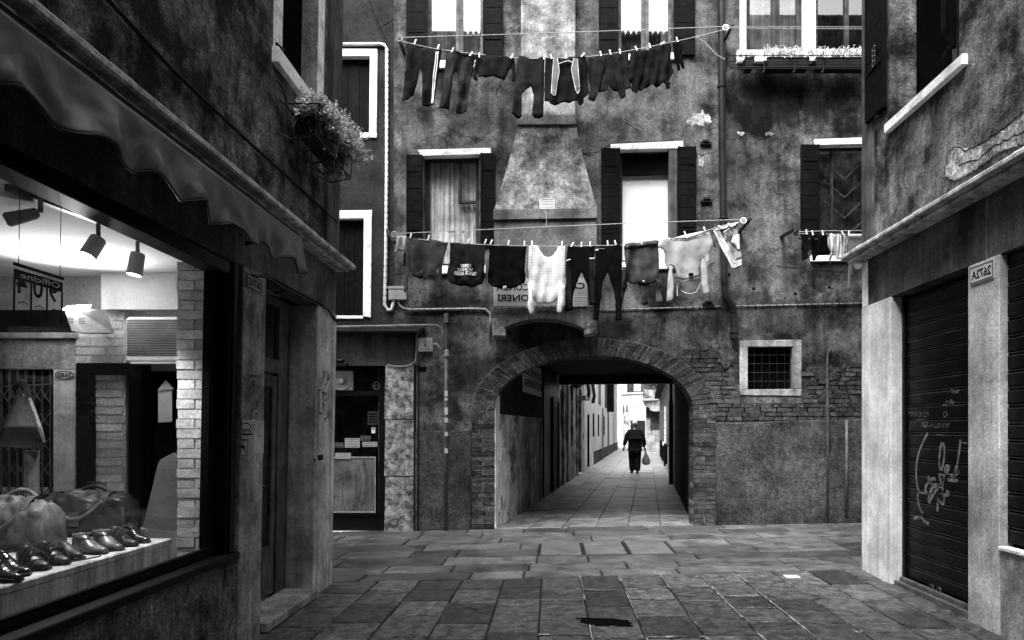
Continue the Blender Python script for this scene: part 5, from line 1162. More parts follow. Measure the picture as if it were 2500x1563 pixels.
teetext('ONCE TRIED', q[0][0], q[1][0], q[0][1] + .5, q[1][1] - .5); teetext('ALWAYS', q[2][0], q[3][0], q[2][1], q[3][1]); teetext('USED.', q[4][0], q[5][0], q[4][1], q[5][1])
k.build('lettering', C['white'], o)
deco(o, f, 'neck_opening', 'black', V2([(450, 1150), (520, 1110), (620, 1110), (690, 1160), (740, 1290), (640, 1290), (480, 1260)]), -.028)
o, f = garment('black_tee', 'plain black T-shirt with a small white neck label hanging upside down', 'T-shirt',
    [V2([(1235, 205), (1700, 215), (2230, 235), (2200, 400), (2175, 700), (2170, 870), (2195, 960), (2190, 1090), (2170, 1190), (2080, 1240), (1960, 1310), (1820, 1345), (1700, 1350), (1560, 1345), (1420, 1330), (1290, 1280), (1240, 1210), (1195, 1190), (1190, 1000), (1215, 850), (1230, 600)])], 'black', .020, 14, .012, 131, cat_=.004, xc=1235)
lb_ = deco(o, f, 'label', 'white', V2([(1605, 1285), (1685, 1285), (1685, 1365), (1600, 1360)]), -.03, ch=4); 
k = MB(); p_ = [P(x, y, YW) + Vector((0, f(P(x, y, YW).x, P(x, y, YW).z) - .0355, 0)) for x, y in V2([(1625, 1305), (1665, 1305), (1665, 1330), (1640, 1345), (1625, 1335), (1625, 1305)])]; k.ribbon(p_, .006, Vector((0, 1, 0))); k.build('emblem', M['ink'], lb_)
o, f = garment('gingham_shirt', 'white checked shirt hung by its shoulders in the middle of the lower line', 'shirt',
    [V1([(1480, 760), (1530, 752), (1562, 760), (1580, 800), (1620, 850), (1655, 862), (1690, 855), (1735, 800), (1750, 762), (1790, 755), (1815, 770), (1812, 900), (1810, 1010), (1795, 1110), (1815, 1130), (1800, 1200), (1760, 1240), (1700, 1285), (1600, 1290), (1560, 1300), (1520, 1240), (1500, 1180), (1460, 1150), (1480, 1080), (1472, 950)]), V1([(1470, 1130), (1505, 1150), (1515, 1260), (1530, 1340), (1515, 1392), (1490, 1396), (1468, 1330), (1475, 1240)]), V1([(1755, 1140), (1810, 1130), (1805, 1220), (1790, 1320), (1780, 1380), (1752, 1385), (1735, 1365), (1745, 1260)])], 'gingham', .016, 16, .016, 141, offs=[0, -.02, -.02], cat_=.003, xc=1336)
o, f = garment('leggings', 'black sports leggings with pale reflective bands beside the checked shirt', 'leggings',
    [V4([(170, 268), (240, 262), (390, 290), (530, 255), (610, 268), (605, 500), (600, 800), (610, 1000), (625, 1215), (525, 1215), (500, 1000), (480, 880), (430, 770), (392, 690), (350, 780), (300, 920), (265, 1030), (252, 1150), (257, 1305), (120, 1320), (130, 1100), (140, 800), (150, 480)])], 'black', .018, 15, .018, 151)
for pl_ in ([(148, 515), (215, 497)], [(522, 478), (604, 476)]): piping(o, f, V4(pl_), r=.008, off=-.034, name='reflective_band')
for pl_ in ([(150, 510), (220, 500), (232, 680), (235, 1290), (180, 1300), (145, 900)], [(520, 480), (600, 480), (600, 900), (612, 1200), (540, 1205), (515, 800)]): deco(o, f, 'side_panel', 'dark', V4(pl_), -.026)
o, f = garment('black_trousers', 'long slim black trousers with a pale back pocket band on the lower line', 'trousers',
    [V4([(610, 265), (700, 238), (800, 285), (880, 265), (960, 238), (1040, 240), (1045, 500), (1040, 900), (1042, 1200), (1040, 1455), (940, 1460), (935, 1150), (900, 960), (850, 820), (812, 680), (770, 780), (735, 830), (715, 1050), (690, 1200), (665, 1462), (575, 1460), (590, 1200), (600, 900), (608, 600)])], 'black', .018, 13, .018, 161)
piping(o, f, V4([(612, 316), (760, 324)]), r=.006, off=-.032, name='pocket_band', mname='panel'); piping(o, f, V4([(615, 345), (660, 347)]), r=.010, off=-.032, name='label')
o, f = garment('steel_tee', 'grey sweatshirt with hood and sleeves drooping below the white blind', 'sweatshirt',
    [V4([(1075, 240), (1350, 215), (1625, 175), (1635, 400), (1635, 800), (1580, 845), (1500, 875), (1380, 885), (1290, 885), (1200, 865), (1130, 835), (1105, 700), (1085, 500)]), V4([(1590, 800), (1660, 810), (1690, 870), (1660, 950), (1680, 1100), (1690, 1160), (1610, 1205), (1580, 1140), (1600, 1000)]), V4([(1300, 870), (1490, 875), (1460, 1050), (1450, 1120), (1475, 1180), (1400, 1225), (1355, 1190), (1370, 1100)]), V4([(1045, 600), (1100, 620), (1140, 900), (1100, 1000), (1060, 1180), (1035, 1230), (1040, 900)])], 'mid', .024, 13, .014, 171, offs=[0, -.015, .02, .02], cat_=.005, xc=1565)
deco(o, f, 'turned_hem', 'steel', V4([(1075, 240), (1625, 175), (1630, 240), (1350, 280), (1090, 310)]), -.03); piping(o, f, V4([(1370, 842), (1402, 838)]), r=.008, off=-.03, name='label')
o, f = garment('hoodie', 'pale hooded sweatshirt with a small dark label hanging upside down', 'hoodie',
    [V5([(215, 485), (300, 460), (370, 485), (560, 490), (700, 450), (830, 380), (880, 375), (920, 480), (935, 580), (890, 680), (880, 800), (850, 920), (800, 760), (750, 900), (745, 1010), (680, 1040), (530, 1065), (440, 1050), (370, 1030), (410, 960), (350, 870), (300, 920), (250, 810), (250, 700), (225, 640), (150, 600), (195, 540)]), V5([(320, 850), (345, 870), (355, 1000), (368, 1200), (355, 1335), (335, 1395), (268, 1380), (275, 1300), (290, 1050)]), V5([(770, 760), (815, 735), (845, 920), (855, 1100), (885, 1270), (800, 1290), (765, 1130), (755, 900)])], 'light', .016, 10, .014, 181, offs=[0, -.03, -.03], cat_=.003, xc=1675)
hd = deco(o, f, 'hood', 'steel', V5([(380, 1045), (530, 1062), (750, 1020), (770, 1110), (700, 1240), (620, 1280), (540, 1250), (430, 1130)]), .0, th=.012); piping(o, f, V5([(420, 1125), (480, 1210), (560, 1262), (620, 1275), (690, 1245), (765, 1110)]), 'light', .010, -.02, 'hood_edge')
piping(o, f, V5([(530, 1060), (660, 1040), (745, 1012)]), 'dark', .006, -.03, 'seam'); piping(o, f, V5([(310, 850), (360, 862), (405, 930), (412, 990), (370, 1035)]), 'steel', .007, -.03, 'seam'); piping(o, f, V5([(818, 738), (770, 770), (750, 850), (748, 1010)]), 'steel', .007, -.03, 'seam')
deco(o, f, 'label', 'black', V5([(580, 980), (642, 978), (645, 1025), (585, 1028)]), -.034, ch=4)
deco(o, f, 'cuff', 'towel', V5([(272, 1320), (340, 1330), (330, 1392), (270, 1378)]), -.05); deco(o, f, 'cuff', 'towel', V5([(800, 1245), (868, 1215), (885, 1270), (810, 1290)]), -.05)
piping(o, f, V5([(418, 1150), (421, 1300)]), 'white', .004, -.02, 'drawstring'); deco(o, f, 'folded_hem', 'pale', V5([(370, 478), (560, 430), (830, 375), (700, 450), (560, 492)]), -.03)
o, f = garment('tea_towel', 'printed tea towel with a striped pale border at the right end of the lower line', 'tea towel',
    [V5([(930, 355), (1060, 320), (1160, 290), (1290, 250), (1290, 400), (1310, 550), (1338, 790), (1320, 880), (1200, 920), (1120, 760), (1030, 560)])], 'print', .018, 10, .006, 191)
for i, (a, b) in enumerate(((0, 26), (36, 46), (56, 64), (72, 78))): deco(o, f, 'border', 'pale', V5([(935 + a * 1.05, 370 - a * .2), (935 + b * 1.05, 370 - b * .2), (1205 + b * .45, 905 - b * 1.25), (1330, 862 - b * 1.0), (1328, 872 - a * 1.0), (1200 + a * .45, 915 - a * 1.25)]), -.014 - .001 * i, ch=4)
deco(o, f, 'printed_patch', 'pale', V5([(1180, 545), (1205, 470), (1270, 420), (1300, 430), (1305, 540), (1310, 640), (1280, 645), (1262, 590), (1210, 560)]), -.02, ch=4); deco(o, f, 'folded_edge', 'pale', V5([(935, 360), (1060, 318), (1160, 288), (1290, 248), (1280, 275), (1160, 325), (1060, 362), (990, 372)]), -.02, ch=4)
for i in range(9): piping(o, f, V5([(1085 + i * 20, 395 - i * 12), (1092 + i * 20, 378 - i * 12)]), 'white', .006, -.022, 'printed_letter') if i != 4 else None
# --- right line
YW3 = 10.35
o, f = garment('black_shirt', 'crumpled black shirt on the short line at the right', 'shirt', [V6([(610, 240), (800, 230), (1030, 240), (1060, 420), (1090, 540), (1085, 590), (960, 610), (870, 640), (845, 725), (780, 728), (770, 640), (740, 600), (670, 590), (670, 715), (600, 725), (605, 560), (570, 520), (600, 380)])], 'black', .03, 18, .012, 201, Y=YW3)
for pl_ in ([(690, 340), (720, 340)], [(815, 338), (865, 338)], [(675, 584), (720, 584)]): piping(o, f, V6(pl_), 'panel', .005, -.03, 'piping', Y=YW3)
o, f = garment('striped_shirt', 'pale striped shirt between the black shirt and the grey sheet at the right', 'shirt', [V6([(1095, 245), (1130, 228), (1250, 250), (1330, 270), (1385, 232), (1400, 280), (1425, 420), (1425, 590), (1400, 620), (1290, 700), (1200, 690), (1185, 620), (1140, 630), (1100, 560), (1070, 420), (1075, 300)]), V6([(1100, 590), (1185, 610), (1140, 650), (1125, 740), (1150, 800), (1110, 770), (1060, 730), (1055, 700)])], 'striped', .03, 20, .012, 211, Y=YW3)
o, f = garment('long_sleeved_shirt', 'smooth grey top with a long dangling sleeve behind the right canopy tip', 'shirt', [V6([(1420, 275), (1560, 262), (1900, 265), (1900, 900), (1680, 900), (1570, 905), (1530, 800), (1500, 700), (1430, 560)]), V6([(1450, 700), (1520, 720), (1535, 980), (1510, 1040), (1490, 1000), (1478, 1230), (1460, 1300), (1425, 1290), (1430, 1000)])], 'towel', .012, 9, .01, 221, Y=YW3)
deco(o, f, 'folded_edge', 'pale', V6([(1425, 258), (1900, 255), (1900, 298), (1440, 295)]), -.03, Y=YW3)

# ---------------------------------------------------------------- clotheslines, brackets, pulleys
def bracket(par, base, tip, w=.028, D=YW):
    a = FA(fa(*base, 0)[0], 0, fa(*base, 0)[1]); b = P(*tip, D); k = MB(); k.tube([a, b], w, 4); return k.build('bracket', M['iron'], par)
def pulley(par, at, D=YW, r=.038, m='plastic'):
    c = P(*at, D); k = MB(); k.tube([c + Vector((r * math.cos(t), 0, r * math.sin(t))) for t in [i * math.pi / 10 for i in range(21)]], .012, 6, False); k.tube([c - Vector((0, .02, 0)), c + Vector((0, .02, 0))], .012); return k.build('pulley', M[m], par)
def rope(lists, D=YW, r=.0055):
    k = MB()
    for l in lists: k.tube(smoothp([P(x, y, D) for x, y in l]), r, 5)
    return k
L1 = [(975, 100), (1005, 107), (1040, 115), (1080, 122), (1160, 132), (1250, 141), (1330, 143), (1430, 139), (1530, 125), (1640, 103), (1700, 90), (1770, 72)]
k = rope([[(975, 92), (1370, 80), (1771, 65)], L1, [(1700, 90), (1722, 105), (1738, 122), (1752, 135), (1770, 145)]]); cl1 = k.build('clothesline', M['rope'], label='upper washing line on pulleys across the front house', cat='clothesline', group='washing lines')
bracket(cl1, (986, 128), (972, 92)); bracket(cl1, (1768, 102), (1788, 64)); pulley(cl1, (976, 95)); pulley(cl1, (1772, 68), m='whiteplastic')
L2 = [(962, 574), (993, 581), (1030, 585), (1090, 592), (1188, 598), (1284, 601), (1400, 601), (1520, 598), (1610, 588), (1680, 576), (1730, 562), (1760, 552), (1813, 541)]
k = rope([[(963, 571), (1200, 560), (1500, 547), (1815, 536)], L2]); cl2 = k.build('clothesline', M['rope'], label='lower washing line on pulleys in front of the chimney breast', cat='clothesline', group='washing lines')
bracket(cl2, (945, 560), (964, 592)); bracket(cl2, (1806, 566), (1832, 536), .03); pulley(cl2, (963, 573)); pulley(cl2, (1815, 539), m='whiteplastic')
k = MB()
for x in (1096, 1102, 1108, 1128, 1132): k.lathe([(.0, -.012), (.016, 0), (.0, .012)], P(x, 566.5, YW), n=6)
k.build('knots', M['iron'], cl2)
k = rope([[(1944, 566), (2020, 564), (2125, 563)], [(1946, 570), (1965, 571), (2020, 572), (2125, 572)]], YW3, .0045); cl3 = k.build('clothesline', M['rope'], label='short washing line running behind the right corner house', cat='clothesline', group='washing lines')
bracket(cl3, (1908, 578), (1936, 562), .032, YW3); pulley(cl3, (1944, 568), YW3, .03, 'iron')
k = rope([[(1776, 66), (1900, 66), (2125, 66)], [(1776, 69), (1900, 70), (2125, 71)]], YW, .0045); cl4 = k.build('clothesline', M['rope'], label='empty pair of cords running right from the upper bracket before the flower boxes', cat='clothesline', group='washing lines')
# pegs
pegs = [(1, U2, [(105, 165, 20, 'left waist of the striped track pants'), (490, 255, 18, 'right waist of the striped track pants'), (728, 305, 22, 'left waist of the grey jeans'), (1040, 372, 40, 'right waist of the grey jeans'), (1175, 390, 4, 'left end of the folded black sweatshirt'), (1722, 408, 22, 'right end of the folded black sweatshirt')]),
        (1, U3, [(640, 372, 10, 'right waist of the wide black trousers'), (758, 360, -18, 'left hem of the piped jacket'), (1018, 355, 0, 'middle of the piped jacket'), (1318, 335, 40, 'right hem of the piped jacket')]),
        (1, U4, [(258, 528, -12, 'left hem of the dark grey sweater'), (425, 505, -16, 'middle of the dark grey sweater'), (594, 490, -10, 'right hem of the dark grey sweater'), (880, 435, -26, 'left hem of the long dark cardigan'), (1120, 390, -14, 'middle of the long dark cardigan'), (1350, 345, 60, 'right hem of the long dark cardigan'), (1596, 280, -20, 'pair of black socks')]),
        (2, V1, [(395, 665, 16, 'left hem of the plain grey shirt'), (558, 682, 16, 'middle of the plain grey shirt'), (715, 695, 22, 'right hem of the plain grey shirt')]),
        (2, V2, [(285, 65, 22, 'left hem of the printed T-shirt'), (697, 85, 14, 'middle of the printed T-shirt'), (1145, 110, 20, 'right hem of the printed T-shirt'), (1300, 120, 26, 'left hem of the black T-shirt'), (1748, 140, 14, 'middle of the black T-shirt'), (2165, 158, 2, 'right hem of the black T-shirt')]),
        (2, V1, [(1508, 735, 2, 'left shoulder of the checked shirt'), (1784, 738, 8, 'right shoulder of the checked shirt')]),
        (2, V4, [(245, 250, 30, 'left waist of the black leggings'), (390, 245, 5, 'middle of the black leggings'), (530, 240, 0, 'right waist of the black leggings'), (808, 224, -6, 'left waist of the slim black trousers'), (930, 218, -16, 'right waist of the slim black trousers'), (1078, 235, 10, 'left hem of the grey sweatshirt'), (1355, 205, 4, 'middle of the grey sweatshirt'), (1595, 148, -20, 'right hem of the grey sweatshirt')]),
        (2, V5, [(530, 412, -18, 'left hem of the pale hoodie'), (805, 350, -20, 'right hem of the pale hoodie'), (1025, 322, -60, 'left corner of the printed tea towel'), (1160, 292, -50, 'middle of the printed tea towel')]),
        (3, V6, [(655, 205, -8, 'left hem of the black shirt on the right line'), (765, 222, -14, 'middle of the black shirt on the right line'), (952, 222, -14, 'right hem of the black shirt on the right line'), (1318, 228, -30, 'pale striped shirt on the right line'), (1436, 228, 0, 'grey top on the right line')])]
pm = MB(); pm.box(WD, -.009, .009, -.006, -.001, -.04, .03); pm.box(WD, -.009, .009, .001, .006, -.04, .03); pm.box(WD, -.008, .008, -.002, .002, -.005, .01)
proto = None
for ln, Z_, lst in pegs:
    for x, y, ang, lb in lst:
        px, py = Z_([(x, y)])[0]; D = YW3 if ln == 3 else YW
        if proto is None: o = proto = pm.build('clothespin', M['peg'])
        else: o = proto.copy(); COL.objects.link(o)
        o.location = P(px, py, D) + Vector((0, -.035, 0)); o.rotation_euler = (0, R(ang), 0)
        for v_ in ([] if o is not proto else o.data.vertices): v_.co.z -= .04
        tag(o, 'white clothespin on the ' + lb, 'clothespin', 'clothespins on the washing lines')

# ---------------------------------------------------------------- awning over the shop window
M['awning'] = mat('awning_canvas', 0.010, 0.045, 2.4, rough=.40, bump=.15, bscale=24, grain=.2, spec=.45)
aw = thing('awning', 'half-rolled dark canvas awning with a scalloped valance over the lit shop window', 'awning', LE(3.4, .2, 2.8))
SA0, SA1 = 0.6, 5.06; DA = .36
k = MB(); NS, NV = 150, 16; per = .385; vs = []
for i in range(NS + 1):
    s = SA0 + (SA1 - SA0) * i / NS; ph_ = 2 * math.pi * (s - 5.06) / per
    zb = 2.612 + .028 * math.cos(ph_) - .02 * (max(0, (s - 4.9) / .16)); 
    for j in range(NV + 1):
        t = j / NV; z = 2.865 + (zb - 2.865) * t
        d = DA + .03 * t + (.030 * math.sin(ph_ + .7) + .020 * math.sin(s * 9.1 + t * 2) + .014 * math.sin(s * 21 - t * 3) + .008 * math.sin(s * 37 + t * 5)) * t ** 1.2 + .07 * t * t * (.5 + .5 * math.cos(ph_ + 2.2)) * .6
        d += (.012 * mnoise.noise(Vector((s * 5, t * 2, 1))) + .007 * mnoise.noise(Vector((s * 14 + t * 3, t * 4, 7)))) * (.2 + .8 * t); vs.append(LE(s, d, z))
k.add(vs, [(i * (NV + 1) + j, (i + 1) * (NV + 1) + j, (i + 1) * (NV + 1) + j + 1, i * (NV + 1) + j + 1) for i in range(NS) for j in range(NV)])
va = k.build('valance', M['awning'], aw, smooth=True); sm_ = va.modifiers.new('thick', 'SOLIDIFY'); sm_.thickness = .004
k = MB(); k.tube([vs[i * (NV + 1) + NV] for i in range(NS + 1)], .006, 5); k.build('edging', M['iron'], va, smooth=True)
k = MB(); k.box(LE, SA0, SA1 - .01, DA - .05, DA - .004, 2.85, 2.90); k.build('front_bar', M['black'], aw, bevel=.01)
k = MB(); vs = []; NT = 8
for i in range(101):
    s = SA0 + (SA1 + .02 - SA0) * i / 100
    for j in range(NT + 1):
        t = j / NT; vs.append(LE(s, .16 + (DA - .16) * t, 3.03 - .14 * t + .010 * math.sin(s * 17 + t * 8) * math.sin(math.pi * t) + .008 * math.sin(s * 41 + t * 14) * math.sin(math.pi * t)))
k.add(vs, [(i * (NT + 1) + j, (i + 1) * (NT + 1) + j, (i + 1) * (NT + 1) + j + 1, i * (NT + 1) + j + 1) for i in range(100) for j in range(NT)])
k.build('canopy', M['awning'], aw, smooth=True)
k = MB(); k.tube([LE(SA0, .10, 2.98), LE(SA1, .10, 2.98)], .07, 12); k.build('roller', M['black'], aw, smooth=True)
k = MB()
for s in (1.2, SA1 - .12): k.tube([LE(s, .02, 2.8), LE(s, .2, 2.84), LE(s, DA - .02, 2.87)], .015)
k.build('folding_arm', M['iron'], aw)
k = MB(); k.tube([LE(*(lambda q: (q[0], .02, q[1]))(le(x, y, .02))) for x, y in ((230, -35), (273, 9), (420, 170), (600, 340), (700, 430), (790, 512), (824, 545))], .012); k.build('cable', M['cable'], label='black cable running diagonally down the left house wall', cat='cable')
k = MB(); k.tube(pts_fa([(895, -20), (925, 60), (944, 98), (947, 112)], .05), .008); k.tube(pts_fa([(934, 64), (958, 49)], .05), .008); k.build('cable', M['cable'], label='knotted black cable hanging down to the top of the white conduit', cat='cable')
k = MB(); k.tube([LE(5.30, .015, 2.66), LE(6.5, .02, 2.665), LE(6.75, .03, 2.64), LE(7.04, .02, 2.58)], .010); k.build('cable', M['cable'], label='thin dark cable over the shop door head', cat='cable')

# ---------------------------------------------------------------- things in the shop window
def lampfix(nm, lb, c, direc, r, l, rod_top, energy, bar=False):
    t = thing(nm, lb, 'spotlight', rod_top, 'spotlights on the shop ceiling'); ax = Vector(direc).normalized(); c = Vector(c)
    k = MB(); k.tube([rod_top, Vector((rod_top[0], rod_top[1], c.z + .02))], .012, 8); k.build('stem', M['plastic'], t)
    k = MB()
    k.lathe([(r * .8, -l / 2), (r * .92, -l / 2 + .01), (r, l / 2), (r * .9, l / 2), (r * .82, l / 2 - .03), (.004, l / 2 - .03)], c, ax, 20); k.build('lamp_can', M['whiteplastic'], t, smooth=False)
    k = MB(); k.lathe([(r * .78, l / 2 - .028), (r * .5, l / 2 - .012), (.003, l / 2 - .008)], c, ax, 16); k.build('bulb', M['lampglow'], t)
    li = bpy.data.lights.new('lamp_light', 'SPOT'); li.energy = energy; li.spot_size = R(100); li.spot_blend = .6; li.shadow_soft_size = .04
    lo = bpy.data.objects.new('lamp_light', li); COL.objects.link(lo); lo.parent = t; lo.location = c + ax * (l / 2 + .02) - Vector(rod_top); lo.rotation_euler = (-ax).to_track_quat('Z', 'Y').to_euler()
    return t
M['lampglow'] = mat('lamp_bulb', .8, .8, emit=5.0)
lampfix('spotlight', 'cylindrical spotlight tilted left on the shop ceiling track', P(228, 603, 4.05), (-.35, -.35, -1), .046, .125, P(240, 545, 4.08), 30)
lampfix('spotlight', 'cylindrical spotlight pointing straight down at the right end of the track', P(332, 645, 4.45), (-.12, -.1, -1), .046, .14, P(336, 590, 4.48), 20)
t = thing('spotlight', 'flat boxy floodlight head at the left end of the shop ceiling track', 'spotlight', P(97, 480, 3.62), 'spotlights on the shop ceiling')
k = MB(); k.tube([P(99, 478, 3.62), P(99, 520, 3.62)], .012, 8); k.build('stem', M['plastic'], t)
k = MB(); q = [(2, 520), (90, 506), (101, 532), (22, 556)]; k.add([P(x, y, 3.60) for x, y in q] + [P(x, y, 3.85) for x, y in q], [(0, 1, 2, 3), (4, 5, 6, 7), (0, 1, 5, 4), (1, 2, 6, 5), (2, 3, 7, 6), (3, 0, 4, 7)]); k.build('lamp_head', M['plastic'], t, bevel=.012)
k = MB(); p0, p1 = P(20, 440, 3.5), P(440, 650, 4.72); k.box(lambda a, d, z: Vector((p0.x + (p1.x - p0.x) * a + d, p0.y + (p1.y - p0.y) * a, z)), 0, 1, -.02, .02, 2.685, 2.718); k.build('ceiling_track', M['galv'], label='grey lighting track along the shop ceiling behind the glass', cat='lighting track')
# wall floodlight shining up at the ceiling
fl = thing('floodlight', 'white floodlight with vents throwing bright light up the shop wall', 'floodlight', P(200, 800, 5.2))
k = MB(); q0 = [P(152, 756, 5.1), P(218, 749, 5.3), P(244, 812, 5.35), P(172, 812, 5.05)]; q1 = [p + Vector((.05, .12, .0)) for p in q0]
k.add(q0 + q1, [(0, 1, 2, 3), (4, 5, 6, 7), (0, 1, 5, 4), (1, 2, 6, 5), (2, 3, 7, 6), (3, 0, 4, 7)]); k.build('housing', M['plastic'], fl, bevel=.015)
k = MB(); k.add([P(150, 757, 5.08), P(165, 747, 5.1), P(222, 744, 5.3), P(219, 754, 5.28)] , [(0, 1, 2, 3)]); k.build('lamp_glass', mat('flood_glass', .8, .8, emit=14.0), fl)
k = MB()
for i in range(4): k.tube([P(165, 776 + i * 4, 5.03), P(180, 777 + i * 4, 5.05)], .003); k.tube([P(192, 777 + i * 4, 5.06), P(208, 778 + i * 4, 5.08)], .003)
k.build('vent_slots', M['galv'], fl); k = MB(); k.tube([P(238, 800, 5.35), P(246, 790, 5.5), P(247, 785, 5.6)], .02); k.build('mount', M['whiteplastic'], fl)
li = bpy.data.lights.new('flood_light', 'SPOT'); li.energy = 19; li.spot_size = R(150); li.spot_blend = .8; li.shadow_soft_size = .06
lo = bpy.data.objects.new('flood_light', li); COL.objects.link(lo); lo.parent = fl; lo.location = P(187, 738, 5.1) - fl.location; lo.rotation_euler = (-Vector((.25, -.45, 1))).to_track_quat('Z', 'Y').to_euler()
# hanging shop sign, parallel to the glass (mirrored)
DS = -.20
def LS(px, py): s, z = le(px, py, DS); return s, z
ss = thing('shop_sign', 'black and clear hanging shop sign with large numerals behind the glass', 'shop sign', LE(3.3, DS, 2.1))
sx0, sx1 = LS(37, 650)[0], LS(153, 690)[0]; zt_ = LS(36, 640)[1]; zb_ = LS(38, 681)[1]; zbot = LS(33, 768)[1]
k = MB(); k.box(LE, sx0, sx1, DS - .006, DS, zb_, zt_ - .028); k.box(LE, sx0 - .005, sx1 + .01, DS - .006, DS, zt_ - .014, zt_); pn = k.build('black_panel', M['ink'], ss)
k = MB(); text(k, 'Officine', lambda u, v: LE(sx1 - .02 - (sx1 - sx0 - .05) * u, DS + .002, zb_ + .012 + (zt_ - zb_ - .046) * v), .012); k.build('lettering', M['peg'], pn)
k = MB(); wS = sx1 - sx0
for i in range(4): u = sx0 + wS * i / 3; k.box(LE, u - .004, u + .004, DS - .004, DS, zbot, zb_ + .0)
k.build('rod', M['ink'], ss)
k = MB()
for i, ch_ in enumerate('904'):
    c1_ = sx1 - wS * (i + .18) / 3; c0_ = sx1 - wS * (i + .82) / 3
    text(k, ch_, lambda u, v: LE(c1_ + (c0_ - c1_) * u, DS - .008, zb_ - .055 + .10 * v), .015)
k.build('numerals', M['ink'], ss)
k = MB()
for i in range(3):
    c_ = sx1 - wS * (i + .5) / 3; k.ribbon([LE(c_ + wS * .10 * math.cos(a), DS, zb_ - .115 + .022 * math.sin(a)) for a in [math.pi * .1 + j * math.pi * .08 for j in range(11)]], .004, Vector((1, 0, 0)))
k.build('arc', M['ink'], ss)  # inked arcs stand for the reflection below the numerals
k = MB(); k.tube([LE(sx0 + .02, DS, zt_), LE(sx0 + .02, DS, 2.7)], .002, 4); k.tube([LE(sx1 - .02, DS, zt_), LE(sx1 - .02, DS, 2.7)], .002, 4); k.build('wire', M['iron'], ss)
# air conditioner
ac = thing('air_conditioner', 'pale wall air conditioner with a dense louvred front above the inner door', 'air conditioner', P(370, 885, 5.4))
def AC(a, d, z): return Vector((a, 5.45 - d, z))
def acx(x, y, d=0.0): Y = 5.45 - d; return ((x - CX) * Y / FPX, H - (y - CY) * Y / FPX)
k = MB(); k.pbox(AC, acx, (304, 773), (470, 886), -.15, .0); k.build('casing', M['whiteplastic'], ac, bevel=.02)
k = MB()
for i in range(22): k.pbox(AC, acx, (309, 781 + i * 4.05), (468, 783.3 + i * 4.05), -.001, .004)
k.build('louvre', M['galv'], ac); k = MB(); k.pbox(AC, acx, (318, 884), (470, 888), -.1, .003); k.build('flap', M['whiteplastic'], ac)
# lantern, leaning board, tote bag on stand
ln = thing('paper_lantern', 'tall white paper lantern with a pitched top standing in the inner doorway', 'lantern', P(400, 1030, 5.5))
k = MB(); k.add([P(386, 953, 5.5), P(420, 948, 5.5), P(420, 1030, 5.5), P(386, 1032, 5.5), P(392, 950, 5.7), P(424, 950, 5.7), P(424, 1028, 5.7), P(392, 1028, 5.7)], [(0, 1, 2, 3), (4, 5, 6, 7), (0, 1, 5, 4), (1, 2, 6, 5), (2, 3, 7, 6), (3, 0, 4, 7)]); k.build('shade', M['whiteplate'], ln)
k = MB(); k.add([P(384, 954, 5.49), P(424, 950, 5.49), P(404, 928, 5.55), P(392, 950, 5.72), P(428, 948, 5.72)], [(0, 1, 2), (0, 2, 3), (1, 4, 2), (3, 2, 4)]); k.build('top', M['plastic'], ln)
k = MB(); k.pbox(XE, xe, (376, 1034), (445, 1240), -.02, .05); k.build('cabinet', M['black'], label='low black cabinet under the paper lantern in the inner doorway', cat='cabinet')
M['greyboard'] = mat('grey_board', .10, .2, 1.5, grain=.2)
k = MB(); q = [(348, 1290), (385, 1135), (392, 1122), (426, 1104), (432, 1110), (434, 1298)]; k.add([P(x, y, 5.0) for x, y in q] + [P(x, y, 5.05) for x, y in q], [tuple(range(6)), tuple(range(11, 5, -1))] + [(i, (i + 1) % 6, (i + 1) % 6 + 6, i + 6) for i in range(6)]); k.build('leaning_board', M['greyboard'], label='grey board with a slanted edge leaning behind the brick pier', cat='board')
M['canvas'] = mat('tote_canvas', .10, .26, 2, grain=.3, streak=.3); M['leather_d'] = mat('dark_leather', .008, .035, 6, rough=.38, bump=.25, bscale=30, grain=.2, spec=.35, grit=.12); M['leather_l'] = mat('tan_leather', .05, .15, 5, rough=.5, bump=.2, bscale=30, grain=.15, spec=.25, grit=.10)
tb = thing('tote_bag', 'pale canvas tote bag hung over a display stand inside the shop', 'bag', P(55, 1095, 4.5))
k = MB(); q = [(40, 962), (72, 960), (84, 990), (100, 1035), (114, 1086), (60, 1092), (-8, 1086), (10, 1035), (30, 985)]; n_ = len(q); k.add([P(x, y, 4.52) for x, y in q] + [P(x, y, 4.56) for x, y in q], [tuple(range(n_)), tuple(range(2 * n_ - 1, n_ - 1, -1))] + [(i, (i + 1) % n_, (i + 1) % n_ + n_, i + n_) for i in range(n_)]); k.build('body', M['canvas'], tb, bevel=.02); k = MB(); q = [(97, 1036), (116, 1088), (60, 1095), (-10, 1088), (8, 1036)]; k.add([P(x, y, 4.51) for x, y in q] + [P(x, y, 4.57) for x, y in q], [tuple(range(5)), tuple(range(9, 4, -1))] + [(i, (i + 1) % 5, (i + 1) % 5 + 5, i + 5) for i in range(5)]); k.build('base_band', M['leather_d'], tb, bevel=.02)
k = MB(); k.ribbon([P(x, y, 4.50) for x, y in ((28, 972), (34, 945), (48, 934), (60, 936), (66, 950), (70, 972))], .045, Vector((0, 1, 0))); k.ribbon([P(x, y, 4.5) for x, y in ((48, 972), (44, 955), (38, 940))], .05, Vector((0, 1, 0))); k.build('strap', M['leather_l'], tb)
k = MB(); p = P(76, 1100, 4.58); k.tube([p, Vector((p.x, p.y, .82))], .045, 10); k.tube([P(10, 944, 4.6), P(130, 938, 4.6)], .006); k.build('display_stand', M['galv'], label='grey post of the display stand under the tote bag', cat='display stand')
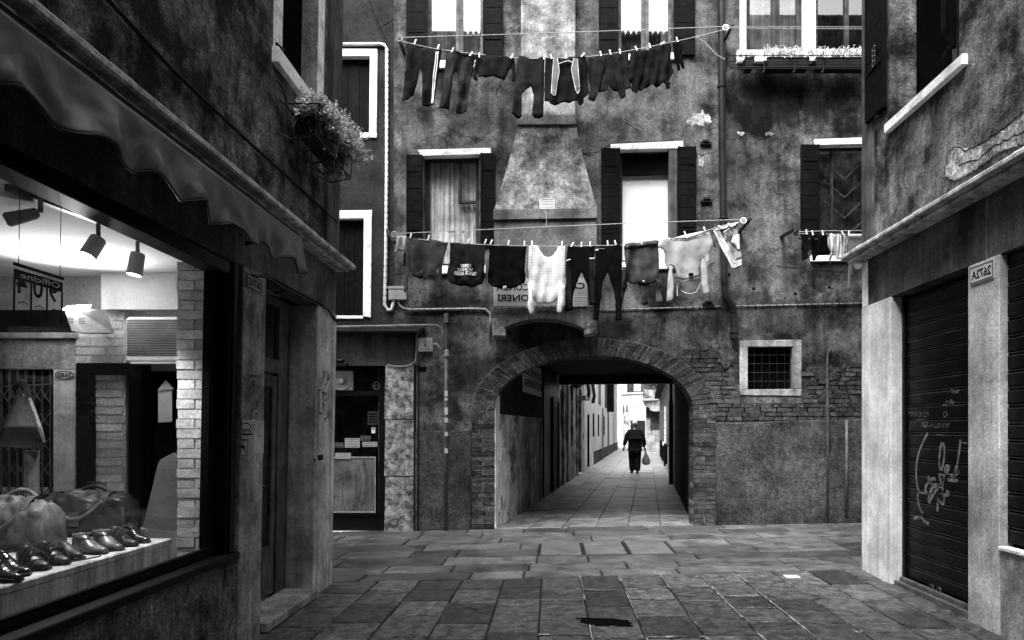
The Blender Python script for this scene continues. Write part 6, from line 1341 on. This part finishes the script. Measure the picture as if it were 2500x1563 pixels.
# display platform
M['board'] = mat('rough_sawn_board', .22, .5, 2.2, rough=.7, bump=.3, grain=.25, streak=.5, sstr=9)
ZP = .815; XP = -2.46
dpf = MB(); dpf.box(WD, -4.6, XP, 1.0, 4.64, ZP - .04, ZP); dpf.box(WD, -4.6, -2.9, 4.64, 5.15, ZP - .04, ZP); plat = dpf.build('display_platform', M['board'], bevel=.006, label='rough wooden display platform holding bags and shoes behind the glass', cat='platform')
k = MB(); k.box(WD, XP - .04, XP - .004, 1.0, 4.63, .50, ZP - .041); k.build('front_board', M['board'], plat)
k = MB(); k.box(WD, -4.6, XP - .3, 1.0, 4.6, .03, ZP - .041); k.build('base', M['void'], plat)
def duffel(nm, lb, m, c, L_, r, ang, seed):
    t = thing(nm, lb, 'bag', c, 'leather bags on the platform'); rr = random.Random(seed); ux = Vector((math.cos(ang), math.sin(ang), 0)); uy = Vector((-ux.y, ux.x, 0)); c = Vector(c)
    k = MB(); NU, NW = 30, 40; vs = []
    for i in range(NU + 1):
        u = -1 + 2 * i / NU; taper = 1 - .25 * abs(u) ** 10
        for j in range(NW):
            a = 2 * math.pi * j / NW; ca, sa = math.cos(a), math.sin(a); tv_ = max(0, sa); w_ = r * .80 * math.copysign(abs(ca) ** .55, ca) * (1 - .50 * tv_ ** 2); h_ = r * .95 * math.copysign(abs(sa) ** .6, sa) * (1 - .10 * math.cos(u * 5 + seed) * tv_ - .30 * abs(u) ** 5 * tv_)
            p = c + ux * (u * L_ / 2 * (1 + .06 * max(0, -math.sin(a)) - .10 * max(0, math.sin(a)))) + uy * w_ * (1 - .25 * max(0, sa)) + Vector((0, 0, r * .95 + h_))
            nz = mnoise.noise(Vector((u * 3 + seed, ca * 2, sa * 2))) + .6 * mnoise.noise(Vector((u * 7 + seed, ca * 4, sa * 5))); vs.append(p + (uy * ca + Vector((0, 0, sa * .8))) * nz * r * .20)
    k.add(vs, [(i * NW + j, i * NW + (j + 1) % NW, (i + 1) * NW + (j + 1) % NW, (i + 1) * NW + j) for i in range(NU) for j in range(NW)] + [tuple(range(NW)), tuple(NU * NW + j for j in range(NW))])
    k.build('body', m, t, smooth=True)
    for sd_, drop in ((-1, .35), (1, -.15)):
        k = MB(); pp_ = []
        for i in range(15):
            f_ = i / 14; a = math.pi * f_; pp_.append(c + ux * (-.27 * L_ + .54 * L_ * f_) + uy * sd_ * r * (.62 + .25 * math.sin(a)) + Vector((0, 0, r * (1.55 + (.55 if sd_ > 0 else -.75) * math.sin(a)))))
        k.tube(smoothp(pp_, 3), .014, 7); k.build('handle', M['leather_l'] if sd_ < 0 else m, t, smooth=True)
    for q in (-.27, .27):
        k = MB(); pp_ = [c + ux * q * L_ + uy * r * .80 * math.cos(a) * 1.02 + Vector((0, 0, r * .95 + r * .99 * math.sin(a))) for a in [math.pi * (-.15 - i * .1) * -1 - math.pi * .3 for i in range(1)] ]
        k.ribbon([c + ux * q * L_ - uy * (r * .84 * math.cos(a)) + Vector((0, 0, r * .95 + r * 1.0 * math.sin(a))) for a in [-.5 + i * .17 for i in range(18)]], .045, ux.cross(Vector((0, 0, 1)))); k.build('strap', m, t)
    k = MB(); k.box(lambda a, d, z: c + ux * a - uy * d + Vector((0, 0, z)), -.03, .03, r * .80, r * .87, r * .5, r * 1.1); k.build('buckle_tab', M['galv'], t)
    return t
duffel('leather_bag', 'dark glossy leather duffel bag lying on the platform', M['leather_d'], (-3.12, 4.78, ZP), .60, .150, R(6), 4)
duffel('leather_bag', 'pale tan leather bag at the left end of the platform', M['leather_l'], (-3.20, 4.22, ZP), .50, .160, R(8), 9)
def shoe(lb, c, ang, m, kind=0, L_=.27):
    c = Vector(c); ux = Vector((math.cos(ang), math.sin(ang), 0)); uy = Vector((-ux.y, ux.x, 0)); k = MB(); vs = []; NU, NW = 12, 14
    for i in range(NU + 1):
        u = i / NU; wd = .045 * (math.sin(math.pi * min(.98, .10 + .86 * u)) ** .5) * (1 if u > .45 else .86); hh = .035 + (.075 if kind != 1 else .045) * (1 - min(1, max(0, (u - .22) / .42))) + .018 * math.sin(math.pi * u)
        for j in range(NW):
            a = 2 * math.pi * j / NW; vs.append(c + ux * (u * L_ - L_ / 2) + uy * wd * math.cos(a) * (1 - .25 * max(0, math.sin(a))) + Vector((0, 0, max(.008, hh * .5 + hh * .5 * math.copysign(abs(math.sin(a)) ** .7, math.sin(a))))))
    k.add(vs, [(i * NW + j, i * NW + (j + 1) % NW, (i + 1) * NW + (j + 1) % NW, (i + 1) * NW + j) for i in range(NU) for j in range(NW)] + [tuple(range(NW)), tuple(NU * NW + j for j in range(NW))])
    o = k.build('shoe', m, smooth=True, label=lb, cat='shoe', group='shoes in a row on the platform')
    k = MB(); k.add([c + ux * (L_ * (u - .5)) + uy * w_ + Vector((0, 0, z)) for z in (0.001, .012) for u, w_ in ((0, -.03), (.5, -.036), (.85, -.046), (1.02, 0), (.85, .046), (.5, .036), (0, .03))], [tuple(range(7)), tuple(range(13, 6, -1))] + [(i, (i + 1) % 7, (i + 1) % 7 + 7, i + 7) for i in range(7)]); k.build('sole', M['black'], o)
    if kind == 2:
        k = MB()
        for u in (.35, .5, .65): k.tube([c + ux * L_ * (u - .5) + uy * .048 * math.cos(a) + Vector((0, 0, .03 + (.10 - .06 * u) * math.sin(a))) for a in [i * math.pi / 8 for i in range(9)]], .009)
        k.build('strap', m, o)
    if kind in (0, 3):
        k = MB(); k.tube([c + ux * (L_ * (-.28) + .055 * math.cos(a)) + uy * .033 * math.sin(a) + Vector((0, 0, .108 + .004 * math.cos(a))) for a in [i * math.pi / 8 for i in range(17)]], .006); k.build('collar', M['leather_l'] if kind == 3 else m, o)
    return o
M['leather_m'] = mat('brown_leather', .03, .11, 8, rough=.35, spec=.4, grit=.3)
gl_ = mat('patent_leather', .006, .012, 6, rough=.12, spec=.8)
for i, (x, y, an, m, kd, lb) in enumerate(((-2.56, 3.34, -20, gl_, 0, 'glossy black patent shoe at the very left of the platform'), (-2.62, 3.47, -15, gl_, 0, 'second glossy black shoe just behind the leftmost one'), (-2.62, 3.62, -25, M['leather_d'], 2, 'dark braided sandal next to the glossy black shoes'), (-2.62, 3.76, -20, M['leather_d'], 2, 'dark sandal with a long trailing strap in mid row'),
        (-2.64, 3.92, -30, M['leather_d'], 1, 'low brownish buckled sandal below the dark duffel bag'), (-2.62, 4.07, -15, M['leather_l'], 3, 'pale-collared strapped shoe with a buckle under the duffel bag'), (-2.60, 4.20, -25, M['leather_l'], 3, 'open pale-lined shoe third from the right end'), (-2.60, 4.34, -20, M['leather_d'], 2, 'woven dark shoe second from the right end'), (-2.60, 4.48, -25, gl_, 0, 'black ankle shoe at the right end of the platform'))):
    shoe(lb, (x, y, ZP), R(an), m if m != M['leather_l'] else M['leather_m'], kd, .225)
k = MB(); k.tube(smoothp([Vector((-2.55, 3.8, ZP + .004)), Vector((-2.5, 3.95, ZP + .004)), Vector((-2.54, 4.05, ZP + .006)), Vector((-2.5, 4.2, ZP + .004))]), .004); k.build('leather_strip', M['leather_d'], label='thin leather cord lying along the platform edge', cat='leather strip')

# ---------------------------------------------------------------- flower basket on the left house
M['leaf'] = mat('silvery_leaf', .5, .95, 22, rough=.7, grain=.3, island=.55); M['leafdark'] = mat('dark_leaf', .08, .25, 14, island=.4)
fb = thing('flower_basket', 'iron window basket of bushy sedum hanging on the left house', 'flower basket', LE(6.1, .1, 3.8))
k = MB(); k.box(LE, 5.62, 6.38, .09, .25, 3.84, 4.0); k.build('planter', M['iron'], fb, bevel=.01)
k = MB()
for d, z in ((.06, 4.02), (.32, 4.02), (.30, 3.78), (.12, 3.74)): k.tube([LE(5.5, d, z), LE(6.45, d, z)], .008)
for s in (5.5, 5.74, 5.98, 6.22, 6.45): k.tube([LE(s, .02, 4.05), LE(s, .06, 4.02), LE(s, .32, 4.02), LE(s, .30, 3.78), LE(s, .12, 3.74), LE(s, .01, 3.8)], .007)
k.tube(smoothp([LE(5.42, .02, 4.16), LE(5.44, .06, 4.12), LE(5.48, .08, 4.02), LE(5.46, .12, 3.94)]), .007); k.build('wire_frame', M['iron'], fb)
def sprig(mb, b, d, l, nl, w, rr):
    d = Vector(d).normalized(); u = d.orthogonal().normalized(); v = d.cross(u)
    mb.tube([b, b + d * l], .004, 3, False)
    for i in range(nl):
        t = (i + .5) / nl; a = i * 2.4 + rr.uniform(0, .5); o_ = (u * math.cos(a) + v * math.sin(a)); p = b + d * l * t; tip = p + (o_ * .8 + d * .5).normalized() * w * (1.15 - .6 * t); sd_ = o_.cross(d) * w * .22
        m_ = p.lerp(tip, .5); mb.add([p, m_ + sd_, tip, m_ - sd_], [(0, 1, 2, 3)])
rr = random.Random(21); k = MB(); k2 = MB()
for i in range(1150):
    s = rr.uniform(5.58, 6.42); f_ = (s - 5.58) / .84; sp_ = .35 + .55 * f_
    b = LE(s, rr.uniform(.10, .26), 3.99); d = Vector((rr.uniform(-.2, 1.1) * sp_ + .1, rr.uniform(-.5, .7), rr.uniform(-.25 * f_, 1.0)))
    l = rr.uniform(.10, .24) * (.6 + .5 * f_); b = b + d.normalized() * rr.uniform(0, .06); sprig(k, b, d, l, 13, .048, rr)
for i in range(260):
    s = rr.uniform(5.6, 6.42); sprig(k2, LE(s, rr.uniform(.1, .28), 3.97), Vector((rr.uniform(-.2, .8), rr.uniform(-.6, .6), rr.uniform(-.6, .6))), rr.uniform(.08, .18), 8, .035, rr)
for i in range(26):
    s = rr.uniform(6.0, 6.4); sprig(k2, LE(s, rr.uniform(.1, .3), 3.80), Vector((rr.uniform(-.1, .5), rr.uniform(-.3, .5), -1)), rr.uniform(.06, .16), 8, .025, rr)
fo = k.build('foliage', M['leaf'], fb, recalc=False); k2.build('inner_leaves', M['leafdark'], fo, recalc=False)

# ---------------------------------------------------------------- flower boxes at the upper right window
bx = thing('balcony_planter', 'iron window rack with dark boxes of pale flowers at the upper right window', 'planter', FA(3.8, .2, 6.9))
def pf(x, y, d): a, z = fa(x, y, d); return FA(a, d, z)
k = MB()
for y, d in ((136, .32), (149, .33), (164, .33), (168, .30)): k.tube([pf(1780, y, d), pf(2120, y, d)], .007)
for x in (1793, 1866, 1940, 2010): k.tube([pf(x, 126, .33), pf(x, 170, .34), pf(x - 3, 177, .34)], .009); k.tube([pf(x, 166, .33), pf(x, 168, .02)], .009)
for (x, y, sg_) in ((1778, 140, 1), (1783, 158, 1)): k.tube([pf(x + 5 * math.cos(a) * (1 - a / 9), y + 5 * math.sin(a) * (1 - a / 9), .32) for a in [i * .45 for i in range(16)]], .005)
k.build('iron_rack', M['iron'], bx)
for x0, x1 in ((1822, 1840), (1876, 1975), (1995, 2118)):
    kk = MB(); kk.pprism(FA, fa, [(x0 - 3, 138), (x1 + 3, 138), (x1, 166), (x0, 166)], .12, .30); kk.build('flower_box', M['iron'], bx, bevel=.01)
k = MB(); k3 = MB(); rr = random.Random(8)
def dens(x): return (1 if 1800 < x < 1845 else 1.7 if 1866 < x < 1962 else 1.0 if x < 1990 else 1.6)
for i in range(900):
    x = rr.uniform(1800, 2112)
    if rr.random() > dens(x) / 1.7 or 1846 < x < 1864: continue
    hpx = 12 if x < 1845 else (30 if 1866 < x < 1962 else 20 if x < 1992 else 28)
    b = pf(x, 138 - rr.uniform(-4, hpx * .35), rr.uniform(.10, .34)); d = Vector((rr.uniform(-.5, .5), rr.uniform(-.6, .2), rr.uniform(.1, 1))); l = rr.uniform(.02, .10) * hpx / 24
    sprig(k, b, d, l, 6, .026, rr)
    if rr.random() < .32:
        c = b + d.normalized() * l; k3.lathe([(.0, -.006), (rr.uniform(.014, .026), 0), (.0, .007)], c, (rr.uniform(-.3, .3), -.4, 1), 6)
M['petal'] = mat('pale_petal', .3, .5, 30, island=.3)
fo = k.build('foliage', M['leaf'], bx, recalc=False); k3.build('blossom', M['petal'], fo)
for p0, p1, p2, p3 in (((1842, 137), (1876, 137), (1872, 149), (1838, 149)), ((1991, 137), (2007, 137), (1998, 148), (1988, 148))): k = MB(); k.quad(pf(*p0, .10), pf(*p1, .10), pf(*p2, .30), pf(*p3, .30)); k.build('drip_tray', M['white'], bx)


# ---------------------------------------------------------------- graffiti
gn = Vector((1, 0, 0))
def rpt(x, y, d=-.126): s, z = ri(x, y, d); return RI(s, d, z)
G = zc(2180, 920, .25132)
gf = thing('graffiti', 'pale spray-painted tags and drips on the lower roller shutter slats', 'graffiti', rpt(2270, 1290))
def paint(name, strokes, wd, m='chalk', pt=rpt, Z_=G, nrm=gn, par=None):
    k = MB()
    for l in strokes: k.ribbon(smoothp([pt(*q) for q in Z_(l)], 4), wd, nrm)
    return k.build(name, M[m], par or gf)
paint('spray_stroke', [[(340, 545), (290, 640), (245, 760), (225, 900), (235, 1050), (250, 1110)], [(250, 1110), (240, 1160), (250, 1240), (290, 1330)], [(200, 1385), (230, 1365), (280, 1370), (310, 1410), (350, 1425)], [(480, 640), (460, 700), (450, 850), (470, 900), (490, 850), (500, 700), (485, 640)], [(655, 610), (645, 720), (625, 850)], [(625, 860), (600, 920), (640, 920), (590, 970)], [(500, 930), (515, 870), (545, 880), (520, 950), (600, 960)], [(450, 950), (470, 1030), (500, 970), (480, 1040)], [(530, 1000), (630, 1010)], [(350, 965), (345, 1010), (400, 985), (405, 1010)],
        [(330, 1040), (315, 1100), (340, 1140)], [(385, 1070), (360, 1130), (340, 1210)], [(440, 1080), (400, 1130), (350, 1230)], [(385, 1068), (480, 1072), (470, 1140)], [(520, 1110), (545, 1140), (500, 1150), (470, 1110)], [(440, 1180), (430, 1310)], [(440, 1190), (490, 1240), (495, 1160)]], .030)
paint('spray_stroke', [[(240, 1120), (300, 1130), (380, 1145)], [(330, 1035), (420, 1045), (490, 1060)], [(440, 945), (560, 965)], [(650, 640), (720, 645)]], .016)
paint('marker_tag', [[(150, 352), (205, 350)], [(185, 352), (180, 388)], [(205, 388), (222, 345), (238, 385)], [(212, 370), (234, 368)], [(250, 345), (280, 350), (262, 368), (275, 385), (248, 388)], [(290, 355), (315, 340), (285, 378), (325, 388)], [(325, 365), (335, 345), (350, 372)], [(175, 420), (165, 490), (162, 530)], [(240, 420), (215, 440), (200, 480)], [(240, 418), (300, 415)], [(330, 470), (285, 475), (280, 455), (320, 445), (340, 455), (300, 490), (385, 470)],
        [(385, 455), (370, 475), (395, 490)], [(410, 455), (400, 490), (430, 490)], [(440, 450), (435, 490), (465, 470), (440, 450)], [(480, 455), (500, 455), (480, 475), (500, 490)], [(510, 455), (525, 495), (548, 450), (510, 480)], [(420, 568), (455, 562), (490, 572)], [(505, 338), (488, 355), (500, 388), (522, 375), (520, 345), (505, 338)], [(510, 245), (535, 235), (505, 265), (480, 280), (540, 275)], [(545, 265), (565, 220), (570, 270)], [(575, 230), (580, 270), (600, 240)], [(560, 120), (575, 130)], [(580, 125), (575, 160), (600, 130), (595, 165)], [(610, 130), (600, 165), (635, 125), (620, 165), (650, 125)]], .006)
def lpt(x, y, d=.0165): s, z = le(x, y, d); return LE(s, d, z)
GP = zc(560, 850, .2314)
g2 = thing('graffiti', 'black marker scrawls and a circled tag on the stone pillar left of the shop door', 'graffiti', lpt(610, 1100))
paint('marker_tag', [[(210, 265), (225, 310), (240, 270)], [(245, 310), (250, 280), (270, 300), (285, 280)], [(290, 300), (305, 290), (315, 330)], [(245, 345), (265, 350), (250, 380), (268, 395)], [(255, 560), (250, 650), (265, 640)], [(275, 545), (272, 650)], [(295, 540), (292, 645), (300, 560)], [(220, 660), (240, 665), (235, 740), (215, 745)], [(265, 700), (300, 690), (295, 770)], [(285, 720), (270, 745)],
        [(160, 790), (200, 800), (235, 850), (230, 905), (170, 905), (135, 860), (140, 810), (160, 790)], [(130, 905), (180, 915), (250, 912)], [(150, 840), (165, 880), (180, 850), (190, 885)], [(195, 870), (215, 860), (205, 890)], [(240, 805), (265, 840), (260, 880)], [(115, 780), (120, 830)], [(130, 770), (133, 800)], [(120, 965), (195, 970)], [(165, 970), (140, 1000)], [(190, 975), (185, 1100), (150, 1060)]], .008, 'ink', lpt, GP, gn, g2)
paint('marker_blot', [[(120, 1030), (140, 1040), (168, 1050)]], .024, 'ink', lpt, GP, gn, g2)
g3 = thing('graffiti', 'black scribbled signature on the stone pillar right of the shop door', 'graffiti', lpt(790, 1000, .018))
paint('marker_tag', [[(1025, 215), (1045, 280), (1060, 310), (1030, 330)], [(990, 255), (1010, 250), (985, 330)], [(1035, 250), (1040, 340), (1010, 400), (1050, 330)], [(925, 325), (930, 370)], [(955, 320), (965, 420)], [(970, 310), (972, 400)], [(930, 450), (970, 445)], [(930, 450), (945, 560), (940, 670), (980, 690)], [(975, 480), (1010, 470), (985, 540)], [(990, 420), (1000, 500), (1030, 470), (1010, 560)], [(985, 590), (1010, 600)], [(1040, 430), (1045, 510), (1020, 560)], [(1000, 560), (990, 640)],
        [(1020, 650), (1030, 700), (1020, 770)], [(1045, 650), (1045, 740)], [(1060, 650), (1060, 720)], [(1075, 660), (1070, 730)], [(995, 750), (1015, 745), (1010, 790)]], .010, 'ink', lambda x, y: lpt(x, y, .0165), GP, gn, g3)
paint('torn_sticker', [[(935, 1160), (990, 1150)], [(900, 1165), (897, 1205)]], .05, 'ink', lambda x, y: lpt(x, y, .0165), GP, gn, g3)

# ---------------------------------------------------------------- the man walking away down the alley
def skin(name, verts, edges, m, par=None, sub=2, root=0):
    me = bpy.data.meshes.new(name); org = W(par) if par is not None else MAN
    me.from_pydata([MAN + Vector(v[:3]) - org for v in verts], edges, [])
    o = bpy.data.objects.new(name, me); COL.objects.link(o)
    if par is not None: o.parent = par
    else: o.location = org
    o.modifiers.new('skin', 'SKIN'); s_ = o.modifiers.new('sub', 'SUBSURF'); s_.levels = s_.render_levels = sub
    for i, v in enumerate(verts): me.skin_vertices[0].data[i].radius = (v[3], v[4] if len(v) > 4 else v[3]); me.skin_vertices[0].data[i].use_root = (i == root)
    dg = bpy.context.evaluated_depsgraph_get(); m2 = bpy.data.meshes.new_from_object(o.evaluated_get(dg)); o.modifiers.clear(); o.data = m2; m2.name = name
    m2.materials.clear(); m2.materials.append(m)
    for p in m2.polygons: p.use_smooth = True
    return o
mp_ = P(1550, 1154, 24.6); MAN = Vector((mp_.x, mp_.y, 0.0)); ks = 1.0
skm = mat('skin', .22, .32, 6, grain=.1); knit = mat('black_cardigan', .005, .010, 30); trm = mat('black_trousers', .004, .008, 30)
# body faces away (+Y); pelvis first, then spine, neck, head, arms, legs
bv = [(0, 0, .95, .15, .10), (0, .01, 1.15, .16, .11), (0, .02, 1.36, .17, .11), (0, .03, 1.50, .055), (0, .035, 1.58, .05), (0, .05, 1.66, .075, .085), (0, .05, 1.74, .07, .08),
      (-.19, .02, 1.43, .06), (-.30, .0, 1.17, .045), (-.37, .06, .93, .035), (.19, .02, 1.43, .06), (.29, -.02, 1.16, .045), (.34, .0, .90, .034),
      (-.10, 0, .88, .085), (-.09, .10, .50, .062), (-.09, .02, .10, .045), (.10, 0, .88, .085), (.09, -.02, .48, .06), (.06, -.12, .10, .045)]
be = [(0, 1), (1, 2), (2, 3), (3, 4), (4, 5), (5, 6), (2, 7), (7, 8), (8, 9), (2, 10), (10, 11), (11, 12), (0, 13), (13, 14), (14, 15), (0, 16), (16, 17), (17, 18)]
man = skin('person', bv, be, skm); tag(man, 'white-haired man in dark clothes walking away down the alley carrying a plastic bag', 'person')
cv = [(0, 0, .84, .235, .16), (0, -.01, 1.0, .245, .17), (0, -.015, 1.18, .25, .17), (0, .02, 1.36, .25, .16), (0, .05, 1.50, .13, .11),
      (-.21, .02, 1.40, .10), (-.27, .0, 1.28, .09), (-.33, -.02, 1.12, .078), (-.36, .04, .95, .062), (.21, .02, 1.40, .10), (.265, -.01, 1.28, .09), (.31, -.04, 1.12, .078), (.33, -.01, .94, .062)]
skin('cardigan', cv, [(0, 1), (1, 2), (2, 3), (3, 4), (3, 5), (5, 6), (6, 7), (7, 8), (3, 9), (9, 10), (10, 11), (11, 12)], knit, man, root=1)
tv = [(0, 0, .93, .205, .145), (-.11, .02, .80, .14, .135), (-.095, .09, .50, .118, .12), (-.09, .05, .25, .105, .11), (-.085, .02, .05, .105, .11), (.11, 0, .80, .14, .135), (.095, -.02, .49, .118, .12), (.085, -.08, .26, .105, .11), (.075, -.12, .06, .105, .11)]
skin('trousers', tv, [(0, 1), (1, 2), (2, 3), (3, 4), (0, 5), (5, 6), (6, 7), (7, 8)], trm, man)
for x, y in ((-.10, .02), (.065, -.12)): skin('shoe', [(x, y - .06, .04, .045, .04), (x, y + .05, .045, .05, .04), (x + (.02 if x > 0 else -.03), y + .17, .03, .045, .03)], [(0, 1), (1, 2)], M['black'], man)
skin('hair', [(0, .04, 1.79, .085, .095), (0, -.02, 1.74, .108, .085), (0, -.015, 1.665, .090, .06)], [(0, 1), (1, 2)], mat('white_hair', .6, .8, 40), man)
skin('shirt_collar', [(0, .03, 1.50, .072), (0, .03, 1.545, .066)], [(0, 1)], M['whiteplate'], man)
for sx in (-1, 1): skin('ear', [(sx * .082, .05, 1.69, .014, .022), (sx * .09, .045, 1.66, .014, .022)], [(0, 1)], skm, man, 1)
def hand(cx, cy, cz, sx, curl):
    vs = [(cx, cy, cz, .036, .022), (cx + sx * .005, cy + .01, cz - .075, .042, .02)]; es = [(0, 1)]
    for i, (dx, l) in enumerate(((-.032, .07), (-.011, .082), (.011, .077), (.031, .06))):
        n_ = len(vs); vs += [(cx + sx * .005 + dx * .9, cy + .012 + i * .004, cz - .10, .011), (cx + dx, cy + .018 + curl * .2, cz - .10 - l * .5, .010), (cx + dx, cy + .018 + curl, cz - .10 - l * (1 - abs(curl) * 6), .009)]; es += [(1, n_), (n_, n_ + 1), (n_ + 1, n_ + 2)]
    n_ = len(vs); vs += [(cx - sx * .045, cy + .02, cz - .04, .013), (cx - sx * .058, cy + .03, cz - .085, .011)]; es += [(0, n_), (n_, n_ + 1)]
    return skin('hand', vs, es, skm, man, 1)
hand(-.375, .06, .93, -1, .03); hand(.345, .0, .91, 1, -.05)
pbm = bpy.data.materials.new('thin_plastic'); pbm.use_nodes = True; b_ = pbm.node_tree.nodes['Principled BSDF']; b_.inputs['Base Color'].default_value = (.15, .15, .15, 1); b_.inputs['Roughness'].default_value = .35; b_.inputs['Transmission Weight'].default_value = .0
k = MB(); vs = []; NH, NA_ = 14, 20
for i in range(NH + 1):
    t_ = i / NH; z = .76 - .47 * t_; r = (.025 + .100 * min(1, max(0, (t_ - .12) / .5)) ** .8) * (1 if t_ < .88 else math.sqrt(max(0.05, 1 - ((t_ - .88) / .13) ** 2)))
    for j in range(NA_):
        a = 2 * math.pi * j / NA_; rr_ = r * (1 + .10 * math.sin(a * 5 + t_ * 6) * (1 - t_ * .5)); vs.append(MAN + Vector((.365 + .03 * t_ + rr_ * 1.1 * math.cos(a), -.0 + rr_ * .7 * math.sin(a), z)))
k.add(vs, [(i * NA_ + j, i * NA_ + (j + 1) % NA_, (i + 1) * NA_ + (j + 1) % NA_, (i + 1) * NA_ + j) for i in range(NH) for j in range(NA_)] + [tuple(range(NA_)), tuple(NH * NA_ + j for j in range(NA_))])
bg_ = k.build('plastic_bag', pbm, smooth=True, label='full plastic carrier bag hanging from the walking man\'s right hand', cat='bag')
k = MB()
for o_ in (-.012, .012): k.tube([MAN + Vector((.37 + o_, .0, .74)), MAN + Vector((.352 + o_, .0, .82)), MAN + Vector((.35, .0, .84))], .010, 6)
k.build('handle', pbm, bg_)
